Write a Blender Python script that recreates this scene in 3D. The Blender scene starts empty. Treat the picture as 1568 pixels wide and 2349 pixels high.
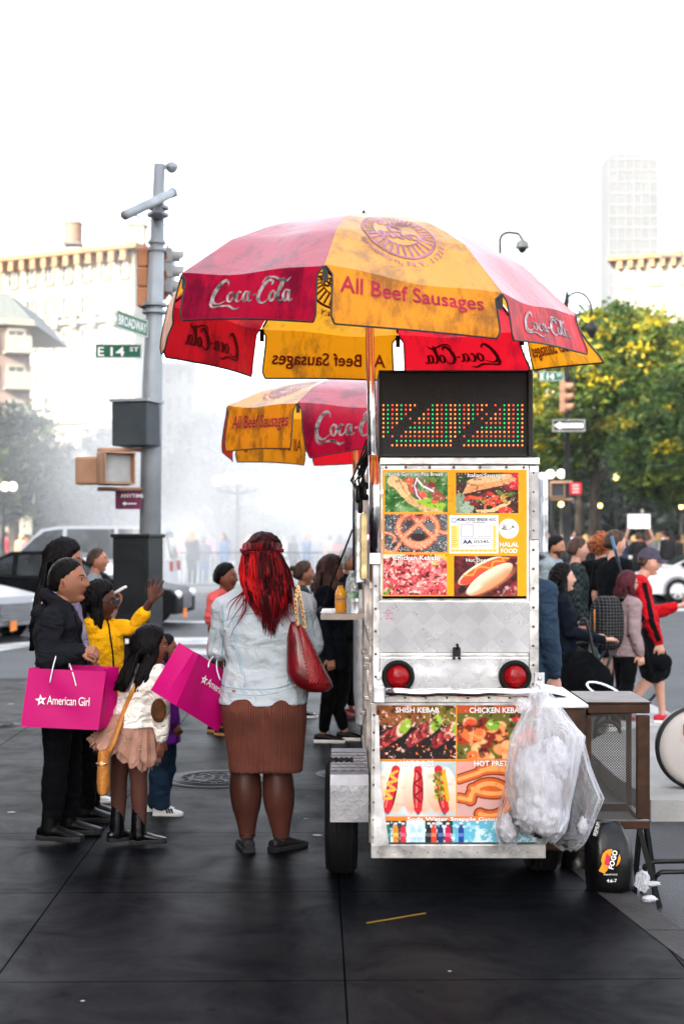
import bpy, bmesh, math, random
import numpy as np
from mathutils import Vector, Matrix, noise as mnoise
random.seed(7); np.random.seed(7)
SC = bpy.context.scene
COL = SC.collection
R = math.radians
F = 3262.0; EYE = 1.6

# ---------------------------------------------------------------- camera, sky, sun, exposure
cam_data = bpy.data.cameras.new('camera')
cam = bpy.data.objects.new('camera', cam_data); COL.objects.link(cam)
cam.location = (0, 0, EYE); cam.rotation_euler = (R(90), 0, 0)
cam_data.sensor_fit = 'VERTICAL'; cam_data.sensor_height = 36; cam_data.sensor_width = 24
cam_data.lens = 50; cam_data.shift_y = 0.0236
cam_data.clip_start = 0.05; cam_data.clip_end = 3000
cam_data.dof.use_dof = True; cam_data.dof.focus_distance = 6.9; cam_data.dof.aperture_fstop = 2.8
SC.camera = cam
world = bpy.data.worlds.new("World"); SC.world = world; world.use_nodes = True
wn = world.node_tree; wn.nodes.clear()
sky = wn.nodes.new('ShaderNodeTexSky'); sky.sky_type = 'NISHITA'; sky.sun_disc = False
SUN_EL, SUN_AZ = 24, 217          # azimuth measured clockwise from +Y: the sun stands to the left, a little behind the camera
sky.sun_elevation = R(SUN_EL); sky.sun_rotation = R(SUN_AZ); sky.air_density = 1.0; sky.dust_density = 6.0; sky.ozone_density = 1.0
hs = wn.nodes.new('ShaderNodeHueSaturation'); hs.inputs['Saturation'].default_value = 0.45
bg = wn.nodes.new('ShaderNodeBackground'); bg.inputs['Strength'].default_value = 0.15
wo = wn.nodes.new('ShaderNodeOutputWorld')
wtc = wn.nodes.new('ShaderNodeTexCoord'); wnz = wn.nodes.new('ShaderNodeTexNoise'); wnz.inputs['Scale'].default_value = 1.6; wnz.inputs['Detail'].default_value = 5
wcr = wn.nodes.new('ShaderNodeValToRGB'); wcr.color_ramp.elements[0].position = .3; wcr.color_ramp.elements[0].color = (.9, .95, 1.05, 1); wcr.color_ramp.elements[1].position = .7; wcr.color_ramp.elements[1].color = (2.2, 2.25, 2.35, 1)   # thin bright cloud veil
wad = wn.nodes.new('ShaderNodeMixRGB'); wad.blend_type = 'ADD'; wad.inputs[0].default_value = 1
wn.links.new(wtc.outputs['Generated'], wnz.inputs['Vector']); wn.links.new(wnz.outputs['Fac'], wcr.inputs[0]); wn.links.new(wcr.outputs[0], wad.inputs[2])
wn.links.new(sky.outputs[0], hs.inputs['Color']); wn.links.new(hs.outputs[0], wad.inputs[1]); wn.links.new(wad.outputs[0], bg.inputs['Color']); wn.links.new(bg.outputs[0], wo.inputs['Surface'])
sun_data = bpy.data.lights.new('sun', 'SUN'); sun_data.energy = 2.6; sun_data.angle = R(0.5); sun_data.color = (1, 0.9, 0.74)
sun = bpy.data.objects.new('sun', sun_data); COL.objects.link(sun)
_d = Vector((math.sin(R(SUN_AZ)) * math.cos(R(SUN_EL)), math.cos(R(SUN_AZ)) * math.cos(R(SUN_EL)), math.sin(R(SUN_EL))))
sun.rotation_euler = _d.to_track_quat('Z', 'Y').to_euler()
sun.location = _d * 60
SC.view_settings.view_transform = 'Standard'; SC.view_settings.look = 'None'
SC.view_settings.gamma = 1; SC.view_settings.use_curve_mapping = False
SC.view_settings.exposure = 2.4
SC.cycles.max_bounces = 8; SC.cycles.transparent_max_bounces = 24; SC.cycles.volume_bounces = 3
SC.cycles.sample_clamp_indirect = 6

# ---------------------------------------------------------------- helpers
def P(u, v, Y):                    # where the sight line through a point of the photo stands at distance Y
    return Vector(((u - 784) * Y / F, Y, EYE + (1230 - v) * Y / F))
def G(u, v, z=0.0):                # the same on level ground of height z
    return P(u, v, F * (EYE - z) / (v - 1230))
def props(o, label=None, cat=None, group=None, kind=None):
    if label: o['label'] = label
    if cat: o['category'] = cat
    if group: o['group'] = group
    if kind: o['kind'] = kind
    return o
def empty(name, loc=(0, 0, 0), label=None, cat=None, group=None, rz=0):
    o = bpy.data.objects.new(name, None); COL.objects.link(o); o.location = loc; o.rotation_euler = (0, 0, rz)
    o.empty_display_size = 0.1
    return props(o, label, cat, group)
def link(name, me, parent=None, loc=None):
    """an object whose mesh is in world coordinates; parenting keeps it in place"""
    o = bpy.data.objects.new(name, me); COL.objects.link(o)
    if parent is not None:
        o.parent = parent
        o.matrix_parent_inverse = world_of(parent).inverted()
    return o
def world_of(o):
    m = Matrix.LocRotScale(o.location, o.rotation_euler, o.scale)
    if o.parent is not None:
        m = world_of(o.parent) @ o.matrix_parent_inverse @ m
    return m

_M = {}
def mat(name, col, rough=0.6, metal=0.0, var=0.12, scale=6.0, bump=0.0, bscale=60.0, spec=0.2, col2=None, stretch=None,
        emis=0.0, alpha=1.0, transm=0.0, transl=0.0, coat=0.0, sheen=0.0, detail=6, fac=(0.35, 0.65), sss=0.0, alpha_noise=None):
    if name in _M: return _M[name]
    m = bpy.data.materials.new(name); m.use_nodes = True; _M[name] = m
    nt = m.node_tree; N = nt.nodes; L = nt.links
    b = N['Principled BSDF']; out = N['Material Output']
    b.inputs['Roughness'].default_value = rough; b.inputs['Metallic'].default_value = metal
    b.inputs['Specular IOR Level'].default_value = spec
    if coat: b.inputs['Coat Weight'].default_value = coat
    if sheen: b.inputs['Sheen Weight'].default_value = sheen
    if transm: b.inputs['Transmission Weight'].default_value = transm
    if sss:
        b.inputs['Subsurface Weight'].default_value = sss; b.inputs['Subsurface Radius'].default_value = (0.9, 0.35, 0.2); b.inputs['Subsurface Scale'].default_value = 0.01
    tc = N.new('ShaderNodeTexCoord'); src = tc.outputs['Object']
    if stretch:
        mp = N.new('ShaderNodeMapping'); mp.inputs['Scale'].default_value = stretch; L.new(src, mp.inputs['Vector']); src = mp.outputs[0]
    c1 = tuple(col[:3]) + (1,)
    c2 = tuple(col2[:3]) + (1,) if col2 else tuple(max(0, c * (1 - var * 2)) for c in col[:3]) + (1,)
    nz = N.new('ShaderNodeTexNoise'); nz.inputs['Scale'].default_value = scale; nz.inputs['Detail'].default_value = detail
    L.new(src, nz.inputs['Vector'])
    cr = N.new('ShaderNodeValToRGB'); cr.color_ramp.elements[0].position = fac[0]; cr.color_ramp.elements[1].position = fac[1]
    cr.color_ramp.elements[0].color = c2; cr.color_ramp.elements[1].color = c1
    L.new(nz.outputs['Fac'], cr.inputs['Fac']); L.new(cr.outputs[0], b.inputs['Base Color'])
    if emis:
        L.new(cr.outputs[0], b.inputs['Emission Color']); b.inputs['Emission Strength'].default_value = emis
    if alpha < 1: b.inputs['Alpha'].default_value = alpha
    if bump:
        n2 = N.new('ShaderNodeTexNoise'); n2.inputs['Scale'].default_value = bscale; n2.inputs['Detail'].default_value = 4
        L.new(src, n2.inputs['Vector'])
        bp = N.new('ShaderNodeBump'); bp.inputs['Strength'].default_value = min(1, bump); bp.inputs['Distance'].default_value = 0.01
        L.new(n2.outputs['Fac'], bp.inputs['Height']); L.new(bp.outputs[0], b.inputs['Normal'])
    if transl:
        tr = N.new('ShaderNodeBsdfTranslucent'); L.new(cr.outputs[0], tr.inputs['Color'])
        mx = N.new('ShaderNodeMixShader'); mx.inputs[0].default_value = transl
        L.new(b.outputs[0], mx.inputs[1]); L.new(tr.outputs[0], mx.inputs[2]); L.new(mx.outputs[0], out.inputs['Surface'])
    return m
def fabric(name, col, rough=0.9, bump=0.5, fold=7.0, var=0.1, **k):
    """cloth: broad folds plus a fine weave"""
    if name in _M: return _M[name]
    m = mat(name, col, rough=rough, var=var, scale=9, spec=0.06, **k)
    nt = m.node_tree; N = nt.nodes; L = nt.links; b = N['Principled BSDF']
    tc = N.new('ShaderNodeTexCoord')
    a = N.new('ShaderNodeTexNoise'); a.inputs['Scale'].default_value = fold; a.inputs['Detail'].default_value = 3; a.inputs['Distortion'].default_value = 1.2
    mp = N.new('ShaderNodeMapping'); mp.inputs['Scale'].default_value = (1.0, 1.0, 1.7); L.new(tc.outputs['Object'], mp.inputs[0]); L.new(mp.outputs[0], a.inputs['Vector'])
    w = N.new('ShaderNodeTexNoise'); w.inputs['Scale'].default_value = 260; L.new(tc.outputs['Object'], w.inputs['Vector'])
    b1 = N.new('ShaderNodeBump'); b1.inputs['Strength'].default_value = bump; b1.inputs['Distance'].default_value = 0.06
    b2 = N.new('ShaderNodeBump'); b2.inputs['Strength'].default_value = 0.25; b2.inputs['Distance'].default_value = 0.004
    L.new(a.outputs['Fac'], b1.inputs['Height']); L.new(w.outputs['Fac'], b2.inputs['Height']); L.new(b1.outputs[0], b2.inputs['Normal'])
    L.new(b2.outputs[0], b.inputs['Normal'])
    return m
def painted(name, rough=0.5, coat=0.0, transl=0.0, bump=0.0, attr='paint', metal=0.0, streak=0.0):
    """colours carried by the mesh itself (printed pictures, patterns)"""
    if name in _M: return _M[name]
    m = bpy.data.materials.new(name); m.use_nodes = True; _M[name] = m
    N = m.node_tree.nodes; L = m.node_tree.links; b = N['Principled BSDF']
    at = N.new('ShaderNodeVertexColor'); at.layer_name = attr
    L.new(at.outputs[0], b.inputs['Base Color']); b.inputs['Roughness'].default_value = rough; b.inputs['Coat Weight'].default_value = coat; b.inputs['Metallic'].default_value = metal; b.inputs['Specular IOR Level'].default_value = .15
    if transl:
        tr = N.new('ShaderNodeBsdfTranslucent'); L.new(at.outputs[0], tr.inputs['Color'])
        mx = N.new('ShaderNodeMixShader'); mx.inputs[0].default_value = transl
        L.new(b.outputs[0], mx.inputs[1]); L.new(tr.outputs[0], mx.inputs[2]); L.new(mx.outputs[0], N['Material Output'].inputs['Surface'])
    if bump:
        tc = N.new('ShaderNodeTexCoord'); n2 = N.new('ShaderNodeTexNoise'); n2.inputs['Scale'].default_value = 9; n2.inputs['Detail'].default_value = 5
        bp = N.new('ShaderNodeBump'); bp.inputs['Strength'].default_value = bump; bp.inputs['Distance'].default_value = 0.03
        L.new(tc.outputs['Object'], n2.inputs['Vector']); L.new(n2.outputs['Fac'], bp.inputs['Height']); L.new(bp.outputs[0], b.inputs['Normal'])
    return m

class MB:
    """collects shapes; build() links them as ONE mesh object"""
    def __init__(s): s.v = []; s.f = []; s.m = []; s.mats = []; s.smooth = []
    def mi(s, m):
        if m is None: return 0
        if m not in s.mats: s.mats.append(m)
        return s.mats.index(m)
    def add(s, vs, fs, m=None, smooth=False):
        k = len(s.v); s.v.extend([tuple(p) for p in vs]); i = s.mi(m)
        for f in fs: s.f.append(tuple(k + a for a in f)); s.m.append(i); s.smooth.append(smooth)
        return s
    def box(s, c, size, m=None, rot=None, bev=0.0):
        sx, sy, sz = [a / 2 for a in size]
        if bev <= 0:
            vs = [Vector((x * sx, y * sy, z * sz)) for x in (-1, 1) for y in (-1, 1) for z in (-1, 1)]
            fs = [(0, 1, 3, 2), (4, 6, 7, 5), (0, 4, 5, 1), (2, 3, 7, 6), (0, 2, 6, 4), (1, 5, 7, 3)]
            sm = False
        else:
            bm = bmesh.new(); bmesh.ops.create_cube(bm, size=1); bmesh.ops.scale(bm, vec=size, verts=bm.verts)
            bmesh.ops.bevel(bm, geom=bm.edges[:], offset=min(bev, min(size) * .45), segments=2, affect='EDGES', profile=0.5)
            bm.verts.index_update(); vs = [v.co.copy() for v in bm.verts]; fs = [[v.index for v in f.verts] for f in bm.faces]; bm.free(); sm = False
        if rot is not None: vs = [rot @ v for v in vs]
        c = Vector(c)
        return s.add([v + c for v in vs], fs, m, sm)
    def bar(s, a, b, w, h=None, m=None, up=Vector((0, 0, 1)), bev=0):
        a = Vector(a); b = Vector(b); d = b - a; h = h or w
        z = d.normalized(); x = up.cross(z)
        if x.length < 1e-4: x = Vector((1, 0, 0)).cross(z)
        x.normalize(); y = z.cross(x)
        rot = Matrix((x, y, z)).transposed()
        return s.box((a + b) / 2, (w, h, d.length), m, rot, bev)
    def tube(s, pts, r, n=10, m=None, closed=False, cap=True, smooth=True, flat=None, side=None):
        pts = [Vector(p) for p in pts]; k = len(pts)
        rs = r if isinstance(r, (list, tuple)) else [r] * k
        vs = []; prev = None
        for i, p in enumerate(pts):
            if closed: d = pts[(i + 1) % k] - pts[i - 1]
            else: d = pts[min(i + 1, k - 1)] - pts[max(i - 1, 0)]
            if d.length < 1e-9: d = Vector((0, 0, 1))
            d.normalize()
            if side is not None: a = Vector(side)
            elif prev is None: a = Vector((0, 0, 1)) if abs(d.z) < 0.9 else Vector((1, 0, 0))
            else: a = prev
            a = a - d * a.dot(d)
            if a.length < 1e-6: a = d.orthogonal()
            a.normalize(); prev = a; c = d.cross(a)
            fl = 1.0 if flat is None else flat
            for j in range(n):
                t = 2 * math.pi * j / n
                vs.append(p + a * (rs[i] * math.cos(t)) + c * (rs[i] * fl * math.sin(t)))
        fs = []
        for i in range(k if closed else k - 1):
            i2 = (i + 1) % k
            for j in range(n):
                j2 = (j + 1) % n
                fs.append((i * n + j, i * n + j2, i2 * n + j2, i2 * n + j))
        if cap and not closed:
            fs.append(tuple(range(n - 1, -1, -1))); fs.append(tuple((k - 1) * n + j for j in range(n)))
        return s.add(vs, fs, m, smooth)
    def cyl(s, a, b, r, n=20, m=None, smooth=True, r2=None):
        """cylinder with crisp end faces"""
        a = Vector(a); b = Vector(b)
        s.tube([a, b], [r, r if r2 is None else r2], n, m, cap=False, smooth=smooth)
        d = (b - a).normalized(); e = Vector((0, 0, 1)) if abs(d.z) < 0.9 else Vector((1, 0, 0))
        e = (e - d * e.dot(d)).normalized(); c = d.cross(e)
        for q, rr, fl in ((a, r, True), (b, r if r2 is None else r2, False)):
            vs = [q + e * rr * math.cos(2 * math.pi * j / n) + c * rr * math.sin(2 * math.pi * j / n) for j in range(n)]
            f = tuple(range(n)); s.add(vs, [f[::-1] if fl else f], m)
        return s
    def sphere(s, c, r, m=None, n=16, k=10, rot=None, zr=(0, 1)):
        rx, ry, rz = (r, r, r) if not isinstance(r, (tuple, list)) else r
        c = Vector(c); vs = []; fs = []
        for i in range(k + 1):
            th = math.pi * (zr[0] + (zr[1] - zr[0]) * i / k)
            for j in range(n):
                ph = 2 * math.pi * j / n
                p = Vector((rx * math.sin(th) * math.cos(ph), ry * math.sin(th) * math.sin(ph), rz * math.cos(th)))
                if rot is not None: p = rot @ p
                vs.append(c + p)
        for i in range(k):
            for j in range(n):
                j2 = (j + 1) % n; fs.append((i * n + j, (i + 1) * n + j, (i + 1) * n + j2, i * n + j2))
        return s.add(vs, fs, m, True)
    def lathe(s, prof, c=(0, 0, 0), n=24, m=None, rot=None, smooth=True):
        """prof: (radius, height) pairs"""
        c = Vector(c); vs = []; fs = []
        for r, z in prof:
            for j in range(n):
                t = 2 * math.pi * j / n; p = Vector((r * math.cos(t), r * math.sin(t), z))
                if rot is not None: p = rot @ p
                vs.append(c + p)
        for i in range(len(prof) - 1):
            for j in range(n):
                j2 = (j + 1) % n; fs.append((i * n + j, i * n + j2, (i + 1) * n + j2, (i + 1) * n + j))
        return s.add(vs, fs, m, smooth)
    def loft(s, rings, m=None, cap=True, smooth=True, closed=True):
        n = len(rings[0]); vs = [p for r in rings for p in r]; fs = []
        for i in range(len(rings) - 1):
            for j in range(n if closed else n - 1):
                j2 = (j + 1) % n; fs.append((i * n + j, i * n + j2, (i + 1) * n + j2, (i + 1) * n + j))
        if cap and closed:
            fs.append(tuple(range(n - 1, -1, -1))); fs.append(tuple((len(rings) - 1) * n + j for j in range(n)))
        return s.add(vs, fs, m, smooth)
    def prism(s, poly, a, b, axis='Y', m=None):
        """poly: 2D points; extruded from a to b along axis"""
        def at(p, t):
            return {'X': Vector((t, p[0], p[1])), 'Y': Vector((p[0], t, p[1])), 'Z': Vector((p[0], p[1], t))}[axis]
        n = len(poly); vs = [at(p, a) for p in poly] + [at(p, b) for p in poly]
        fs = [tuple(range(n)), tuple(range(2 * n - 1, n - 1, -1))] + [(j, (j + 1) % n, n + (j + 1) % n, n + j) for j in range(n)]
        return s.add(vs, fs, m)
    def mesh(s, name='mesh', fix=True):
        me = bpy.data.meshes.new(name); me.from_pydata([tuple(v) for v in s.v], [], s.f)
        for mm in s.mats: me.materials.append(mm)
        if s.mats: me.polygons.foreach_set('material_index', s.m)
        me.polygons.foreach_set('use_smooth', s.smooth); me.update()
        if fix:
            bm = bmesh.new(); bm.from_mesh(me); bmesh.ops.recalc_face_normals(bm, faces=bm.faces); bm.to_mesh(me); bm.free()
        return me
    def build(s, name, m=None, parent=None, fix=True):
        me = s.mesh(name, fix)
        if m is not None and not s.mats: me.materials.append(m)
        return link(name, me, parent)

def np_mesh(name, V, Fq, mats, mi=None, smooth=False, colors=None):
    """mesh from numpy arrays; Fq is (n,3) or (n,4)"""
    me = bpy.data.meshes.new(name); V = np.asarray(V, dtype=np.float32); Fq = np.asarray(Fq, dtype=np.int32)
    k = Fq.shape[1]
    me.vertices.add(len(V)); me.vertices.foreach_set('co', V.ravel())
    me.loops.add(Fq.size); me.loops.foreach_set('vertex_index', Fq.ravel())
    me.polygons.add(len(Fq)); me.polygons.foreach_set('loop_start', np.arange(0, Fq.size, k, dtype=np.int32))
    for m in mats: me.materials.append(m)
    if mi is not None: me.polygons.foreach_set('material_index', np.asarray(mi, dtype=np.int32))
    me.polygons.foreach_set('use_smooth', np.full(len(Fq), smooth))
    me.update(calc_edges=True)
    if colors is not None:
        a = me.color_attributes.new('paint', 'FLOAT_COLOR', 'POINT')
        c = np.ones((len(V), 4), dtype=np.float32); c[:, :3] = colors; a.data.foreach_set('color', c.ravel())
    return me

def text_mesh(txt, size=1.0, bold=0.0, align='LEFT', shear=0.0, res=3, space=1.0):
    """flat lettering as (verts, faces) with the baseline on x; width returned"""
    cu = bpy.data.curves.new('lettering', 'FONT'); cu.body = txt; cu.size = size; cu.offset = bold * size; cu.align_x = align
    cu.shear = shear; cu.resolution_u = res; cu.space_character = space; cu.fill_mode = 'FRONT'
    ob = bpy.data.objects.new('lettering', cu); COL.objects.link(ob)
    dg = bpy.context.evaluated_depsgraph_get(); dg.update()
    me = bpy.data.meshes.new_from_object(ob.evaluated_get(dg))
    vs = [v.co.copy() for v in me.vertices]; fs = [tuple(p.vertices) for p in me.polygons]
    bpy.data.objects.remove(ob); bpy.data.curves.remove(cu); bpy.data.meshes.remove(me)
    return vs, fs
def fit(vs, w=None, h=None, x0=0.0, y0=0.0):
    """scale lettering to a width/height with its lower left corner at x0, y0"""
    if not vs: return vs
    xs = [v.x for v in vs]; ys = [v.y for v in vs]; a, b, c, d = min(xs), max(xs), min(ys), max(ys)
    sx = (w / (b - a)) if w else None; sy = (h / (d - c)) if h else None
    sx = sx or sy; sy = sy or sx
    return [Vector(((v.x - a) * sx + x0, (v.y - c) * sy + y0, 0)) for v in vs]
def lettering(mb, txt, o, ex, ey, w=None, h=None, m=None, bold=0.0, shear=0.0, res=2):
    """write txt on the plane through o (lower left) with unit directions ex, ey"""
    vs, fs = text_mesh(txt, 1.0, bold, shear=shear, res=res); vs = fit(vs, w, h)
    o = Vector(o); ex = Vector(ex); ey = Vector(ey)
    mb.add([o + ex * v.x + ey * v.y for v in vs], fs, m)
def subdiv(vs, fs, cuts_len):
    bm = bmesh.new(); bv = [bm.verts.new(v) for v in vs]
    for f in fs:
        try: bm.faces.new([bv[i] for i in f])
        except ValueError: pass
    bmesh.ops.triangulate(bm, faces=bm.faces)
    for _ in range(6):
        es = [e for e in bm.edges if e.calc_length() > cuts_len]
        if not es: break
        bmesh.ops.subdivide_edges(bm, edges=es, cuts=1); bmesh.ops.triangulate(bm, faces=bm.faces)
    bm.verts.index_update(); out = [v.co.copy() for v in bm.verts], [[v.index for v in f.verts] for f in bm.faces]; bm.free(); return out

def remeshed(mb, voxel, smooth=2, name='mesh', mats=(), fac=0.5):
    me0 = mb.mesh('tmp'); ob = bpy.data.objects.new('tmp', me0); COL.objects.link(ob)
    r = ob.modifiers.new('r', 'REMESH'); r.mode = 'VOXEL'; r.voxel_size = voxel; r.use_smooth_shade = True
    if smooth:
        s = ob.modifiers.new('s', 'SMOOTH'); s.iterations = smooth; s.factor = fac
    dg = bpy.context.evaluated_depsgraph_get(); dg.update()
    me = bpy.data.meshes.new_from_object(ob.evaluated_get(dg)); me.name = name
    bpy.data.objects.remove(ob); bpy.data.meshes.remove(me0)
    me.materials.clear()
    for m in mats: me.materials.append(m)
    me.polygons.foreach_set('material_index', [0] * len(me.polygons)); me.polygons.foreach_set('use_smooth', [True] * len(me.polygons))
    return me
def join_mesh(me, mb2):
    """append an MB's shapes to a mesh, keeping materials"""
    base = len(me.vertices); bm = bmesh.new(); bm.from_mesh(me)
    idx = {}
    for m in mb2.mats:
        k = next((i for i, x in enumerate(me.materials) if x == m), None)
        if k is None: me.materials.append(m); k = len(me.materials) - 1
        idx[m] = k
    bv = [bm.verts.new(v) for v in mb2.v]
    for f, mi, sm in zip(mb2.f, mb2.m, mb2.smooth):
        try: fc = bm.faces.new([bv[i] for i in f])
        except ValueError: continue
        fc.material_index = idx[mb2.mats[mi]] if mb2.mats else 0; fc.smooth = sm
    bm.to_mesh(me); bm.free(); me.update(); return me
# ================================================================ THE SETTING
def asphalt():
    m = mat('asphalt', (0.034, 0.035, 0.038), rough=0.6, var=0.25, scale=1.2, bump=0.5, bscale=60, spec=0.2)
    return m
def paving_mat():
    m = bpy.data.materials.new('paving'); m.use_nodes = True; N = m.node_tree.nodes; L = m.node_tree.links; b = N['Principled BSDF']
    tc = N.new('ShaderNodeTexCoord'); mp = N.new('ShaderNodeMapping'); mp.inputs['Rotation'].default_value = (0, 0, R(-1.0)); mp.inputs['Location'].default_value = (-0.10, 0.0, 0)
    L.new(tc.outputs['Object'], mp.inputs[0])
    br = N.new('ShaderNodeTexBrick'); br.offset = 0; br.squash = 1; br.inputs['Scale'].default_value = 1
    br.inputs['Brick Width'].default_value = 1.26; br.inputs['Row Height'].default_value = 1.28; br.inputs['Mortar Size'].default_value = 0.0038; br.inputs['Mortar Smooth'].default_value = 0.3
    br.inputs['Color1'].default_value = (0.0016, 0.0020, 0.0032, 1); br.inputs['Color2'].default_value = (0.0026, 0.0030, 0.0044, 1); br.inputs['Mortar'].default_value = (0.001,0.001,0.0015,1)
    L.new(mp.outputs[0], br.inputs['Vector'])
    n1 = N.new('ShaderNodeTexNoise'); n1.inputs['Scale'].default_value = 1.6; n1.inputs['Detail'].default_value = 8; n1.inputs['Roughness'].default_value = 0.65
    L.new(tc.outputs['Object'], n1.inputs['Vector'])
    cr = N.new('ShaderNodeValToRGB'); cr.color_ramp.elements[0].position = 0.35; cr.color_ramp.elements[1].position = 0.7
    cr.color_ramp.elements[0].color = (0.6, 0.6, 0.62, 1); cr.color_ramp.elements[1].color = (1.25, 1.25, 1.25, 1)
    L.new(n1.outputs[0], cr.inputs[0])
    # chewing gum and spots
    vo = N.new('ShaderNodeTexVoronoi'); vo.inputs['Scale'].default_value = 3.1; L.new(tc.outputs['Object'], vo.inputs['Vector'])
    sp = N.new('ShaderNodeValToRGB'); sp.color_ramp.elements[0].position = 0.045; sp.color_ramp.elements[0].color = (0.5, 0.5, 0.5, 1); sp.color_ramp.elements[1].position = 0.075; sp.color_ramp.elements[1].color = (1, 1, 1, 1)
    L.new(vo.outputs['Distance'], sp.inputs[0])
    m1 = N.new('ShaderNodeMixRGB'); m1.blend_type = 'MULTIPLY'; m1.inputs[0].default_value = 1; L.new(br.outputs[0], m1.inputs[1]); L.new(cr.outputs[0], m1.inputs[2])
    m2 = N.new('ShaderNodeMixRGB'); m2.blend_type = 'MULTIPLY'; m2.inputs[0].default_value = 1; L.new(m1.outputs[0], m2.inputs[1]); L.new(sp.outputs[0], m2.inputs[2])
    L.new(m2.outputs[0], b.inputs['Base Color'])
    b.inputs['Roughness'].default_value = 0.36
    n3 = N.new('ShaderNodeTexNoise'); n3.inputs['Scale'].default_value = 260; n3.inputs['Detail'].default_value = 6; L.new(tc.outputs['Object'], n3.inputs['Vector'])
    ad = N.new('ShaderNodeMath'); ad.operation = 'MULTIPLY_ADD'; ad.inputs[1].default_value = -1.0; L.new(br.outputs['Fac'], ad.inputs[0]); L.new(n3.outputs[0], ad.inputs[2])
    n4 = N.new('ShaderNodeTexNoise'); n4.inputs['Scale'].default_value = 2.2; n4.inputs['Detail'].default_value = 9; n4.inputs['Roughness'].default_value = .7; n4.inputs['Distortion'].default_value = .6; L.new(tc.outputs['Object'], n4.inputs['Vector'])
    s1 = N.new('ShaderNodeMapRange'); s1.inputs['From Min'].default_value = .3; s1.inputs['From Max'].default_value = .7; s1.inputs['To Min'].default_value = .004; s1.inputs['To Max'].default_value = .048; L.new(n4.outputs[0], s1.inputs[0])
    s2 = N.new('ShaderNodeMath'); s2.operation = 'MULTIPLY_ADD'; s2.inputs[1].default_value = -.04; s2.use_clamp = True; L.new(br.outputs['Fac'], s2.inputs[0]); L.new(s1.outputs[0], s2.inputs[2]); s5 = N.new('ShaderNodeMath'); s5.operation = 'MULTIPLY'; L.new(s2.outputs[0], s5.inputs[0]); L.new(sp.outputs[0], s5.inputs[1]); L.new(s5.outputs[0], b.inputs['Specular IOR Level'])
    s3 = N.new('ShaderNodeMapRange'); s3.inputs['To Min'].default_value = .46; s3.inputs['To Max'].default_value = .30; L.new(n4.outputs[0], s3.inputs[0]); L.new(s3.outputs[0], b.inputs['Roughness'])
    bp = N.new('ShaderNodeBump'); bp.inputs['Strength'].default_value = 0.5; bp.inputs['Distance'].default_value = 0.004; L.new(ad.outputs[0], bp.inputs['Height']); L.new(bp.outputs[0], b.inputs['Normal'])
    return m
ROADZ = -0.13
road = MB(); n = 60
road.add([(-700, -150, ROADZ), (900, -150, ROADZ), (900, 1500, ROADZ), (-700, 1500, ROADZ)], [(0, 1, 2, 3)])
props(road.build('road', asphalt()), kind='structure')
# near pavement with a kerb running off behind the cart and round the corner
edge = [(3.2, -14), (2.0, 1.5), (1.56, 4.6), (1.386, 5.77), (1.295, 6.44), (1.20, 7.5), (1.15, 9), (1.1, 12), (0.8, 14.2), (0.1, 15.5), (-1.4, 16.0), (-60, 16.6)]
inn = [(3.03, -14), (1.84, 1.5), (1.40, 4.6), (1.226, 5.77), (1.135, 6.44), (1.04, 7.5), (0.99, 9), (0.94, 12), (0.66, 14.05), (0.02, 15.35), (-1.42, 15.84), (-60, 16.44)]
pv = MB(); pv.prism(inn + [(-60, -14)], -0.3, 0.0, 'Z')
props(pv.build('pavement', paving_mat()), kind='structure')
kb = MB(); ST = mat('kerb_stone', (0.028, 0.024, 0.024), rough=0.7, var=0.3, scale=5, bump=0.4)
for i in range(len(edge) - 1):
    a, b, c, d = edge[i], edge[i + 1], inn[i + 1], inn[i]
    n = 1 + int(math.dist(a, b) / 3)
    for k in range(n):
        t0, t1 = k / n, (k + 1) / n - (0.006 if math.dist(a, b) > 1 else 0)
        q = [tuple(a[j] + (b[j] - a[j]) * t for j in (0, 1)) for t in (t0, t1)] + [tuple(d[j] + (c[j] - d[j]) * t for j in (0, 1)) for t in (t1, t0)]
        kb.prism(q, -0.3, 0.003, 'Z')
props(kb.build('kerb', ST), kind='structure')
# pavement on the far side of the street, park ground beyond
fp = MB(); CONC = mat('far_concrete', (0.13, 0.128, 0.125), rough=0.8, var=0.15, scale=0.6, bump=0.2)
fp.box((0, 66, -0.14), (400, 50, 0.28)); props(fp.build('far_pavement', CONC), kind='structure')
fk = MB(); fk.box((0, 40.9, -0.14), (400, 0.2, 0.286)); props(fk.build('far_kerb', mat('far_kerb', (0.2, 0.2, 0.2), var=0.2)), kind='structure')
pk = MB(); pk.box((0, 141, -0.14), (500, 100, 0.30)); props(pk.build('park_ground', mat('park_ground', (0.05, 0.055, 0.04), var=0.3, scale=0.4)), kind='structure')
# painted markings on the road
PAINT = mat('road_paint', (0.42, 0.42, 0.41), rough=0.7, var=0.25, scale=2.5, bump=0.2)
mk = MB(); z = ROADZ + 0.004
def gp(poly, zz=z): return [tuple(G(u, v, zz)) for u, v in poly]
for poly in ([(1398, 1596), (1470, 1606), (1600, 1664), (1700, 1740), (1585, 1728), (1400, 1640)], [(-60, 1482), (120, 1468), (96, 1478), (-90, 1508)],
             [(360, 1462), (520, 1462), (520, 1478), (350, 1478)], [(340, 1488), (540, 1488), (545, 1502), (330, 1502)], [(330, 1522), (560, 1522), (560, 1540), (330, 1540)],
             [(640, 1500), (860, 1500), (860, 1516), (640, 1516)], [(620, 1540), (870, 1540), (870, 1560), (620, 1560)], [(300, 1424), (860, 1424), (860, 1429), (300, 1429)],
             [(1480, 1396), (1900, 1396), (1900, 1402), (1480, 1402)]):
    mk.add(gp(poly), [tuple(range(len(poly)))])
props(mk.build('road_marking', PAINT), kind='structure')
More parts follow.
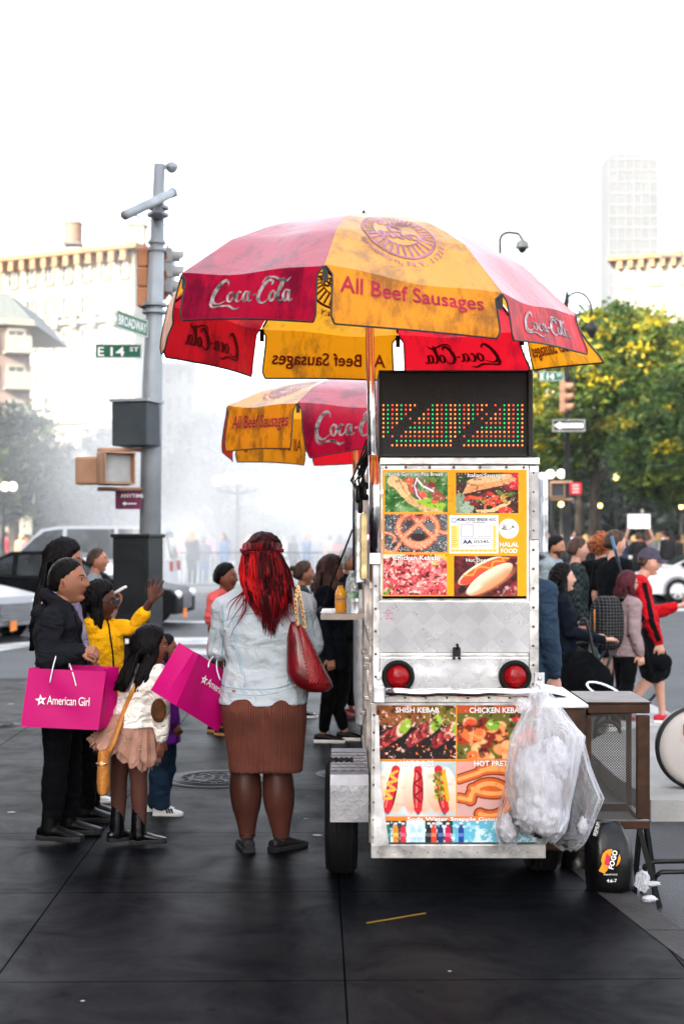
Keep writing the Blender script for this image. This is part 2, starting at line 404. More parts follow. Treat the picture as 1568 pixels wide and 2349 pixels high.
# raised concrete traffic island by the kerb on the right
isl = MB(); IM = mat('island_concrete', (0.24, 0.235, 0.225), rough=0.8, var=0.12, scale=3, bump=0.3)
isl.prism([(1.87, 8.62), (1.82, 9.5), (1.85, 10.9), (2.15, 11.6), (2.6, 12.0), (9, 12.4), (9, 8.62)], -0.3, 0.0, 'Z')
props(isl.build('traffic_island', IM), kind='structure')

# ------------------------------------------------ trees
BARK = mat('bark', (0.035, 0.028, 0.022), rough=0.9, var=0.3, scale=8, bump=0.6, bscale=20, stretch=(1, 1, 0.3))
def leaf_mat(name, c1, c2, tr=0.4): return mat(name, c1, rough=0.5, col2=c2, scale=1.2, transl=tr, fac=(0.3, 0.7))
LF = dict(green=leaf_mat('leaves_green', (0.040, 0.080, 0.012), (0.012, 0.030, 0.010)), lite=leaf_mat('leaves_light', (0.11, 0.145, 0.012), (0.045, 0.075, 0.010)),
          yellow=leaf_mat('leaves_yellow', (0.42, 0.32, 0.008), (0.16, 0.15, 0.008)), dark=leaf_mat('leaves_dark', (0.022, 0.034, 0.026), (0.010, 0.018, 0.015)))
def tree(x, y, trunk_h, crown, label, group=None, leaf=0.26, n=16000, mix=(('green', .55), ('lite', .3), ('yellow', .09)), r0=0.28, seed=1, lean=0.0):
    """crown: list of (dx, dy, z, rx, ry, rz) lobes"""
    rs = np.random.RandomState(seed); rr = random.Random(seed)
    root = empty('tree', (x, y, 0), label, 'tree', group)
    mb = MB(); top = Vector((x + lean, y, trunk_h))
    mb.tube([(x, y, -0.1), (x + lean * .2, y, trunk_h * .3), (x + lean * .6, y, trunk_h * .7), top], [r0 * 1.25, r0, r0 * .85, r0 * .7], 12)
    for (dx, dy, z, a, b, c) in crown:
        for q in range(3):
            e = Vector((x + dx + rr.uniform(-.6, .6) * a, y + dy + rr.uniform(-.5, .5) * b, z + rr.uniform(-.3, .5) * c))
            s = Vector((x + lean * .8, y, trunk_h * rr.uniform(.72, 1)))
            mid = (s + e) / 2 + Vector((rr.uniform(-.4, .4), rr.uniform(-.4, .4), -0.2 * rr.random()))
            mb.tube([s, s.lerp(mid, .5), mid, e], [r0 * .5, r0 * .36, r0 * .22, r0 * .06], 7)
    mb.build('trunk', BARK, root)
    # leaf clumps: clusters of small faces scattered through each lobe
    vol = np.array([c[3] * c[4] * c[5] for c in crown]) ** 0.75; vol /= vol.sum()
    pts = []; sz = []; mats_i = []; clr = []
    ncl = max(20, n // 55)
    for k, (dx, dy, z, a, b, c) in enumerate(crown):
        nk = int(ncl * vol[k]) + 3
        d = rs.normal(size=(nk, 3)); d /= np.linalg.norm(d, axis=1)[:, None]
        rad = rs.uniform(0.45, 1.08, nk) ** 0.6
        cc = d * rad[:, None] * np.array([a, b, c]) + np.array([x + dx, y + dy, z])
        m_i = rs.choice(len(mix), nk, p=np.array([w for _, w in mix]) / sum(w for _, w in mix))
        if len(mix) > 2: m_i[(m_i == 2) & (cc[:, 2] < z - .1 * c)] = 0
        for i in range(nk):
            q = int(rs.randint(30, 80)); cr_ = rs.uniform(.28, .62) * min(1.3, (a * c) ** .5 / 2.2 + .3)
            off = rs.normal(size=(q, 3)) * np.array([cr_, cr_, cr_ * .55]) * .62
            pts.append(cc[i] + off); sz.append(np.full(q, leaf) * rs.uniform(.55, 1.25, q)); mats_i.append(np.full(q, m_i[i]))
    pts = np.concatenate(pts); sz = np.concatenate(sz); mi = np.concatenate(mats_i); q = len(pts)
    a1 = rs.normal(size=(q, 3)); a1[:, 2] *= .6; a1 /= np.linalg.norm(a1, axis=1)[:, None]
    a2 = rs.normal(size=(q, 3)); a2 -= (a2 * a1).sum(1)[:, None] * a1; a2 /= np.linalg.norm(a2, axis=1)[:, None]
    a1 *= sz[:, None] * .6; a2 *= sz[:, None] * .32
    V = np.stack([pts - a1, pts - a2 * .9 + a1 * .1, pts + a1, pts + a2 * .9 + a1 * .1], 1).reshape(-1, 3)
    Fq = np.arange(q * 4).reshape(-1, 4)
    me = np_mesh('crown', V, Fq, [LF[k] for k, _ in mix], mi)
    link('crown', me, root)
    return root
# ------------------------------------------------ buildings
def facade_building(name, label, quad, z1, storeys, bays, wall, glass, trim=None, depth=14, z0=-0.2, win=(0.42, 0.5), cornice=1.2, seed=0, arches=(), balcony=None, first=4.5, group=None):
    """quad: (x0,y0)-(x1,y1) line of the street front; the house stands behind it"""
    (x0, y0), (x1, y1) = quad; a = Vector((x0, y0, 0)); b = Vector((x1, y1, 0)); L_ = (b - a).length; ex = (b - a).normalized(); nrm = Vector((ex.y, -ex.x, 0)); up = Vector((0, 0, 1))
    root = empty(name, (a + b) / 2, label, 'building', group)
    rot = Matrix((ex, -nrm, up)).transposed()
    mid = (a + b) / 2
    w = MB(); w.box(mid - nrm * (depth / 2) + up * ((z0 + z1) / 2), (L_, depth, z1 - z0), None, rot)
    sh = (z1 - first) / storeys; trim = trim or wall; bw = L_ / bays
    w.build('wall', wall, root)
    # window recess frames and panes, one mesh of each for every storey band
    rr = random.Random(seed)
    for k in range(storeys):
        zc = first + sh * (k + .5)
        for i in range(bays):
            g = MB(); t = MB()
            c = a + ex * (bw * (i + .5)) + up * zc; ww, hh = bw * win[0], sh * win[1]
            g.box(c + nrm * 0.02, (ww, .06, hh), None, rot)
            t.box(c + nrm * .1 - up * (hh / 2 + .1), (ww * 1.25, .3, .18), None, rot)
            t.box(c + nrm * .08 + up * (hh / 2 + .12), (ww * 1.25, .25, .22), None, rot)
            for sx in (-1, 1): t.box(c + nrm * .06 + ex * sx * (ww / 2 + .09), (.16, .22, hh + .02), None, rot)
            t.box(c + nrm * .07, (.08, .1, hh), None, rot); t.box(c + nrm * .075, (ww, .1, .08), None, rot)
            if k in arches: t.box(c + nrm * .3 + up * (hh / 2 + .7) + ex * (bw / 2), (bw * .34, .8, 1.2), None, rot, .15)
            if balcony and i in balcony:
                t.box(c + nrm * .6 - up * (hh / 2 + .25), (bw * .9, 1.3, .14), None, rot)
                t.box(c + nrm * 1.2 - up * (hh / 2 - .25), (bw * .9, .06, .9), None, rot)
            w_ = g.build('window', glass, root); t.build('window_surround', trim, w_)
    for zz in [first + sh * k for k in range(0, storeys + 1, 3)]:
        t = MB(); t.box(mid + nrm * .22 + up * zz, (L_ + .3, .5, .35), None, rot); t.build('ledge', trim, root)
    if cornice:
        t = MB(); t.box(mid + nrm * (.1 - depth / 2) + up * (z1 + .25), (L_ + 1.6, depth + 1.8, .5), None, rot, .1)
        n = int(L_ / 1.1)
        for i in range(n): t.box(a + ex * (L_ * (i + .5) / n) + nrm * .45 + up * (z1 - .45), (.5, .9, .8), None, rot)
        t.build('cornice', mat('cornice_terracotta', (0.26, 0.13, 0.06), var=.2, scale=1), root)
    return root
STONE = mat('pale_stone', (0.22, 0.20, 0.155), rough=.85, var=.12, scale=.6, bump=.3, bscale=8)
STONE2 = mat('cream_stone', (0.19, 0.18, 0.15), rough=.85, var=.1, scale=.5)
BRICKP = mat('pink_brick', (0.16, 0.115, 0.095), rough=.85, var=.15, scale=1)
WGL = mat('window_glass', (0.035, 0.036, 0.034), rough=.12, var=.6, scale=.25, spec=.9)
# big old building on the left, seen beyond the trees
facade_building('old_building', 'big pale ornate building with an orange cornice behind the signal pole', ((-38, 128), (-17.2, 118)), 25.3, 8, 12, STONE, WGL, depth=4, seed=1, arches=(5,), first=3)
facade_building('back_building', 'pale lower building right of the ornate one, fading in smoke', ((-17.5, 132), (-13.5, 131)), 17.5, 6, 4, STONE2, WGL, depth=12, cornice=0, first=3)
bb = facade_building('brick_building', 'pinkish brick apartment block with balconies at the left edge', ((-26.5, 82), (-18.6, 85)), 14.3, 6, 5, BRICKP, WGL, trim=STONE2, depth=12, cornice=0, balcony=(4,), first=1.5, win=(.5, .5))
rf = MB(); rf.prism([(-27, 14.3), (-18.4, 14.3), (-20.2, 16.3), (-27, 16.3)], 86, 96, 'Y'); rf.build('roof', mat('slate_roof', (.08, .095, .095), var=.15), bb)
# water tower on the roof
def water_tower(c, s, label):
    root = empty('water_tower', c, label, 'water tower')
    mb = MB(); c = Vector(c)
    mb.cyl(c + Vector((0, 0, 1.4 * s)), c + Vector((0, 0, 4.2 * s)), 1.3 * s, 18); 
    for k in range(4): mb.tube([c + Vector((0, 0, (1.7 + .75 * k) * s)) + Vector((1.33 * s * math.cos(t * .35), 1.33 * s * math.sin(t * .35), 0)) for t in range(18)], .04 * s, 4, closed=True)
    mb.build('tank', mat('tank_wood', (.20, .13, .09), var=.2, stretch=(3, 3, .3)), root)
    mb = MB(); mb.lathe([(1.45 * s, 4.2 * s), (.9 * s, 4.8 * s), (.02, 5.2 * s)], c); mb.build('roof', mat('tank_roof', (.22, .2, .18)), root)
    mb = MB()
    for a_ in range(4):
        dx, dy = (1 if a_ in (0, 3) else -1), (1 if a_ < 2 else -1); mb.bar(c + Vector((dx * s, dy * s, -1)), c + Vector((dx * .9 * s, dy * .9 * s, 1.4 * s)), .15 * s)
    mb.box(c + Vector((0, 0, 1.3 * s)), (2.6 * s, 2.6 * s, .14)); mb.build('frame', mat('tank_frame', (.1, .1, .1)), root)
water_tower(P(158, 572, 122) + Vector((0, 2, 0)), .62, 'wooden water tower on the roof of the ornate building')
bh = MB(); bh.box(P(304, 530, 122) + Vector((0, 3, -.3)), (1.4, 1.4, 2.6)); bh.box(P(304, 530, 122) + Vector((0, 3, 1.1)), (1.7, 1.7, .2))
props(bh.build('roof_hut', STONE2), 'small pale roof hut right of the wooden water tower', 'hut')
# right side: glass tower far away and the cornice building below it
TWG = mat('tower_glass', (0.075, 0.082, 0.087), rough=.6, var=.1, scale=.05, spec=.1)
gt = empty('glass_tower', (90, 430, 0), 'tall glass tower with cranes, faint in the bright sky', 'tower')
a = P(1396, 352, 430); b = P(1508, 370, 430)
tw = MB(); tw.box(((a.x + b.x) / 2, 438, a.z / 2), (b.x - a.x, 16, a.z)); tw.build('wall', TWG, gt)
tf = MB()
for k in range(34): tf.box(((a.x + b.x) / 2, 429.9, a.z * (k + .5) / 34), (b.x - a.x + .3, .25, .5))
for k in range(7): tf.box((a.x + (b.x - a.x) * k / 6, 429.8, a.z / 2), (.35, .25, a.z))
tf.build('window_frame', mat('tower_frame', (.105, .11, .12)), gt)
tf = MB(); tf.box((a.x + 6, 436, a.z + 2), (5, 5, 4)); tf.bar((a.x + 4, 436, a.z + 1), (a.x - 3, 436, a.z + 3.5), .5); tf.bar((a.x + 9, 436, a.z + 4), (a.x + 13, 436, a.z + 5), .4); tf.bar((a.x + 10, 436, a.z), (a.x + 10, 436, a.z + 5), .4)
tf.build('crane', mat('crane', (.5, .35, .2)), gt)
facade_building('corner_building', 'pale building with a toothed cornice above the park trees', ((28.8, 150), (60, 139)), 30.5, 8, 12, STONE2, WGL, depth=20, seed=4, first=3, arches=())
fe = MB(); c = P(1545, 560, 139)
for k in range(6): fe.box(c + Vector((0, 1, k * .55 - 1.0)), (2.0, .1, .18))
for s in (-1, 1): fe.box(c + Vector((s, 1, .4)), (.12, .14, 4))
props(fe.build('roof_sign_frame', mat('dark_iron', (.06, .06, .06))), 'dark roof billboard frame on the corner building', 'frame')
# church like spire seen just right of the umbrella
sp = MB(); c = P(1245, 640, 160); c.z = 0
sp.box((c.x, 160, 12), (2.2, 2.2, 26)); sp.box((c.x, 160, 25.3), (2.7, 2.7, .6)); sp.box((c.x, 160, 27), (1.3, 1.3, 3)); sp.lathe([(.8, 28.5), (.4, 30), (.03, 32)], (c.x, 160, 0), 8)
props(sp.build('spire', mat('spire_stone', (.45, .38, .3))), 'thin pale spire between the umbrella and the park trees', 'spire')
# unseen building, added beyond the left edge to block sun from the near street
facade_building('shade_building', 'unseen tall brown building off to the left, added to shade the near street', ((-15, -34), (-15, 20)), 27, 7, 14, mat('brown_stone', (.16, .12, .1), var=.2), WGL, depth=20)

# ------------------------------------------------ trees
GR = 'trees along the edge of the park'
tree(10.6, 60, 4.5, [(-.6, 0, 7.4, 2.2, 2.4, 2.2), (1.6, 0, 8.7, 2.5, 2.4, 2.4), (.8, 1, 10.2, 1.6, 1.6, 1.4), (-1.9, 0, 5.4, 1.5, 2, 1.6), (2.3, -.6, 6.2, 2.2, 2, 1.7)], 'bright green and yellow tree just right of the umbrella', n=42000, leaf=.24, seed=3, mix=(('green', .45), ('lite', .3), ('yellow', .15)), r0=.22)
tree(14.4, 54, 3.8, [(0, 0, 6.2, 2.8, 2.4, 2.3), (-2.2, 0, 4.9, 1.9, 2, 1.6), (2.4, 0, 7.2, 2.4, 2.2, 2.1), (.6, 0, 8.1, 1.8, 1.7, 1.4), (1.6, -.5, 4.7, 2.2, 1.6, 1.2), (-1.6, .5, 3.9, 1.8, 1.6, 1.0)], 'broad green tree with yellow blossom at the right edge of the photo', n=52000, leaf=.24, seed=4, r0=.2)
tree(16.6, 66, 5, [(0, 0, 9.0, 3, 3, 2.5), (-2.6, 0, 9.8, 2.0, 2, 1.7), (2, 0, 7, 3, 3, 2.2)], 'taller park tree behind the broad green one', n=34000, seed=5, mix=(('green', .5), ('lite', .3), ('yellow', .12)))
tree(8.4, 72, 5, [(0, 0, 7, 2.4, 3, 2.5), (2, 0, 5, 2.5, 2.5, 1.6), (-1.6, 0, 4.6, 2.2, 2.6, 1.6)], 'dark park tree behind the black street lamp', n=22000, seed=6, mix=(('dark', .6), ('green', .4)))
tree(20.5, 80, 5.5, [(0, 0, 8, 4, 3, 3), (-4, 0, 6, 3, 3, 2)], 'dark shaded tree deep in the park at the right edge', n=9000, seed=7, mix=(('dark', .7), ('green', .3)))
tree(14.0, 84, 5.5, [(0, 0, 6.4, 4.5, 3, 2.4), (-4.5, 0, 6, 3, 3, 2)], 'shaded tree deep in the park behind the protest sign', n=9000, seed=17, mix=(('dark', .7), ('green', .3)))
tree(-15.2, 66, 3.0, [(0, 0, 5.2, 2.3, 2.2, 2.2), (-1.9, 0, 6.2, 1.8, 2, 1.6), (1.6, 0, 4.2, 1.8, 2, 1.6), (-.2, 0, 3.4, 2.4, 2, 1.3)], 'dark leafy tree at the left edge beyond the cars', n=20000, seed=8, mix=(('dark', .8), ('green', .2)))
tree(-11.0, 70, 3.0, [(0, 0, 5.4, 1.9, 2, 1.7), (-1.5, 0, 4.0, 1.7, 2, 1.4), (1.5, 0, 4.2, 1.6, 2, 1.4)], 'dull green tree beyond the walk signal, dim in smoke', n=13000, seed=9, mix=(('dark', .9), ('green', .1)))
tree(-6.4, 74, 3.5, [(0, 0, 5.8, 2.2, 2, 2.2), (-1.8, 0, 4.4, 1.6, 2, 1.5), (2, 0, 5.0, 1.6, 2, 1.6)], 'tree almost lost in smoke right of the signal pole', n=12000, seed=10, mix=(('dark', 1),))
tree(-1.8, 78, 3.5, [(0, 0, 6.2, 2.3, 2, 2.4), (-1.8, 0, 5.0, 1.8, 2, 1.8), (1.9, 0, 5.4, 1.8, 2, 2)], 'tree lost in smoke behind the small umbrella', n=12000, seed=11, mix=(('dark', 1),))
# low hedge round the park
hs_ = np.random.RandomState(5); q = 44000
pts = np.stack([hs_.uniform(-24, 26, q), hs_.uniform(92, 93.6, q), hs_.uniform(0, 1, q)], 1); pts[:, 2] = pts[:, 2] * np.where(pts[:, 0] > 4, 6.5, 3.2) * (1 + .15 * np.sin(pts[:, 0] * 1.7)) + .3 * hs_.normal(size=q)
a1 = hs_.normal(size=(q, 3)) * .16; a2 = hs_.normal(size=(q, 3)) * .12
props(link('hedge', np_mesh('hedge', np.stack([pts - a1, pts - a2, pts + a1, pts + a2], 1).reshape(-1, 3), np.arange(q * 4).reshape(-1, 4), [LF['dark']])), kind='stuff')

# ------------------------------------------------ signal pole on the left with what it carries
GALV = mat('galvanised_steel', (0.26, 0.28, 0.30), rough=.5, metal=.25, var=.12, scale=3, bump=.1)
SIGY = mat('signal_yellow', (0.36, 0.20, 0.12), rough=.55, var=.1)
DARK = mat('black_metal', (0.004, 0.004, 0.0045), rough=.45, var=.2)
GREENS = mat('sign_green', (0.006, 0.09, 0.055), rough=.5, var=.08)
WHT = mat('white_letter', (.75, .75, .73), rough=.6, var=.03)
YP = 15.6
pole = empty('signal_pole', (P(341, 1230, YP).x, YP, 0), 'tall grey steel signal pole left of the umbrella', 'pole')
px = P(344, 1230, YP).x
mb = MB(); mb.tube([(P(340, 1, YP).x, YP, 0), (P(349, 1, YP).x, YP, 3.2), (P(366, 1, YP).x, YP, 5.68)], [.125, .112, .062], 18, smooth=True)
mb.lathe([(.2, 0), (.2, .06), (.14, .3), (.13, .6)], (P(340, 1, YP).x, YP, 0)); mb.build('post', GALV, pole)
for zz, r in ((P(0, 708, YP).z, .14), (P(0, 485, YP).z, .12), (P(0, 565, YP).z, .1)):
    mb = MB(); cx = P(349 + (708 - 700) * 0, 1, YP).x + (zz - 3.2) * .033
    for d in (-.04, .04): mb.cyl((cx, YP, zz + d - .015), (cx, YP, zz + d + .015), r)
    mb.build('collar', GALV, pole)
mb = MB(); a = P(396, 442, YP - .3); b = P(287, 494, YP - 1.5); mb.tube([a, b], [.05, .05], 12); mb.tube([a, a.lerp(b, .02)], [.058, .058], 12, DARK); mb.bar(P(362, 470, YP - .6), P(362, 488, YP), .1, .16); mb.mats = [GALV, DARK]; mb.m = [0] * len(mb.m)
mb.build('mast_arm', GALV, pole)
cc = P(394, 384, YP); mb = MB(); mb.sphere(cc, .065, None, 14, 8); mb.lathe([(.07, 0), (.07, .04), (.03, .06)], cc - Vector((0, 0, .01))); mb.bar(cc, P(368, 386, YP), .03)
props(mb.build('camera_housing', GALV), 'round grey sensor on top of the signal pole', 'sensor')
def street_sign(name, label, o, ex, w, h, rows, m=GREENS, rim=WHT, cat='sign', lm=WHT, shape='rect', th=.006):
    root = empty(name, o, label, cat); o = Vector(o); ex = Vector(ex).normalized(); up = Vector((0, 0, 1)); nrm = ex.cross(up)  # towards the viewer
    rot = Matrix((ex, -nrm, up)).transposed()
    mb = MB(); mb.box(o + ex * w / 2 + up * h / 2, (w, th, h), None, rot, .0); mb.build('sign_panel', m, root)
    t = h * .035
    if rim:
        mb = MB()
        for c, s in ((ex * w / 2 + up * t * 1.3, (w - 2 * t, .002, t)), (ex * w / 2 + up * (h - t * 1.3), (w - 2 * t, .002, t)), (ex * t * 1.3 + up * h / 2, (t, .002, h - 3.6 * t)), (ex * (w - t * 1.3) + up * h / 2, (t, .002, h - 3.6 * t))):
            mb.box(o + c + nrm * (th / 2 + .002), s, None, rot)
        mb.build('border', rim, root)
    for txt, x, y, tw, tht in rows:
        mb = MB(); lettering(mb, txt, o + nrm * (th / 2 + .004) + ex * x * w + up * y * h, ex, up, tw * w, tht * h, bold=.015); mb.build('lettering', lm, root)
    return root
o = P(219, 822, YP - .2); street_sign('street_sign', 'green E 14 ST street sign on the signal pole', o, (1, 0.02, 0), P(325, 0, YP - .2).x - o.x, .155, [('E', .06, .16, .13, .62), ('14', .33, .16, .3, .62), ('ST', .74, .48, .2, .3)])
o = P(268, 752, YP - .9); e = P(340, 776, YP - .1)
bs = street_sign('street_sign', 'pale green BROADWAY sign angled on the signal pole', o, (e.x - o.x, .75, 0), (Vector((e.x, YP - .15, 0)) - Vector((o.x, YP - .9, 0))).length, .19, [('BROADWAY', .05, .22, .9, .56)], m=mat('faded_green', (.08, .2, .12), var=.2))
o = P(265, 1168, YP - .2); an = street_sign('parking_sign', 'dark red ANYTIME parking sign behind the walk signal', o, (1, 0, 0), P(324, 0, YP - .2).x - o.x, .2, [('ANYTIME', .2, .62, .9, .2)], m=mat('sign_maroon', (.14, .02, .06)), rim=None)
mb = MB(); mb.box(o + Vector((.17, -.006, .06)), (.12, .003, .012)); mb.add([o + Vector(p) for p in ((.11, -.0075, .085), (.075, -.0075, .06), (.11, -.0075, .035))], [(0, 1, 2)]); mb.build('arrow', WHT, an)
# grey equipment box on the pole
bx = empty('control_box', P(310, 1030, YP), 'grey metal control box fixed to the signal pole', 'box')
a = P(270, 1022, YP - .3); b = P(348, 922, YP - .3); mb = MB(); mb.box(((a.x + b.x) / 2, YP - .12, (a.z + b.z) / 2), (b.x - a.x + .05, .38, b.z - a.z), None, Matrix.Rotation(R(-18), 3, 'Z'), .012); mb.build('housing', mat('box_grey', (.035, .044, .05), rough=.6), bx)
mb = MB(); mb.box(((a.x + b.x) / 2, YP - .12, b.z + .02), (b.x - a.x + .09, .42, .03), None, Matrix.Rotation(R(-18), 3, 'Z')); mb.build('lid', GALV, bx)
# pedestrian signals
def walk_signal(c, rz, label, s=.30, mface=None):
    root = empty('walk_signal', c, label, 'walk signal'); rot = Matrix.Rotation(rz, 3, 'Z'); c = Vector(c)
    mb = MB(); mb.box(c, (s, .16, s), None, rot, .025); mb.build('housing', SIGY, root)
    mb = MB(); mb.box(c + rot @ Vector((0, -.083, 0)), (s * .8, .01, s * .8), None, rot); mb.build('lens', mface or mat('signal_lens', (.30, .30, .30), rough=.2), root)
    mb = MB()
    for p, q in (((0, -.13, s * .45), (s * .92, .12, .012)), ((-s * .45, -.12, 0), (.012, .1, s * .88)), ((s * .45, -.12, 0), (.012, .1, s * .88)), ((0, -.13, -s * .45), (s * .92, .12, .012))): mb.box(c + rot @ Vector(p), q, None, rot)
    mb.build('visor', SIGY, root)
    return root
walk_signal(P(208, 1080, YP - .4), R(160), 'tan walk signal seen from behind, leftmost of the two below the grey box')
walk_signal(P(263, 1075, YP - .5), R(30), 'tan walk signal with a square grey lens below the grey box', .36)
mb = MB()
for v in (1122, 1032): mb.tube([P(225, v, YP - .4), P(345, v, YP)], .022, 8)
mb.build('signal_bracket', SIGY, pole)
# traffic light seen edge on, high on the pole, plus its twin behind
def traffic_light(c, rz, label, s=1.0, body=SIGY):
    root = empty('traffic_light', c, label, 'traffic light'); rot = Matrix.Rotation(rz, 3, 'Z'); c = Vector(c)
    mb = MB()
    for k in (-1, 0, 1): mb.box(c + Vector((0, 0, k * .34 * s)), (.3 * s, .2 * s, .335 * s), None, rot, .03 * s)
    mb.build('housing', body, root)
    for k in (-1, 0, 1):
        v = MB(); o = c + rot @ Vector((0, -.1 * s, k * .34 * s)); ring = []
        for t, ln in ((0, .0), (1, .26 * s)):
            ring.append([o + rot @ Vector((.125 * s * math.cos(a_), -ln * (1 - .35 * (math.sin(a_) < -.2)), .125 * s * math.sin(a_))) for a_ in [2 * math.pi * j / 16 for j in range(16)]])
        v.loft(ring, cap=False); v.build('visor', body, root)
        l = MB(); l.cyl(o + rot @ Vector((0, .001, 0)), o + rot @ Vector((0, -.02, 0)), .11 * s, 16); l.build('lens', mat('lens_%d' % k, ((.05, .12, .06), (.2, .13, .02), (.15, .02, .02))[k + 1], rough=.2), root)
    mb = MB(); mb.tube([c + Vector((0, 0, -.58 * s)), c + Vector((0, 0, .58 * s))], .03 * s, 8); mb.build('bracket', body, root)
    return root
a = P(326, 703, YP); b = P(326, 563, YP); tl = traffic_light((a + b) / 2 + Vector((.01, .14, 0)), R(82), 'orange traffic light on the left of the signal pole', .65, mat('signal_orange', (.40, .17, .085), rough=.5))
traffic_light(P(385, 622, YP + .4), R(100), 'grey traffic light behind the signal pole, beside the umbrella', .5, mat('signal_grey', (.3, .3, .3)))
mb = MB(); mb.box(P(396, 640, YP + .6), (.03, .3, .42)); props(mb.build('sign_back', GALV), 'grey back of a road sign right of the signal pole', 'sign')
mb = MB(); mb.tube([P(398, 445, YP) + (P(760, 545, YP + 18) - P(398, 445, YP)) * t + Vector((0, 0, -.6 * t * (1 - t))) for t in np.linspace(0, 1.5, 14)], .008, 5)
props(mb.build('overhead_wire', DARK), 'thin wire running right from the pole top', 'wire')
mb = MB(); mb.tube([P(290, 488, YP - 1.5) + (P(620, 545, YP + 18) - P(290, 488, YP - 1.5)) * t + Vector((0, 0, -.6 * t * (1 - t))) for t in np.linspace(0, 1.5, 14)], .008, 5)
props(mb.build('overhead_wire', DARK), 'lower thin wire running right from the arm tip', 'wire')
# control cabinet
cb = empty('signal_cabinet', P(310, 1560, 15.4), 'dark grey traffic control cabinet on the kerb corner', 'cabinet')
rot = Matrix.Rotation(R(-16), 3, 'Z'); a = P(257, 1230, 15.3); b = P(365, 1230, 15.3); cx = (a.x + b.x) / 2; CB = mat('cabinet_grey', (.010, .012, .0135), rough=.55, var=.2, scale=3, bump=.15)
mb = MB(); mb.box((cx, 15.5, 1.06), (.42, .40, 1.06), None, rot, .012); mb.build('housing', CB, cb)
mb = MB(); mb.box((cx, 15.5, 1.605), (.46, .44, .04), None, rot, .01); mb.build('lid', CB, cb)
mb = MB(); mb.box(Vector((cx, 15.5, 1.08)) + rot @ Vector((0, -.205, 0)), (.36, .012, .92), None, rot, .004)
for k in range(9):
    for q in (-1, 0, 1): mb.box(Vector((cx, 15.5, .78 + .02 * k)) + rot @ Vector((q * .1, -.214, 0)), (.075, .01, .009), None, rot)
for q in (1.35, 1.5): mb.box(Vector((cx, 15.5, q)) + rot @ Vector((0, -.214, 0)), (.26, .01, .012), None, rot)
mb.build('door', CB, cb)
mb = MB(); mb.box((cx, 15.5, .26), (.36, .34, .54), None, rot); mb.build('plinth', DARK, cb)
mb = MB()
for k in range(6): mb.box(Vector((cx, 15.5, .47)) + rot @ Vector((-.17 + k * .068, -.216, 0)), (.04, .008, .05), None, rot)
mb.build('sticker', WHT, cb)

# ------------------------------------------------ black street lamp with signs on the right, far side of the street
YL = 43.0; lx = P(1299, 0, YL).x
lp = empty('street_lamp', (lx, YL, 0), 'black ornate street lamp beside the park trees', 'street lamp')
mb = MB(); mb.lathe([(.34, 0), (.34, .2), (.26, .5), (.2, .9), (.22, 1.0), (.13, 1.15), (.10, 2.2), (.12, 2.3), (.085, 2.4), (.08, 5.0), (.11, 5.05), (.075, 5.15), (.06, 8.6), (.09, 8.7), (.02, 9.1)], (lx, YL, 0), 16); mb.build('post', DARK, lp)
mb = MB(); pts = [Vector((lx + .04, YL, 7.6))] + [Vector((lx + .32 + .42 * math.cos(R(t)), YL, 8.45 + .52 * math.sin(R(t)))) for t in range(190, -30, -18)]; mb.tube(pts, .045, 8)
mb.tube([Vector((lx + .32 + .2 * (1 - i / 14) * math.cos(i * .6), YL, 8.4 + .25 * (1 - i / 14) * math.sin(i * .6))) for i in range(14)], .028, 6); mb.build('scroll_arm', DARK, lp)
mb = MB(); mb.lathe([(.05, .25), (.16, .1), (.2, 0), (.1, -.18), (.02, -.25)], (lx + .74, YL, 7.85), 14); mb.build('lamp_head', DARK, lp)
o = P(1237, 874, YL - .1); street_sign('street_sign', 'small green E 14 ST sign on the black street lamp', o, (1, 0, 0), P(1290, 0, YL).x - o.x, .27, [('E', .05, .2, .12, .6), ('14', .3, .2, .3, .6), ('ST', .72, .5, .2, .3)], th=.02)
traffic_light(P(1291, 911, YL - .3), R(65), 'yellow traffic light on the black street lamp', .9)
mb = MB(); mb.box(P(1308, 905, YL), (.14, .3, 1.0)); props(mb.build('traffic_light', DARK), 'black traffic light behind the yellow one', 'traffic light')
o = P(1266, 990, YL - .3); ow = street_sign('one_way_sign', 'black and white ONE WAY arrow sign on the street lamp', o, (1, 0, 0), P(1337, 0, YL).x - o.x, .36, [], m=mat('sign_black', (.012, .012, .012)), rim=WHT, th=.02)
mb = MB(); W_ = P(1337, 0, YL).x - o.x; e = o + Vector((0, -.018, 0))
mb.add([e + Vector(p) for p in ((.05, 0, .18), (.24, 0, .30), (.24, 0, .25), (W_ - .06, 0, .25), (W_ - .06, 0, .11), (.24, 0, .11), (.24, 0, .06))], [tuple(range(7))]); mb.build('arrow', WHT, ow)
mb = MB(); lettering(mb, 'ONE WAY', e + Vector((.28, -.006, .135)), (1, 0, 0), (0, 0, 1), W_ - .38, .095, bold=.02); mb.build('lettering', mat('sign_black', (0, 0, 0)), ow)
walk_signal(P(1277, 1124, YL - .4), 0, 'dark faced walk signal on the black street lamp', .45, mat('dark_lens', (.03, .035, .04)))
mb = MB()
for v in (1106, 1146): mb.tube([P(1262, v, YL - .2), P(1312, v, YL - .2)], .04, 6)
mb.build('signal_bracket', SIGY, lp)
rs_ = empty('road_sign', P(1318, 1120, YL), 'small red and white sign on the street lamp', 'sign')
mb = MB(); mb.box(P(1319, 1121, YL - .3), (.36, .02, .36), None, Matrix.Rotation(R(-25), 3, 'Z')); mb.build('sign_panel', mat('sign_red', (.5, .015, .03)), rs_)
mb = MB()
for k in (-1, 0, 1): mb.box(P(1319, 1121, YL - .33) + Vector((0, 0, k * .1)), (.2, .006, .03), None, Matrix.Rotation(R(-25), 3, 'Z'))
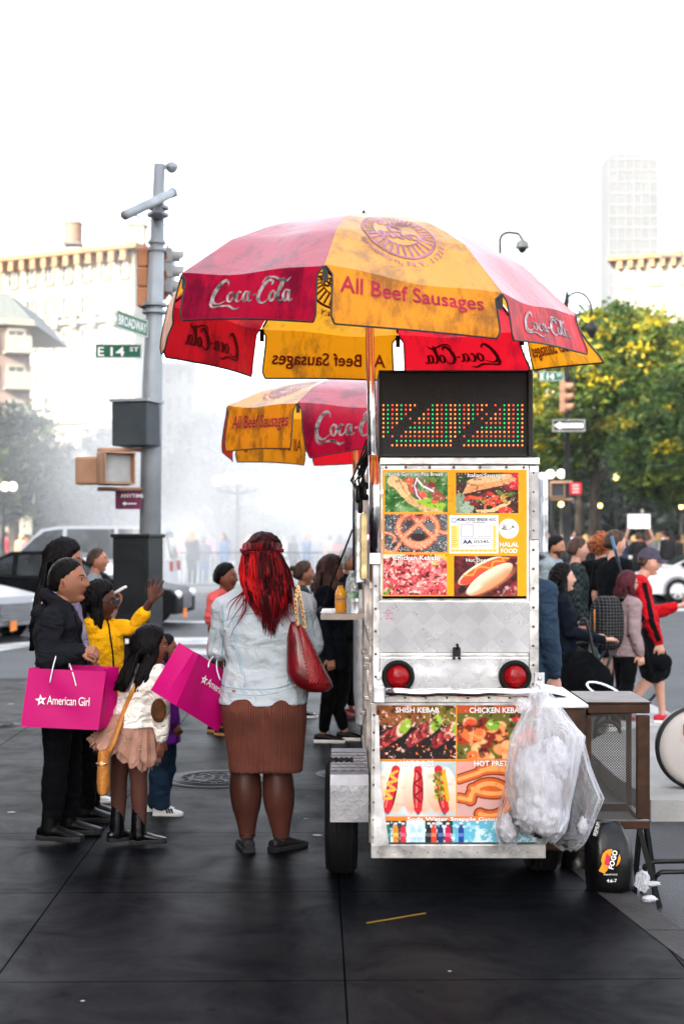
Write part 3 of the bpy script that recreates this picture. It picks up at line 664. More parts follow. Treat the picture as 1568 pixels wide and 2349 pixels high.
mb.build('lettering', WHT, rs_)
# dome camera on a curved arm
dc = empty('dome_camera_post', (P(1146, 0, 44).x, 44, 0), 'curved grey post with a dome camera above the umbrella', 'camera post')
mb = MB(); x = P(1146, 0, 44).x; zt = P(0, 548, 44).z
mb.tube([(x, 44, 0), (x, 44, zt - .3)] + [(x + .28 - .28 * math.cos(R(t)), 44, zt - .02 + .22 * math.sin(R(t))) for t in (0, 30, 60, 90)] + [(P(1188, 0, 44).x, 44, zt + .16), (P(1195, 0, 44).x, 44, zt + .02), (P(1196, 0, 44).x, 44, zt - .1)], [.07, .06] + [.06] * 7, 10); mb.build('post', mat('grey_green_paint', (.035, .042, .040)), dc)
c = P(1197, 563, 44); mb = MB(); mb.lathe([(.04, .22), (.1, .16), (.2, .1), (.22, -.06), (.24, -.09), (.14, -.1)], c, 20); mb.build('housing', mat('camera_white', (.11, .115, .115)), dc)
mb = MB(); mb.sphere(c - Vector((0, 0, .1)), (.14, .14, .16), None, 16, 8, zr=(.5, 1)); mb.build('lens', DARK, dc)
# globe lamps (lit)
GLOBE = mat('lit_globe', (1.0, .93, .72), emis=.5, var=0); GLOBEY = mat('lit_lantern', (1.0, .75, .2), emis=1.2, var=0)
def globe_post(u, v, Y, label, n=4, r=.16, spread=.34, m=GLOBE, group='globe lamps in the square', post=True):
    c = P(u, v, Y); root = empty('globe_lamp', (c.x, Y, 0), label, 'lamp', group)
    mb = MB(); mb.tube([(c.x, Y, 0), (c.x, Y, c.z - r)], [.1, .05], 10)
    for k in range(n):
        if n > 1:
            x = (k - (n - 1) / 2) * spread; mb.tube([(c.x, Y, c.z - .5), (c.x + x, Y, c.z - .35), (c.x + x, Y, c.z - r + .02)], .03, 6)
    mb.build('post', DARK, root)
    for k in range(n):
        g = MB(); g.sphere((c.x + (k - (n - 1) / 2) * spread, Y + (.3 if k % 2 else 0), c.z + (.12 if k in (1, 2) and n > 2 else 0)), r, None, 14, 8); g.build('globe', m, root)
globe_post(8, 1124, 50, 'white globe lamps at the left edge behind the cars', 3)
globe_post(545, 1103, 52, 'row of five white globes glowing in the smoke', 5, spread=.36, r=.18)
globe_post(652, 1121, 62, 'small white globe lamps in the smoke behind the small umbrella', 3, r=.16, spread=.34)
globe_post(1264, 1095, 50, 'white globe lamps just right of the cart', 3)
for u, v, Y, lb in ((1412, 1094, 66, 'yellow park lantern above the protest sign'), (1286, 1157, 70, 'small yellow lantern beside the black lamp post'), (1375, 1160, 80, 'faint yellow lantern left of the protest sign'), (1561, 1162, 75, 'yellow lantern at the right edge')):
    globe_post(u, v, Y, lb, 1, r=.17 if Y < 70 else .13, m=GLOBEY, group='yellow lanterns in the park')
# steel crowd barriers along the far pavement
BST = mat('barrier_steel', (.10, .11, .12), rough=.4, metal=.6)
def barrier(x, y, label):
    b_ = MB(); b_.tube([(x, y, .1), (x, y, 1.1), (x + 2.2, y, 1.1), (x + 2.2, y, .1), (x, y, .12)], .025, 6)
    for k in range(1, 16): b_.tube([(x + 2.2 * k / 16, y, .15), (x + 2.2 * k / 16, y, 1.08)], .01, 4)
    for s in (.2, 2.0): b_.tube([(x + s, y - .3, .01), (x + s, y, .12), (x + s, y + .3, .01)], .02, 5)
    props(b_.build('crowd_barrier', BST), label, 'barrier', 'steel barriers along the far pavement')
for k in range(6): barrier(-12.2 + 2.35 * k, 43.2, 'steel crowd barrier on the far pavement, %s in the row behind the cars' % ('leftmost', 'second from left', 'third from left', 'third from right', 'second from right', 'rightmost')[k])
# ================================================================ THE FOOD CART AND WHAT STANDS ROUND IT
def srgb(r, g, b): return tuple(((c / 255) / 12.92 if c / 255 <= 0.04045 else ((c / 255 + 0.055) / 1.055) ** 2.4) for c in (r, g, b))
class Pic:
    """a printed picture: colours on a fine grid of points"""
    def __init__(s, x0, y0, x1, y1, step, col):
        s.b = (x0, y0, x1, y1); s.nx = int((x1 - x0) / step) + 1; s.ny = int((y1 - y0) / step) + 1
        s.X, s.Y = np.meshgrid(np.linspace(x0, x1, s.nx), np.linspace(y0, y1, s.ny)); s.C = np.zeros(s.X.shape + (3,)); s.C[:] = srgb(*col); s.soft = step * .7; s.clip = None
        s.rs = np.random.RandomState(3)
    def noise(s, scale, seed=0):
        r = np.random.RandomState(seed); out = np.zeros(s.X.shape); amp = 1; tot = 0
        for o in range(3):
            n = 512; g = r.rand(n, n); x = np.abs(s.X * scale * 2 ** o) % (n - 2); y = np.abs(s.Y * scale * 2 ** o) % (n - 2); xi = x.astype(int); yi = y.astype(int); fx = x - xi; fy = y - yi
            fx = fx * fx * (3 - 2 * fx); fy = fy * fy * (3 - 2 * fy)
            out += amp * ((g[yi, xi] * (1 - fx) + g[yi, xi + 1] * fx) * (1 - fy) + (g[yi + 1, xi] * (1 - fx) + g[yi + 1, xi + 1] * fx) * fy); tot += amp; amp *= .55
        return out / tot
    def put(s, m, col, a=1.0):
        m = np.clip(m, 0, 1) * a
        if s.clip: x0, y0, x1, y1 = s.clip; m = m * ((s.X >= x0) & (s.X <= x1) & (s.Y >= y0) & (s.Y <= y1))
        c = np.array(srgb(*col)) if not isinstance(col, np.ndarray) else col
        s.C = s.C * (1 - m[..., None]) + c * m[..., None]
    def rect(s, x0, y0, x1, y1, col): s.put(((s.X >= x0) & (s.X <= x1) & (s.Y >= y0) & (s.Y <= y1)).astype(float), col)
    def ell_d(s, cx, cy, rx, ry, ang=0):
        c, q = math.cos(R(ang)), math.sin(R(ang)); x = (s.X - cx) * c + (s.Y - cy) * q; y = -(s.X - cx) * q + (s.Y - cy) * c
        return (1 - np.sqrt((x / rx) ** 2 + (y / ry) ** 2)) * min(rx, ry), y / ry
    def ell(s, cx, cy, rx, ry, col, ang=0, col2=None, soft=None, a=1):
        d, yy = s.ell_d(cx, cy, rx, ry, ang); m = np.clip(d / (soft or s.soft) + .5, 0, 1)
        if col2 is not None:
            t = np.clip(yy * .5 + .5, 0, 1)[..., None]; c = np.array(srgb(*col)) * (1 - t) + np.array(srgb(*col2)) * t; s.put(m, c, a)
        else: s.put(m, col, a)
    def line(s, pts, w, col, a=1, soft=None):
        d = np.full(s.X.shape, 1e9)
        for (ax, ay), (bx, by) in zip(pts[:-1], pts[1:]):
            dx, dy = bx - ax, by - ay; t = np.clip(((s.X - ax) * dx + (s.Y - ay) * dy) / (dx * dx + dy * dy + 1e-9), 0, 1); d = np.minimum(d, np.hypot(s.X - ax - t * dx, s.Y - ay - t * dy))
        s.put((w / 2 - d) / (soft or s.soft) + .5, col, a)
    def poly(s, pts, col, a=1):
        ins = np.zeros(s.X.shape, bool); n = len(pts)
        for i in range(n):
            (ax, ay), (bx, by) = pts[i], pts[(i + 1) % n]
            c = ((ay > s.Y) != (by > s.Y)) & (s.X < (bx - ax) * (s.Y - ay) / (by - ay + 1e-12) + ax); ins ^= c
        s.put(ins.astype(float), col, a)
    def mottle(s, col, scale, lo, hi, seed=0, a=1): n = s.noise(scale, seed); s.put((n - lo) / (hi - lo), col, a)
    def build(s, o, ex, ey, W, H, k=.8):
        """o: upper left corner in the world; ex right, ey up"""
        x0, y0, x1, y1 = s.b; U = (s.X - x0) / (x1 - x0) * W; V = -(s.Y - y0) / (y1 - y0) * H
        P3 = np.array(o)[None, None] + U[..., None] * np.array(ex) + V[..., None] * np.array(ey)
        i = np.arange(s.nx * s.ny).reshape(s.ny, s.nx); Fq = np.stack([i[1:, :-1], i[1:, 1:], i[:-1, 1:], i[:-1, :-1]], -1).reshape(-1, 4)
        return P3.reshape(-1, 3), Fq, (s.C * k).reshape(-1, 3)
EX = Vector((1, 0, 0)); EZ = Vector((0, 0, 1))
YF = 6.3
def FX(u, Y=YF): return (u - 784) * Y / F
def FZ(v, Y=YF): return EYE + (1230 - v) * Y / F
# materials
def steel_mat(name, base=(.62, .62, .63), rough=.34, quilt=0.0, grime=.5, metal=.85):
    m = bpy.data.materials.new(name); m.use_nodes = True; N = m.node_tree.nodes; L = m.node_tree.links; b = N['Principled BSDF']; _M[name] = m
    b.inputs['Metallic'].default_value = metal; tc = N.new('ShaderNodeTexCoord')
    n = N.new('ShaderNodeTexNoise'); n.inputs['Scale'].default_value = 5; n.inputs['Detail'].default_value = 9; n.inputs['Roughness'].default_value = .7; L.new(tc.outputs['Object'], n.inputs['Vector'])
    cr = N.new('ShaderNodeValToRGB'); cr.color_ramp.elements[0].position = .3; cr.color_ramp.elements[1].position = .62
    cr.color_ramp.elements[0].color = tuple(c * (1 - grime) for c in base) + (1,); cr.color_ramp.elements[1].color = tuple(base) + (1,); L.new(n.outputs[0], cr.inputs[0])
    L.new(cr.outputs[0], b.inputs['Base Color'])
    rr = N.new('ShaderNodeMapRange'); rr.inputs['To Min'].default_value = rough + .18; rr.inputs['To Max'].default_value = rough - .08; L.new(n.outputs[0], rr.inputs[0]); L.new(rr.outputs[0], b.inputs['Roughness'])
    last = None
    if quilt:
        # pressed diamond pattern: alternate diamonds painted darker to stand for facet shading
        mp = N.new('ShaderNodeMapping'); mp.inputs['Rotation'].default_value = (0, R(45), 0); L.new(tc.outputs['Object'], mp.inputs[0])
        sp = N.new('ShaderNodeSeparateXYZ'); L.new(mp.outputs[0], sp.inputs[0])
        hs2 = []
        for ax in ('X', 'Z'):
            q = N.new('ShaderNodeMath'); q.operation = 'MULTIPLY'; q.inputs[1].default_value = 1 / 0.085; L.new(sp.outputs[ax], q.inputs[0])
            fr = N.new('ShaderNodeMath'); fr.operation = 'FRACT'; L.new(q.outputs[0], fr.inputs[0]); hs2.append(fr)
        ad = N.new('ShaderNodeMath'); ad.operation = 'ADD'; L.new(hs2[0].outputs[0], ad.inputs[0]); L.new(hs2[1].outputs[0], ad.inputs[1])
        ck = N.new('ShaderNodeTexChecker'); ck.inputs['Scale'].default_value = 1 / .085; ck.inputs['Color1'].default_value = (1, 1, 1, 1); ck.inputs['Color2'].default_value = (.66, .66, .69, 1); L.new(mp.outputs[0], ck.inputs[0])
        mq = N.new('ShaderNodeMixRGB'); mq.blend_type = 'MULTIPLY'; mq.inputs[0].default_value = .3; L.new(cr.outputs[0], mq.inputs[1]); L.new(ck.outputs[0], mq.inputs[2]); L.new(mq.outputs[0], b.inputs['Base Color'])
        bp = N.new('ShaderNodeBump'); bp.inputs['Strength'].default_value = quilt; bp.inputs['Distance'].default_value = .02; L.new(ad.outputs[0], bp.inputs['Height']); last = bp
    n2 = N.new('ShaderNodeTexNoise'); n2.inputs['Scale'].default_value = 4; n2.inputs['Detail'].default_value = 3; L.new(tc.outputs['Object'], n2.inputs['Vector'])
    b2 = N.new('ShaderNodeBump'); b2.inputs['Strength'].default_value = .5; b2.inputs['Distance'].default_value = .03; L.new(n2.outputs[0], b2.inputs['Height'])
    if last: L.new(last.outputs[0], b2.inputs['Normal'])
    L.new(b2.outputs[0], b.inputs['Normal'])
    return m
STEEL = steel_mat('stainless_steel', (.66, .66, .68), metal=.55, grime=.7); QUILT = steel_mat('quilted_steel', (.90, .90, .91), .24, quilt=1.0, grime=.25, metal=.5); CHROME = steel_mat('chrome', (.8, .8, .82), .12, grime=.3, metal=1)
RUSTY = steel_mat('rusty_steel', (.05, .024, .015), .35, grime=.75, metal=.8); TREAD = steel_mat('tread_plate', (.30, .30, .32), .38, grime=.35)
RUB = mat('rubber', (.002, .002, .0025), rough=.75, var=.3, bump=.3)
cart = empty('food_cart', (.5, 7.6, 0), 'stainless steel food cart with orange menu posters under the red and yellow umbrella', 'food cart')
XL, XR = FX(856), FX(1233); ZB, ZT = FZ(1965), FZ(1050); ZM = FZ(1606)
# body: an upper and a lower block, a little set back behind the trims
mb = MB(); mb.box(((XL + XR) / 2, (YF + .02 + 8.95) / 2, (ZM + ZT) / 2), (XR - XL, 8.95 - YF - .02, ZT - ZM), None, bev=.01); mb.build('upper_body', STEEL, cart)
XR2 = FX(1246)
mb = MB(); mb.box(((XL + XR2) / 2, (YF + .02 + 8.95) / 2, (ZB + ZM) / 2 - .002), (XR2 - XL - .004, 8.95 - YF - .02, ZM - ZB - .004), None, bev=.01)
mb.build('lower_body', STEEL, cart)
# frame trims with rivets
mb = MB()
def trim(u0, v0, u1, v1, pr=.012, d=.02): mb.box(((FX(u0) + FX(u1)) / 2, YF + .02 - pr / 2 - .0005, (FZ(v0) + FZ(v1)) / 2), (FX(u1) - FX(u0), pr + .003, FZ(v0) - FZ(v1)), None, bev=.003)
trim(854, 1050, 1236, 1066, .03); trim(862, 1067, 1212, 1075, .014); trim(854, 1068, 870, 1600, .016); trim(1213, 1068, 1235, 1600, .016); trim(870, 1366, 1212, 1377, .014); trim(870, 1499, 1212, 1506, .012)
trim(852, 1588, 1240, 1612, .02); trim(850, 1613, 864, 1944, .014); trim(850, 1936, 1250, 1968, .03)
mb.build('frame', steel_mat('frame_steel', (.60, .58, .57), .3, grime=.85, metal=.75), cart)
mb = MB()
for u, v in [(u, 1072) for u in (885, 930, 985, 1040, 1100, 1160, 1200)] + [(1222, v) for v in range(1085, 1570, 44)] + [(861, v) for v in range(1240, 1600, 52)] + [(u, 1600) for u in range(880, 1230, 48)] + [(u, 1954) for u in range(866, 1240, 38)] + [(857, v) for v in range(1640, 1930, 40)]:
    mb.sphere((FX(u), YF - .006, FZ(v)), (.006, .008, .006), None, 8, 4)
mb.build('rivets', mat('rivet', (.1, .09, .08), rough=.4, metal=.7), cart)
mb = MB(); mb.box((FX(1225), YF - .004, (FZ(1082) + FZ(1238)) / 2), (.036, .012, FZ(1082) - FZ(1238)), None, bev=.002); mb.build('hinge_plate', steel_mat('old_plate', (.3, .29, .29), .4, grime=.5), cart)
# quilted panels
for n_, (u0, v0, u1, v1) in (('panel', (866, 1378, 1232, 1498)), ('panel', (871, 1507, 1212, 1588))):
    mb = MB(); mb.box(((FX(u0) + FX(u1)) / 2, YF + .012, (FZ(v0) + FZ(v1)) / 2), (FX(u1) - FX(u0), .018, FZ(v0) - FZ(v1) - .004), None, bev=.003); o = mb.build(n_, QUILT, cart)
# tail lights
for u in (912, 1179):
    c = Vector((FX(u), YF, FZ(1551))); mb = MB(); rot = Matrix.Rotation(R(90), 3, 'X')
    mb.lathe([(.070, -.01), (.073, .02), (.069, .032), (.052, .032), (.050, .015)], c, 32, rot=rot); tl = mb.build('tail_light', RUB, cart)
    mb = MB(); mb.lathe([(.052, .015), (.050, .03), (.042, .042), (.025, .050), (.001, .052)], c, 32, rot=rot)
    for k in range(5): mb.lathe([(.012 + .008 * k, .0515 - .0016 * k * k), (.014 + .008 * k, .0535 - .0016 * k * k), (.016 + .008 * k, .0505 - .0016 * k * k)], c, 28, rot=rot)
    mb.build('lens', mat('red_lens', (.20, .001, .003), rough=.2, var=.1), tl)
# latch
mb = MB(); c = Vector((FX(1046), YF - .004, FZ(1500))); mb.box(c + Vector((0, -.006, .01)), (.034, .014, .04), None, bev=.003); mb.tube([c + Vector((0, -.014, .02)), c + Vector((.004, -.022, .035)), c + Vector((0, -.016, .045))], .006, 8); mb.box(c + Vector((-.012, -.008, -.018)), (.012, .01, .012)); mb.box(c + Vector((.012, -.008, -.018)), (.012, .01, .012)); mb.build('latch', DARK, cart)
# grab bar with end brackets
mb = MB(); pts = [(FX(882 + k * 29.5), YF - .085 + .003 * math.sin(k * 2.1), FZ(1584 - (k > 9) * 1) + .003 * math.sin(k * 1.7)) for k in range(13)]; mb.tube(pts, [.0195 + .0015 * math.sin(k * 2.9) for k in range(13)], 14); mb.build('grab_bar', CHROME, cart)
for u, w in ((867, .05), (1236, .02)):
    mb = MB(); mb.box((FX(u), YF - .05, FZ(1588)), (w, .10, .075), None, bev=.006); mb.box((FX(u), YF - .002, FZ(1556)), (.045, .008, .05), None, bev=.002); mb.sphere((FX(u), YF - .008, FZ(1556)), .01, None, 8, 5); mb.build('bracket', STEEL, cart)
# stained pennant of metal hanging off the left lower corner
mb = MB(); mb.loft([[Vector((FX(860), YF - .012, FZ(1640))), Vector((FX(868), YF - .014, FZ(1640)))], [Vector((FX(858), YF - .012, FZ(1800))), Vector((FX(872), YF - .02, FZ(1800)))], [Vector((FX(856), YF - .014, FZ(1940))), Vector((FX(892), YF - .022, FZ(1936)))]], cap=False, closed=False); mb.build('corner_plate', STEEL, cart)
# side door of the lower body, left side rails, hinges seen edge on
mb = MB()
for y, w in ((6.6, .03), (7.25, .02), (8.0, .03), (8.8, .03)): mb.box((XL - .006, y, (ZB + ZT) / 2), (.016, w, ZT - ZB))
for z in (.35, ZM, 1.12, 1.38): mb.box((XL - .010, 7.6, z), (.014, 2.5, .025))
for y, z in ((6.5, 1.04), (6.75, .98), (7.4, 1.0), (7.9, .62), (6.6, .85)): mb.box((XL - .024, y, z), (.03, .05, .022), None, bev=.004)
mb.build('side_rail', steel_mat('side_steel', (.4, .36, .34), .3, grime=.7), cart)
# open window flap and light box on the left
mb = MB(); mb.box((FX(838, 7.3), 7.75, (FZ(1178, 7.3) + FZ(1330, 7.3)) / 2), (.05, .9, FZ(1178, 7.3) - FZ(1330, 7.3)), None, bev=.004); mb.build('window_flap', steel_mat('brass_steel', (.62, .50, .26), .3, grime=.6), cart)
mb = MB(); mb.box((FX(826, 7.9), 7.9, FZ(1255, 7.9)), (.055, .05, .40), None, bev=.008); mb.build('flap_post', CHROME, cart)
mb = MB(); mb.box((FX(848, 6.9), 6.86, (FZ(1160, 6.9) + FZ(1340, 6.9)) / 2), (.018, .6, .38)); mb.build('window_frame', RUSTY, cart)
# serving shelf
YS = 8.3
mb = MB(); zc = FZ(1412, YS); mb.box(((FX(735, YS) + XL) / 2, YS + .32, zc + .004), (XL - FX(735, YS), .68, .008), None); mb.box(((FX(735, YS) + XL) / 2, YS - .02, zc - .006), (XL - FX(735, YS), .012, .034)); sh = mb.build('shelf', steel_mat('shelf_steel', (.45, .38, .34), .3, grime=.5), cart)
mb = MB()
rr = random.Random(3)
for k in range(9): mb.box((FX(746 + k * 5, YS) , YS + .08 + .05 * rr.random() + .03 * k, zc + .010 + .0012 * k), (.07, .09, .001), None, Matrix.Rotation(rr.random() * 3, 3, 'Z'))
props(mb.build('napkin', mat('napkin_white', (.75, .75, .76))), 'loose white papers lying on the serving shelf', 'papers')
mb = MB(); q0 = P(808, 1215, 8.2); q1 = P(738, 1392, 8.35); mb.tube([q0.lerp(q1, t) + Vector((0, 0, -.02 * t * (1 - t))) for t in np.linspace(0, 1, 8)], .006, 6); mb.tube([q1, q1 + Vector((-.02, 0, -.03)), q1 + Vector((-.01, 0, -.045))], .009, 6); mb.build('cord', DARK, cart)
# cables and plugs in a bunch
mb = MB(); o = P(826, 1075, 6.75); rr = random.Random(11)
for k in range(9):
    a_ = o + Vector((.06 * rr.random() + .02, -.02 * k * .3, .10 + .05 * rr.random())); mb.tube([a_, o + Vector((rr.uniform(-.02, .04), rr.uniform(-.05, .05), .02)), o + Vector((rr.uniform(-.05, .03), rr.uniform(-.06, .03), -.05 - .04 * rr.random())), o + Vector((rr.uniform(-.015, .04), 0, -.10 - .04 * rr.random()))], .0045, 6)
mb.tube([P(852, 1010, 6.7), P(846, 1040, 6.7), P(832, 1072, 6.75), P(824, 1090, 6.75)], .014, 8)
for u, v, r in ((822, 1135, .015), (838, 1128, .017), (826, 1158, .012)): c = P(u, v, 6.72); mb.tube([c + Vector((0, 0, .045)), c + Vector((0, 0, .04)), c - Vector((0, 0, .03)), c - Vector((0, 0, .04))], [r * .5, r, r, r * .7], 10)
mb.build('cable_bunch', DARK, cart)
# tread plate mudguard and wheels
fx0, fx1 = FX(757, 6.42), FX(834, 6.42); zt, zb = FZ(1772, 6.42), FZ(1884, 6.42)
mb = MB(); prof = [(6.40, zb), (6.40, zt - .055), (6.43, zt - .012), (6.50, zt), (7.15, zt), (7.2, zt - .03), (7.2, zb), (7.19, zb), (7.19, zt - .035), (7.15, zt - .006), (6.50, zt - .006), (6.434, zt - .02), (6.406, zt - .06), (6.406, zb)]
mb.prism([(p[0], p[1]) for p in prof], fx0, XL - .02, 'X')
for r_ in range(9):
    for c_ in range(6):
        z_ = zb + .016 + r_ * .0205; x_ = fx0 + .014 + c_ * .0255 + (r_ % 2) * .0126
        if z_ < zt - .05 and x_ < XL - .03:
            s_ = 1 if (r_ + c_) % 2 else -1; mb.box((x_, 6.399, z_), (.020, .0045, .0055), None, Matrix.Rotation(s_ * R(42), 3, 'Y'), .0015)
for r_ in range(7):
    for c_ in range(8): mb.box((fx0 + .01 + c_ * .021, 6.47 + r_ * .09, zt + .001), (.006, .035, .004), None, Matrix.Rotation(R(35 if (r_ + c_) % 2 else -35), 3, 'Z'))
mb.build('mudguard', TREAD, cart)
def wheel(cx, cy, r, w, parent):
    mb = MB(); rot = Matrix.Rotation(R(90), 3, 'Y')
    mb.lathe([(r * .58, -w / 2 + .01), (r * .7, -w / 2), (r * .92, -w / 2 + .004), (r, -w / 2 + .03), (r, w / 2 - .03), (r * .92, w / 2 - .004), (r * .7, w / 2), (r * .58, w / 2 - .01)], (cx, cy, r), 40, rot=rot)
    for k in range(-2, 3): mb.lathe([(r + .001, k * w * .16 - .006), (r + .004, k * w * .16 - .004), (r + .004, k * w * .16 + .004), (r + .001, k * w * .16 + .006)], (cx, cy, r), 40, rot=rot)
    t = mb.build('wheel', RUB, parent); mb = MB(); mb.lathe([(.001, -w * .2), (r * .3, -w * .25), (r * .58, -w * .1), (r * .6, w * .1), (r * .3, w * .25), (.001, w * .2)], (cx, cy, r), 24, rot=rot); mb.build('rim', STEEL, t)
wheel(FX(784, 6.75) - .003, 6.78, .27, .155, cart); wheel(.955, 6.85, .27, .16, cart)
mb = MB(); mb.tube([(FX(784, 6.75), 6.78, .27), (.95, 6.85, .27)], .022, 8); mb.box((.16, 6.78, .26), (.05, .1, .1)); mb.box((.5, 6.6, .16), (.66, .06, .05)); mb.box((.5, 8.3, .16), (.66, .06, .05)); mb.box((.3, 7.4, .17), (.05, 2.0, .04)); mb.box((.7, 7.4, .17), (.05, 2.0, .04)); mb.tube([(.6, 8.6, 0), (.6, 8.6, .2)], .02, 8); mb.build('chassis', DARK, cart)
# side box on the street side
mb = MB(); sx0, sx1 = FX(1247, 6.42), FX(1345, 6.42); mb.box(((sx0 + sx1) / 2, 6.8, (FZ(1625, 6.42) + FZ(1955, 6.42)) / 2), (sx1 - sx0, .72, FZ(1625, 6.42) - FZ(1955, 6.42)), None, bev=.008); mb.build('side_box', RUSTY, cart)
mb = MB(); mb.box(((sx0 + sx1) / 2, 6.79, FZ(1622, 6.42) + .004), (sx1 - sx0 + .012, .76, .016), None, bev=.004); mb.build('side_box_lid', STEEL, cart)
mb = MB(); mb.box((FX(1262, 6.7), 6.9, FZ(1588, 6.7)), (.16, .4, .008), None, Matrix.Rotation(R(12), 3, 'Y')); mb.build('side_flap', STEEL, cart)
# chrome post on the right
mb = MB(); mb.cyl((FX(1246, 6.9), 6.9, FZ(1266, 6.9)), (FX(1246, 6.9), 6.9, FZ(1100, 6.9)), .021, 16); mb.cyl((FX(1238, 7.0), 7.0, FZ(1266, 6.9)), (FX(1238, 7.0), 7.0, FZ(1095, 6.9)), .012, 12); mb.build('side_post', CHROME, cart)
# -------------- the posters
OR = (255, 158, 0)
pc = Pic(165, 165, 1370, 1245, 4.2, OR)
# lamb gyro
pc.clip = (183, 183, 712, 522); pc.rect(183, 183, 712, 522, (60, 120, 50)); pc.mottle((130, 170, 110), .012, .45, .7, 1); pc.put(np.clip((300 - pc.Y) / 160, 0, 1), (140, 165, 135), .7); pc.mottle((20, 90, 20), .01, .5, .75, 2)
pc.line([(270, 280), (330, 340), (400, 420), (520, 490), (640, 520)], 60, (215, 170, 115)); pc.line([(255, 260), (320, 300), (350, 350)], 95, (236, 190, 135)); pc.line([(300, 240), (340, 330), (420, 420)], 12, (190, 90, 60), .6)
for x, y, r, c in ((390, 260, 42, (230, 90, 50)), (420, 330, 45, (200, 80, 50)), (490, 380, 50, (235, 95, 70)), (560, 300, 60, (120, 50, 40)), (620, 380, 55, (150, 70, 50)), (520, 260, 40, (90, 110, 40)), (660, 400, 28, (170, 80, 60)), (590, 250, 30, (110, 120, 50))): pc.ell(x, y, r, r * .75, c, 20)
for rx in (0, 14, 28): pc.line([(440 + rx, 235), (418 + rx, 300), (440 + rx, 380), (470 + rx, 410)], 12, (120, 40, 90) if rx != 14 else (235, 215, 230))
pc.line([(450, 240), (500, 300), (590, 345)], 16, (240, 235, 235)); pc.line([(490, 235), (530, 290), (600, 325)], 8, (160, 60, 110))
for x, y in ((480, 430), (540, 420), (600, 440), (640, 480), (570, 470), (660, 460), (520, 450)): pc.ell(x, y, 32, 20, (150, 190, 40), x % 60)
pc.ell(600, 435, 26, 16, (230, 80, 50)); pc.mottle((20, 40, 15), .05, .62, .75, 7, .55); pc.mottle((250, 240, 200), .06, .68, .8, 8, .5)
# italian sausage
pc.clip = (778, 190, 1300, 530); pc.rect(778, 190, 1300, 530, (60, 30, 25)); pc.put(np.clip((pc.X - 1180) / 60, 0, 1) * (pc.Y < 330), (200, 30, 50)); pc.ell(830, 240, 70, 40, (40, 60, 25)); pc.ell(810, 450, 60, 90, (120, 150, 120)); pc.ell(870, 480, 60, 50, (150, 175, 150))
pc.poly([(830, 370), (870, 290), (980, 230), (1180, 200), (1290, 240), (1200, 290), (1000, 330), (880, 360)], (225, 150, 95)); pc.ell(1060, 240, 190, 30, (240, 180, 130), -8); pc.poly([(940, 500), (1060, 495), (1240, 420), (1230, 450), (1100, 520), (960, 525)], (225, 185, 130))
for i, (x, y) in enumerate([(880, 400), (930, 400), (980, 410), (1030, 440), (1010, 380), (1070, 370), (1100, 400), (1150, 360), (1190, 380), (1210, 320), (1130, 430), (1080, 450), (1240, 370), (1180, 420), (930, 450)]): pc.ell(x, y, 42, 18, [(200, 50, 35), (230, 80, 50), (90, 110, 40), (180, 140, 60), (120, 30, 30)][i % 5], (i * 47) % 90 - 30)
pc.line([(960, 400), (1020, 400), (1045, 430), (1020, 470)], 18, (240, 90, 50)); pc.ell(1190, 505, 60, 30, (235, 60, 45)); pc.mottle((40, 10, 10), .045, .6, .75, 9, .7); pc.mottle((255, 230, 210), .07, .7, .82, 10, .6)
# pretzel
pc.clip = (178, 535, 705, 858); pc.rect(178, 535, 705, 858, (75, 85, 95)); pc.mottle((45, 50, 58), .015, .4, .7, 3)
ring = lambda cx, cy, rx, ry, t0, t1: [(cx + rx * math.cos(R(t)), cy + ry * math.sin(R(t))) for t in range(t0, t1 + 1, 12)]
for w, c in ((64, (110, 45, 30)), (52, (190, 95, 60)), (26, (225, 150, 110))):
    pc.line(ring(460, 650, 165, 130, -60, 240), w, c); pc.line([(420, 560), (500, 640), (560, 700), (600, 740)], w * .85, c); pc.line([(520, 560), (440, 640), (370, 700), (340, 740)], w * .85, c); pc.line(ring(460, 700, 130, 110, 20, 160), w, c)
    pc.line(ring(170, 740, 100, 50, -100, 40), w * .5, c); pc.line([(180, 840), (260, 860), (310, 780)], w * .6, c); pc.line([(640, 680), (720, 700)], w * .7, c)
pc.mottle((245, 235, 225), .12, .66, .74, 5, .8); pc.ell(465, 730, 60, 32, (45, 28, 28)); pc.ell(385, 615, 34, 26, (70, 50, 48), -30); pc.ell(560, 640, 40, 32, (100, 110, 115), 30)
# kebab
pc.clip = (170, 872, 702, 1215); pc.rect(170, 872, 702, 1215, (190, 60, 65)); pc.rect(560, 872, 702, 960, (210, 190, 40)); pc.rect(170, 1120, 240, 1215, (90, 150, 40)); pc.rect(170, 872, 330, 905, (210, 215, 190))
rr = random.Random(5)
for k in range(120):
    x, y = rr.uniform(170, 705), rr.uniform(920, 1215); c = rr.choice([(215, 75, 85), (235, 120, 120), (170, 40, 50), (250, 165, 155), (140, 25, 35), (225, 90, 95)]); pc.ell(x, y, rr.uniform(15, 42), rr.uniform(12, 28), c, rr.uniform(-60, 60), soft=10)
pc.mottle((255, 210, 195), .05, .6, .72, 21, .8); pc.mottle((50, 8, 14), .035, .64, .72, 22, .9)
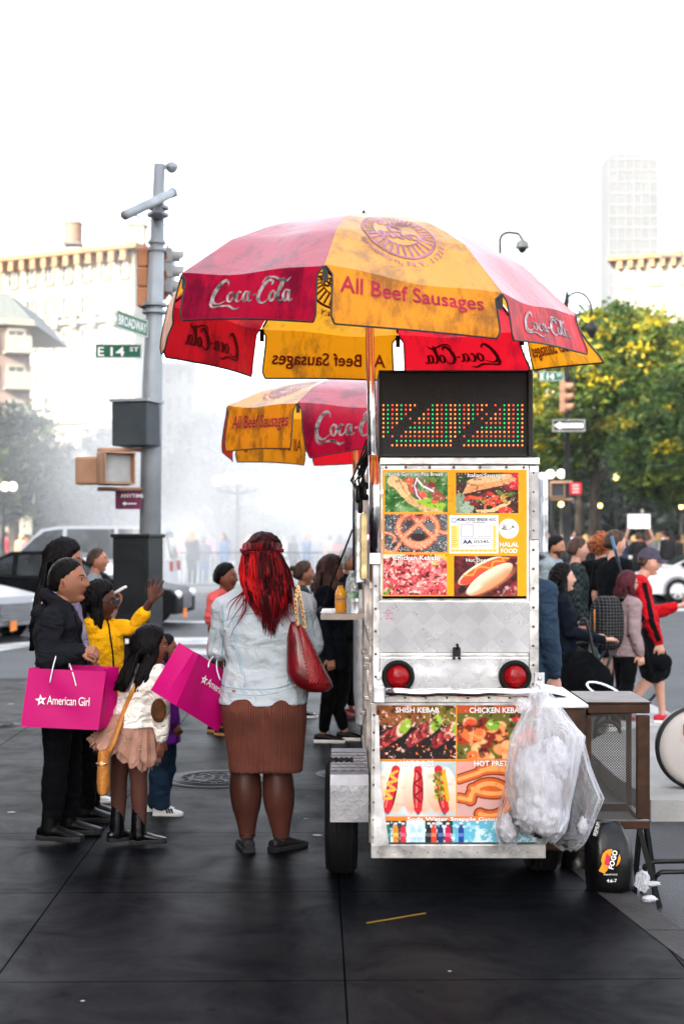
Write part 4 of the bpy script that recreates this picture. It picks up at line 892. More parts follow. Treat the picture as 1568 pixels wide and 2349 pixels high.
# hot dog
pc.clip = (762, 885, 1292, 1222); pc.rect(762, 885, 1292, 1222, (70, 22, 25)); pc.mottle((150, 40, 45), .014, .45, .7, 31); pc.mottle((225, 180, 175), .02, .66, .8, 32, .7); pc.mottle((25, 10, 12), .012, .55, .75, 33)
pc.ell(985, 1010, 215, 62, (235, 225, 195), -30, (200, 120, 70)); pc.ell(1010, 1010, 225, 55, (235, 90, 60), -28, (200, 60, 45)); pc.ell(1060, 1080, 225, 72, (245, 235, 205), -33, (235, 120, 75))
pc.ell(1110, 1100, 150, 34, (250, 150, 100), -33, soft=40, a=.7); pc.ell(930, 1160, 60, 22, (255, 215, 190), -25, soft=20)
pc.line([(840, 1050), (920, 1045), (950, 990), (985, 975), (1075, 990), (1085, 940), (1110, 930), (1180, 930), (1160, 900), (1220, 905)], 13, (235, 160, 40))
# permit and halal mark
pc.clip = None; pc.rect(722, 545, 1132, 865, (232, 234, 238)); pc.rect(735, 630, 803, 822, (236, 214, 110)); pc.rect(1086, 630, 1116, 826, (236, 214, 110)); pc.rect(735, 828, 1118, 856, (236, 214, 110)); pc.ell(762, 588, 24, 22, (150, 160, 185)); pc.ell(762, 588, 16, 14, (215, 220, 230))
for a_ in (0, 1):
    for x0, y0, x1, y1 in ((824, 625, 922, 725), (970, 628, 1068, 725), (822, 740, 1070, 796)): pc.line([(x0, y0), (x1, y0), (x1, y1), (x0, y1), (x0, y0)], 4, (110, 115, 130))
for k in range(11): pc.line([(742, 645 + k * 16), (742 + 30 + (k * 37) % 26, 645 + k * 16)], 5, (150, 135, 70))
for k in range(11): pc.line([(1092, 645 + k * 16), (1110, 645 + k * 16)], 5, (150, 135, 70))
for k in range(10): pc.line([(740 + k * 39, 843), (762 + k * 39, 843)], 6, (150, 130, 60))
pc.ell(1220, 658, 82, 82, (250, 250, 248)); pc.line(ring(1220, 658, 72, 72, 0, 360), 3.5, (120, 140, 140)); pc.line(ring(1220, 658, 54, 54, 0, 360), 3, (120, 140, 140))
for k in range(30): t = k * 12; pc.line([(1220 + 60 * math.cos(R(t)), 658 + 60 * math.sin(R(t))), (1220 + 67 * math.cos(R(t + 5)), 658 + 67 * math.sin(R(t + 5)))], 4, (90, 120, 115), .8)
# dirt running down the vinyl
n_ = pc.noise(.02, 77); st = np.clip((n_ - .58) * 5, 0, 1) * np.clip((pc.noise(.004, 78) - .4) * 3, 0, 1); pc.put(st * .35, (90, 70, 50)); pc.line([(620, 298), (740, 300)], 7, (40, 35, 35), .7); pc.line([(900, 298), (1010, 298)], 5, (80, 50, 40), .6)
K2 = 2.0907 * 1.74362
def px2w(x, y, Y=YF - .0): full = (1450 + x / 2.0907, 1800 + y / 2.0907); return FX(full[0] * .57352, Y), FZ(full[1] * .57352, Y)
x0, z0 = px2w(165, 165); x1, z1 = px2w(1370, 1245)
YP1 = YF + .004
V, Fq, C_ = pc.build((x0, YP1, z0), (1, 0, 0), (0, 0, 1), x1 - x0, z0 - z1)
pm = painted('printed_vinyl', rough=.5, coat=.04)
po = link('menu_poster', np_mesh('menu_poster', V, Fq, [pm], colors=C_), cart); po['label'] = 'orange menu poster with six food pictures on the upper cart'
mb = MB(); mb.box(((x0 + x1) / 2, YF + .013, (z0 + z1) / 2), (x1 - x0 + .02, .016, z0 - z1 + .02)); mb.build('poster_board', STEEL, cart)
WL = mat('print_white', (.7, .7, .68), rough=.5, var=.05); BL = mat('print_black', (.012, .012, .016), rough=.5); RDL = mat('print_red', (.55, .05, .03), rough=.5); NV = mat('print_navy', (.03, .035, .12), rough=.5)
def txt2(mb, t, x, y, w, h, m, Yo=YP1 - .0015, bold=.01, shear=0, outline=None):
    a = px2w(x, y); b = px2w(x + w, y)
    if outline: lettering(mb, t, Vector((a[0] - .0012, Yo + .0007, a[1] - .0012)), EX, EZ, (b[0] - a[0]) + .0024, h / 2.0907 * .57352 * YF / F + .0024, outline, bold=bold + .05)
    lettering(mb, t, Vector((a[0], Yo, a[1])), EX, EZ, b[0] - a[0], h / 2.0907 * .57352 * YF / F, m, bold=bold, shear=shear)
mb = MB(); txt2(mb, 'Lamb Gyro on Pita Bread', 218, 226, 446, 40, WL, outline=BL); txt2(mb, 'Italian Sausage', 876, 236, 298, 42, WL, outline=BL); txt2(mb, 'Hot Pretzel', 305, 578, 252, 34, RDL, bold=.02); txt2(mb, 'Chicken Kebab', 248, 920, 380, 40, WL, outline=BL, bold=.02); txt2(mb, 'Hot Dog', 864, 944, 164, 38, WL, outline=BL); txt2(mb, 'on stick', 384, 1196, 96, 22, WL)
txt2(mb, 'MOBILE FOOD VENDOR', 790, 594, 254, 27, BL, bold=.03); txt2(mb, 'NYC', 1056, 594, 56, 24, NV, bold=.04); txt2(mb, 'NOT TRANSFERABLE', 864, 610, 162, 10, BL); txt2(mb, 'AA', 834, 784, 80, 34, NV, bold=.05); txt2(mb, '05545', 928, 780, 124, 28, BL); txt2(mb, 'Complaints?   Call 311', 872, 812, 150, 9, BL)
txt2(mb, 'HALAL', 1144, 808, 158, 38, WL, bold=.02); txt2(mb, 'FOOD', 1154, 862, 136, 38, WL, bold=.02); txt2(mb, 'HALAL', 1182, 690, 72, 14, mat('print_grey', (.3, .33, .33)))
# the arabic word drawn as pen strokes
def stroke(mb, pts, w, f, m):
    """flat ribbon through pts (2D) with widths, mapped to the world by f"""
    n = len(pts); w = w if isinstance(w, (list, tuple)) else [w] * n; L_ = []; Rr = []
    for i in range(n):
        a = pts[max(i - 1, 0)]; b = pts[min(i + 1, n - 1)]; dx, dy = b[0] - a[0], b[1] - a[1]; d = math.hypot(dx, dy) or 1; nx, ny = -dy / d * w[i] / 2, dx / d * w[i] / 2
        L_.append(f(pts[i][0] + nx, pts[i][1] + ny)); Rr.append(f(pts[i][0] - nx, pts[i][1] - ny))
    mb.add(L_ + Rr, [(i, i + 1, n + i + 1, n + i) for i in range(n - 1)], m)
def smooth_pts(pts, k=5):
    out = []; n = len(pts)
    for i in range(n - 1):
        p0, p1, p2, p3 = pts[max(i - 1, 0)], pts[i], pts[i + 1], pts[min(i + 2, n - 1)]
        for j in range(k):
            t = j / k; out.append(tuple(.5 * (2 * p1[c] + (p2[c] - p0[c]) * t + (2 * p0[c] - 5 * p1[c] + 4 * p2[c] - p3[c]) * t * t + (3 * p1[c] - p0[c] - 3 * p2[c] + p3[c]) * t ** 3) for c in range(len(p1))))
    out.append(pts[-1]); return out
fa = lambda x, y: Vector((px2w(x, y)[0], YP1 - .002, px2w(x, y)[1]))
for s_ in ([(1268, 650), (1245, 640), (1262, 632), (1238, 655), (1205, 662), (1200, 620)], [(1200, 660), (1190, 664), (1186, 622)], [(1186, 640), (1176, 664), (1196, 668)], [(1178, 625), (1172, 662), (1160, 650)]): stroke(mb, smooth_pts(s_), 5, fa, BL)
mb.build('lettering', None, po)
# pink writing on the quilted panel
mb = MB(); PK = mat('print_pink', (.6, .05, .25))
for i, w_ in enumerate(('the', 'future', 'is', 'female')): lettering(mb, w_, (FX(886 - (i % 2) * 3), YF - .0005, FZ(1402 + i * 6.3)), EX, EZ, (.018, .034, .012, .038)[i], .0095, PK, shear=.4)
mb.build('sticker', None, cart)
# lower poster
def px3w(x, y, Y=YF): f = (1450 + x / 1.22118, 2700 + y / 1.22118); return FX(f[0] * .57352, Y), FZ(f[1] * .57352, Y)
pl = Pic(65, 148, 850, 822, 3.0, (235, 125, 30))
pl.clip = (68, 150, 455, 412); pl.rect(68, 150, 455, 412, (26, 18, 16)); pl.rect(68, 150, 455, 250, (140, 78, 30)); pl.put(np.clip((pl.X - 250) / 120, 0, 1) * (pl.Y < 245), (110, 108, 25), .8); pl.put(np.clip((pl.Y - 238) / 20, 0, 1), (26, 16, 15)); pl.line([(60, 285), (180, 240), (300, 225)], 6, (90, 80, 75))
rr = random.Random(8)
for (x, y, sc) in ((150, 290, 1), (300, 275, 1.05), (415, 285, .9)):
    pl.line([(x - 90 * sc, y + 60), (x + 70 * sc, y - 75)], 5, (120, 100, 80))
    for k in range(9):
        t = k / 8 - .5; pl.ell(x + t * 110 * sc, y - t * 75 * sc, 24, 42, [(150, 35, 45), (225, 110, 90), (110, 20, 30), (245, 190, 160), (190, 70, 60), (140, 170, 50)][(k * 2 + (k > 6)) % 6], 30 + rr.uniform(-10, 10), soft=6)
    pl.ell(x + 70 * sc, y - 55, 12, 26, (160, 190, 70), -25)
pl.mottle((250, 200, 185), .06, .64, .76, 4, .8 ); pl.mottle((20, 8, 8), .05, .58, .7, 41, .8)
for k in range(14): pl.ell(rr.uniform(75, 450), rr.uniform(340, 405), 6, 3, (240, 110, 40), rr.uniform(0, 90))
pl.clip = (459, 150, 850, 412); pl.rect(459, 150, 850, 412, (95, 95, 30)); pl.rect(459, 150, 850, 185, (190, 75, 35)); pl.mottle((50, 60, 20), .012, .5, .7, 51)
for k in range(60):
    x = rr.uniform(490, 850); y = 200 + (x - 490) * .25 + rr.uniform(0, 190); pl.ell(x, y, rr.uniform(20, 40), rr.uniform(16, 30), rr.choice([(240, 110, 50), (225, 80, 40), (250, 150, 90), (170, 50, 25), (255, 180, 120), (120, 30, 15)]), rr.uniform(-50, 50), soft=8)
pl.ell(635, 245, 34, 28, (120, 165, 50)); pl.ell(750, 215, 22, 14, (200, 40, 40)); pl.mottle((60, 12, 8), .04, .62, .72, 52, .85); pl.mottle((255, 225, 190), .05, .68, .8, 53, .7)
pl.clip = (68, 422, 455, 690); pl.rect(68, 422, 455, 690, (205, 215, 220)); pl.mottle((160, 180, 185), .006, .4, .7, 54)
for (x, dx) in ((140, 28), (270, 0), (385, -22)):
    for o_, c, c2 in ((-46, (250, 225, 205), (225, 150, 120)), (46, (245, 230, 215), (215, 170, 140))): pl.ell(x + o_ * .75, 565, 42, 112, c, dx * .35, c2, soft=9)
    pl.ell(x, 565, 26, 118, (60, 15, 15), dx * .35); pl.line([(x + dx * .75, 462), (x - dx * .75, 655)], 40, (200, 30, 45)); pl.line([(x + dx * .75 - 6, 475), (x - dx * .75 - 8, 645)], 8, (250, 130, 120), .8)
pl.line(smooth_pts([(168, 470), (135, 490), (165, 515), (120, 530), (158, 560), (108, 570), (140, 600), (105, 605)], 4), 12, (250, 175, 60)); pl.line(smooth_pts([(262, 470), (285, 500), (255, 530), (288, 560), (256, 590), (282, 620)], 4), 9, (110, 10, 30))
pl.line([(395, 470), (415, 610)], 18, (245, 165, 30)); 
for k in range(30): pl.ell(345 + rr.uniform(0, 40) + k * .4, 480 + k * 4.4, 11, 8, rr.choice([(150, 140, 40), (190, 170, 60), (100, 100, 25)]), rr.uniform(0, 90))
pl.clip = (459, 422, 850, 690); pl.rect(459, 422, 850, 690, (215, 150, 140)); pl.put(np.clip((pl.Y - 560) / 80, 0, 1), (190, 160, 160), .6)
for w, c in ((66, (120, 45, 15)), (50, (210, 95, 35)), (22, (245, 160, 90))):
    pl.line(ring(620, 610, 95, 80, -180, 120), w, c); pl.line(ring(640, 520, 130, 60, -120, 150), w * .9, c); pl.line([(470, 510), (560, 480), (650, 440), (760, 450)], w * .8, c); pl.line([(470, 600), (520, 610), (540, 560)], w * .8, c); pl.line(ring(790, 560, 70, 90, 90, 300), w, c)
pl.clip = None; pl.rect(65, 690, 850, 712, (235, 125, 30)); pl.rect(65, 712, 850, 822, (40, 60, 60)); pl.clip = (110, 712, 850, 818); pl.rect(215, 712, 305, 818, (190, 225, 235)); pl.rect(440, 712, 850, 818, (95, 175, 200))
pl.mottle((225, 245, 250), .05, .5, .68, 61, .75)
for x, c in ((122, (20, 130, 110)), (160, (240, 130, 30)), (197, (200, 40, 60)), (345, (225, 60, 40)), (380, (30, 45, 95)), (415, (190, 20, 70)), (322, (30, 30, 40)), (245, (170, 200, 215)), (280, (180, 205, 220)), (480, (30, 60, 140))):
    pl.line([(x, 755), (x, 812)], 26, c); pl.line([(x, 728), (x, 760)], 12, c); pl.ell(x, 726, 8, 5, (230, 230, 230)); pl.rect(x - 12, 772, x + 12, 790, tuple(min(255, q + 60) for q in c))
pl.clip = None; pl.line([(457, 150), (457, 690)], 4, (240, 150, 40)); n_ = pl.noise(.03, 87); pl.put(np.clip((n_ - .62) * 6, 0, 1), (60, 50, 45), .3)
x0, z0 = px3w(65, 148); x1, z1 = px3w(850, 822)
V, Fq, C_ = pl.build((x0, YP1, z0), (1, 0, 0), (0, 0, 1), x1 - x0, z0 - z1)
po2 = link('menu_poster', np_mesh('menu_poster', V, Fq, [pm], colors=C_), cart); po2['label'] = 'lower menu poster with kebabs, hot dogs and pretzels'
mb = MB()
def txt3(t, x, y, w, h): a = px3w(x, y); b = px3w(x + w, y); hh = h / 1.22118 * .57352 * YF / F; lettering(mb, t, Vector((a[0] - .0015, YP1 - .001, a[1] - .0015)), EX, EZ, b[0] - a[0] + .003, hh + .003, mat('print_shadow', (.25, .05, .04)), bold=.05); lettering(mb, t, Vector((a[0], YP1 - .0018, a[1])), EX, EZ, b[0] - a[0], hh, WL, bold=.025)
for a_ in (('SHISH KEBAB', 160, 184, 212, 26), ('CHICKEN KEBAB', 520, 186, 262, 28), ('HOT DOGS', 182, 446, 164, 28), ('HOT PRETZEL', 542, 446, 224, 28), ('Soda Water Snapple Gatorade', 216, 718, 504, 24)): txt3(*a_)
mb.build('lettering', None, po2)

# -------------- the moving light sign on top
sign = empty('led_sign', (FX(1040, 6.4), 6.5, FZ(1048, 6.4)), 'black light sign with red, yellow and green dots on top of the cart', 'light sign')
YD = 6.42; a, b = P(868, 1047, YD), P(1219, 850, YD)
mb = MB(); mb.box(((a.x + b.x) / 2, YD + .19, (a.z + b.z) / 2), (b.x - a.x, .34, b.z - a.z), None, bev=.004); mb.build('housing', mat('sign_housing', (.0015, .0015, .002), rough=.5), sign)
mb = MB(); mb.box((P(1214, 0, YD).x, YD - .004, (a.z + b.z) / 2 + .0), (.020, .05, b.z - a.z + .004), None, bev=.002); mb.sphere((P(1214, 0, YD).x, YD - .03, P(0, 908, YD).z), .004, DARK, 8, 5); mb.build('edge_strip', mat('edge_strip', (.33, .24, .2), rough=.4, metal=.6), sign)
rows = ["YGRYGRYY...GYRGYYGRYGRYY.R.GYRGY", "YGRYGRY...RGYRGYYGRYGRY...RGYRGY", "YGRYGR...YRGYRGYYGRYGR.R.YRGYRGY", "YGRYG.R.YYRGYRGYYGRYG.R.YYRGYRGY", "YGRY...RRRRGYRGYYGRY...RRRRGYRGY", "YGR...GGGGGGYRGYYGR...GGGGGGYRGY", "YG...YYYYYYYYRGYYG...YYYYYYYYRGY", "Y.R.RRRRRRRRRRGYY.R.RRRRRRRRRRGY", "...GGGGGGGGGGGGY...GGGGGGGGGGGGY", "..YYYYYYYYYYYYYY..YYYYYYYYYYYYYY"]
def led(n, c, e): return mat(n, c, emis=e, var=0)
LD = {'R': led('led_red', (.9, .015, .004), .30), 'Y': led('led_amber', (1, .20, .03), .34), 'G': led('led_green', (.01, .6, .14), .34), '.': mat('led_off', (.03, .03, .03), rough=.2)}
mb = MB(); hot = mat('led_core', (1, .62, .2), emis=.5, var=0)
def ledat(x, y): return P((1450 + x / 2.0907) * .57352, (1450 + y / 2.0907) * .57352, YD)
for r_ in range(-5, 10):
    for c_ in range(32):
        ch = rows[r_][c_] if r_ >= 0 else '.'; p = ledat(173 + c_ * 37.5, 355 + r_ * 37.3)
        small = r_ < 0
        q = p + Vector((0, .018, 0)); rad = .0028 if small else (.0043 if ch != 'G' else .0036)
        mb.sphere(q, (rad, .004, rad * 1.15), LD[ch], 8, 4)
        if ch in 'RY' and not small: mb.sphere(q + Vector((.0006, -.003, .001)), (.0015, .002, .0015), hot, 6, 3)
mb.build('light_dots', None, sign)
mb = MB()
for u0, v0, u1, v1 in ((868, 850, 1208, 853), (868, 1042, 1208, 1047), (868, 850, 871, 1047)): p, q = P(u0, v0, YD), P(u1, v1, YD); mb.box(((p.x + q.x) / 2, YD + .01, (p.z + q.z) / 2), (q.x - p.x, .04, p.z - q.z))
mb.build('rim', DARK, sign)

# -------------- umbrellas
COKE = [([(2.3, 3.0), (2.25, 3.5), (1.8, 3.75), (1.1, 3.1), (.5, 2.0), (.3, 1.1), (.6, .5), (1.3, .35), (2.1, .8)], [.1, .3, .42, .5, .55, .5, .35, .2, .08]), ([(.35, 1.1), (.15, .4), (.5, -.1), (1.5, 0), (2.6, .05), (3.5, -.45), (4.3, -.2)], [.5, .4, .3, .22, .32, .3, .05]),
        ([(2.85, 2.1), (2.4, 1.6), (2.4, .9), (2.75, .65), (3.1, 1.2), (3.1, 1.8), (2.85, 2.1), (3.3, 1.9)], [.2, .35, .35, .2, .35, .3, .15, .1]), ([(4.1, 1.9), (3.85, 2.1), (3.55, 1.5), (3.6, .8), (3.9, .65), (4.4, 1.1)], [.3, .2, .4, .35, .15, .1]),
        ([(5.15, 1.9), (4.8, 2.1), (4.5, 1.5), (4.6, .8), (4.9, .7), (5.2, 1.5), (5.25, 2.1), (5.15, 1.2), (5.35, .65), (5.7, .9)], [.2, .2, .35, .35, .15, .2, .35, .4, .25, .08]), ([(5.75, 1.5), (6.15, 1.65)], [.28, .28]),
        ([(8.2, 2.8), (8.3, 3.3), (7.8, 3.5), (7.1, 2.8), (6.6, 1.7), (6.6, .9), (7.0, .4), (7.6, .6), (8.0, 1.2)], [.15, .3, .4, .5, .52, .45, .3, .15, .06]), ([(6.9, 3.2), (7.4, 3.9), (8.4, 3.9), (9.4, 3.4), (10.2, 3.3), (10.7, 3.8)], [.08, .25, .3, .3, .3, .05]),
        ([(8.5, 2.1), (8.1, 1.6), (8.1, .9), (8.4, .65), (8.75, 1.2), (8.75, 1.8), (8.5, 2.1)], [.2, .35, .35, .2, .35, .3, .15]), ([(9.0, .9), (9.6, 2.6), (9.75, 3.5), (9.5, 3.4), (9.2, 2.0), (9.2, .9), (9.5, .65), (9.9, 1.0)], [.06, .25, .3, .3, .4, .35, .2, .08]),
        ([(10.5, 1.9), (10.15, 2.1), (9.85, 1.5), (9.95, .8), (10.25, .7), (10.5, 1.5), (10.6, 2.1), (10.5, 1.2), (10.7, .65), (11.1, .95)], [.2, .2, .35, .35, .15, .2, .35, .4, .25, .08])]
def vinyl(name, c, c2, cw=.35, ci=1.5, cr_=.3):
    m = bpy.data.materials.new(name); m.use_nodes = True; _M[name] = m; N = m.node_tree.nodes; L = m.node_tree.links; b = N['Principled BSDF']
    b.inputs['Roughness'].default_value = .4; b.inputs['Specular IOR Level'].default_value = .12; b.inputs['Coat Weight'].default_value = cw; b.inputs['Coat IOR'].default_value = ci; b.inputs['Coat Roughness'].default_value = cr_
    tc = N.new('ShaderNodeTexCoord'); mp = N.new('ShaderNodeMapping'); mp.inputs['Scale'].default_value = (1, 1, .45); L.new(tc.outputs['Object'], mp.inputs[0])
    n = N.new('ShaderNodeTexNoise'); n.inputs['Scale'].default_value = 6; n.inputs['Detail'].default_value = 10; n.inputs['Roughness'].default_value = .72; L.new(mp.outputs[0], n.inputs[0])
    cr = N.new('ShaderNodeValToRGB'); cr.color_ramp.elements[0].position = .40; cr.color_ramp.elements[0].color = c2 + (1,); cr.color_ramp.elements[1].position = .52; cr.color_ramp.elements[1].color = c + (1,); L.new(n.outputs[0], cr.inputs[0]); L.new(cr.outputs[0], b.inputs['Base Color'])
    n2 = N.new('ShaderNodeTexNoise'); n2.inputs['Scale'].default_value = 5; n2.inputs['Detail'].default_value = 4; n2.inputs['Distortion'].default_value = .8; L.new(mp.outputs[0], n2.inputs[0])
    bp = N.new('ShaderNodeBump'); bp.inputs['Strength'].default_value = .55; bp.inputs['Distance'].default_value = .05; L.new(n2.outputs[0], bp.inputs['Height']); L.new(bp.outputs[0], b.inputs['Normal'])
    tr = N.new('ShaderNodeBsdfTranslucent'); L.new(cr.outputs[0], tr.inputs['Color']); mx = N.new('ShaderNodeMixShader'); mx.inputs[0].default_value = .55; L.new(b.outputs[0], mx.inputs[1]); L.new(tr.outputs[0], mx.inputs[2]); L.new(mx.outputs[0], N['Material Output'].inputs['Surface'])
    return m
VR = vinyl('red_vinyl', (.75, .008, .022), (.35, .006, .02)); VY = vinyl('yellow_vinyl', (.84, .34, .005), (.36, .14, .012)); VM = vinyl('maroon_vinyl', (.50, .006, .05), (.20, .004, .035))
GLS = {VR: vinyl('worn_glossy_red', (.75, .02, .04), (.35, .01, .03), 1, 2.7, .2), VY: vinyl('worn_glossy_yellow', (.86, .40, .02), (.48, .22, .03), 1, 1.9, .25), VM: vinyl('worn_glossy_maroon', (.55, .02, .07), (.25, .01, .05), 1, 2.7, .2)}
PIPE = mat('piping', (.02, .02, .025), rough=.5); INKR = mat('ink_magenta', (.42, .01, .05), rough=.5, var=.2, scale=20, transl=.3); INKB = mat('ink_brown', (.28, .035, .01), rough=.6); INKW = mat('ink_silver', (.34, .28, .29), rough=.5, var=.45, scale=30); INKD = mat('ink_dark_red', (.10, .004, .01), rough=.6); INKP = mat('ink_purple', (.34, .13, .2), rough=.5, var=.3, scale=14)
def umbrella(label, cx, cy, Rr_, a0, z_apex, fold_z, bot_z, cols, marks, pole_bot, pole_r=.02, flare=None):
    root = empty('market_umbrella', pole_bot, label, 'umbrella')
    cor = [(math.cos(R(a0 + 45 * k)), math.sin(R(a0 + 45 * k))) for k in range(8)]
    rf_ = Rr_ * .955
    prof = [(0, 0.0), (.10, .015), (.30, .06), (.52, .22), (.75, .50), (1.0, 1.0)]  # radius fraction, fraction of the drop
    zr = lambda r: float(np.interp(r, [p[0] for p in prof], [p[1] for p in prof]))
    def surf(k, s, t, off=0.0):
        """k panel, s 0..1 across, t 0..1 apex to fold, 1..2 down the valance"""
        c0, c1 = cor[k], cor[(k + 1) % 8]; z0f, z1f = fold_z[k], fold_z[(k + 1) % 8]; zb0, zb1 = bot_z[k], bot_z[(k + 1) % 8]
        dirx, diry = c0[0] * (1 - s) + c1[0] * s, c0[1] * (1 - s) + c1[1] * s; zf = z0f * (1 - s) + z1f * s; zb = zb0 * (1 - s) + zb1 * s
        sag = 4 * s * (1 - s)
        if t <= 1:
            r = rf_ * t; z = z_apex - (z_apex - zf) * zr(t) - .012 * sag * t; z += .006 * math.sin(s * 9 + k * 2) * t * t
        else:
            q = t - 1; r = rf_ + (Rr_ - rf_) * min(1, q * 1.2) * (1 - .3 * sag) + .006 * math.sin(s * 7 + k + q * 4) * q; z = (zf - .012 * sag) * (1 - q) + (zb + (.012 * sag) * (1 if k % 2 else .3)) * q
            fl = (flare or {}).get(k)
            if fl: r += fl[0] * q * q * (s if fl[1] else (1 - s)); z += fl[2] * q * q * (s if fl[1] else (1 - s))
        nrm = Vector((dirx, diry, .45 if t <= 1 else .05)).normalized()
        return Vector((cx + dirx * r, cy + diry * r, z)) + nrm * off
    for k in range(8):
        mb = MB(); ns, nt1, nt2 = 22, 16, 8; vs = []; 
        ts = [i / nt1 for i in range(nt1 + 1)] + [1 + (i + 1) / nt2 for i in range(nt2)]
        for t in ts:
            e = 0.0 if t <= 1 else min(.045, .30 * (t - 1))
            if t > 1.9: e += .02
            for i in range(ns + 1): s_ = i / ns; vs.append(surf(k, e + s_ * (1 - 2 * e), t))
        n1 = ns + 1; mb.add(vs, [(r_ * n1 + i, r_ * n1 + i + 1, (r_ + 1) * n1 + i + 1, (r_ + 1) * n1 + i) for r_ in range(nt1, len(ts) - 1) for i in range(ns)], cols[k], True)
        mb.add(vs, [(r_ * n1 + i, r_ * n1 + i + 1, (r_ + 1) * n1 + i + 1, (r_ + 1) * n1 + i) for r_ in range(nt1) for i in range(ns)], GLS[cols[k]], True)
        pn = mb.build('panel', None, root)
        mb = MB(); path = [surf(k, min(.045, .3 * (t - 1)) if t < 1.9 else .06, t) for t in np.linspace(1.02, 1.99, 9)] + [surf(k, .065 + (1 - .13) * i / 16, 2) for i in range(17)] + [surf(k, 1 - (min(.045, .3 * (t - 1)) if t < 1.9 else .06), t) for t in np.linspace(1.99, 1.02, 9)]
        mb.tube(path, .0042, 6, PIPE); mb.build('piping', None, pn)
        for mk_ in marks.get(k, ()):
            mb = MB(); kind, s0, s1, t0, t1, m, m_in = mk_[:7]
            if kind == 'coke': 
                for off, mm in ((.0035, m), (-.0035, m_in)):
                    fn = lambda x, y: surf(k, s0 + (s1 - s0) * x / 11, t1 - (t1 - t0) * (y + .5) / 4.5, off)
                    for pts, w in COKE: sp_ = smooth_pts([(p[0], p[1], w_) for p, w_ in zip(pts, w)], 4); stroke(mb, [(p[0], p[1]) for p in sp_], [max(.03, p[2]) for p in sp_], fn, mm)
            elif kind == 'text':
                vs, fs = text_mesh(mk_[7], 1, .012); vs = fit(vs, 1, 1); vs, fs = subdiv([Vector((v.x * 3, v.y, 0)) for v in vs], fs, .25)
                for off, mm in ((.0035, m), (-.0035, m_in)): mb.add([surf(k, s0 + (s1 - s0) * v.x / 3, t1 - (t1 - t0) * v.y, off) for v in vs], fs, mm)
            elif kind == 'badge':
                for off, mm in ((.0035, m), (-.0035, m_in)):
                    mp_ = lambda x, y: surf(k, s0 + (s1 - s0) * (x * .5 + .5) , t0 + (t1 - t0) * (.5 - y * .5), off)
                    cir = lambda r, n=48: [(r * math.cos(2 * math.pi * i / n), r * math.sin(2 * math.pi * i / n)) for i in range(n + 1)]
                    stroke(mb, cir(.97), .05, mp_, mm); stroke(mb, cir(.66), .03, mp_, mm)
                    for i in range(36): a_ = 2 * math.pi * i / 36; stroke(mb, [(.68 * math.cos(a_), .68 * math.sin(a_)), (.93 * math.cos(a_), .93 * math.sin(a_))], .05, mp_, mm)
                    for (x0, y0, x1, y1, tx) in ((-.5, .22, .5, .52, 'GOLDEN'), (-.2, -.12, .2, .2, 'D'), (-.52, -.46, .52, -.14, 'BRAND')):
                        vs, fs = text_mesh(tx, 1, .03); vs = fit(vs, x1 - x0, y1 - y0, x0, y0); vs, fs = subdiv(vs, fs, .15); mb.add([mp_(v.x, v.y) for v in vs], fs, mm)
                    vs, fs = text_mesh('Brooklyn, N.Y. 11211', 1, 0); vs = fit(vs, 2.2, .16); vs, fs = subdiv(vs, fs, .15)
                    vs = [(math.pi * 1.5 + (v.x - 1.1) / 1.15, 1.22 - v.y) for v in vs]; mb.add([mp_(r_ * math.cos(a_), r_ * math.sin(a_)) for a_, r_ in vs], fs, mm)
            mb.build('lettering' if kind != 'badge' else 'emblem', None, pn)
    # ribs under the seams
    hub = Vector((cx, cy, z_apex - .05))
    for k in range(8):
        mb = MB(); pts = [surf(k, 0.0, t, -.012) for t in (.04, .3, .55, .8, .985)]; mb.tube(pts, .005, 6); q = surf(k, 0, .52, -.014); mb.tube([q, hub + Vector((cor[k][0] * .03, cor[k][1] * .03, -.32))], .004, 6)
        e = surf(k, 0, 1.0, -.014); mb.box(e + Vector((0, 0, -.03)), (.022, .022, .06)); mb.build('rib', DARK, root)
    mb = MB(); pb = Vector(pole_bot); top = Vector((cx, cy, z_apex + .03)); mb.tube([pb, pb.lerp(top, .5), top], pole_r, 16); mb.sphere(top, .028, None, 10, 6); mb.build('pole', CHROME, root)
    mb = MB(); c = pb.lerp(top, .75); mb.tube([c - Vector((0, 0, .04)), c + Vector((0, 0, .04))], pole_r + .014, 12); mb.build('runner', DARK, root)
    return root
coke_o = lambda s0=.22, s1=.78, t0=1.2, t1=1.82: ('coke', s0, s1, t0, t1, INKW, INKD)
beef = lambda s0, s1, t0, t1, tx='All Beef Sausages': ('text', s0, s1, t0, t1, INKR, INKB, tx)
badge = ('badge', .18, .82, .40, .86, INKP, INKB)
fold = [2.665, 2.575, 2.585, 2.61, 2.645, 2.665, 2.69, 2.70]; bot = [2.43, 2.385, 2.40, 2.42, 2.415, 2.412, 2.445, 2.50]
um = umbrella('large red and yellow market umbrella over the front cart', .113, 6.5, .99, -101, 3.04, fold, bot, [VY, VR, VY, VR, VY, VR, VY, VM],
              {0: [beef(.09, .88, 1.12, 1.52), badge], 1: [coke_o()], 2: [beef(.1, .9, 1.35, 1.8)], 3: [coke_o()], 4: [beef(.1, .9, 1.42, 1.8), badge], 5: [coke_o()], 7: [coke_o(.24, .8, 1.12, 1.80)]},
              (FX(858, 6.27) + .002, 6.262, FZ(1265, 6.27)), flare={2: (.10, False, -.03), 1: (.03, True, .0), 3: (.05, False, -.01)})
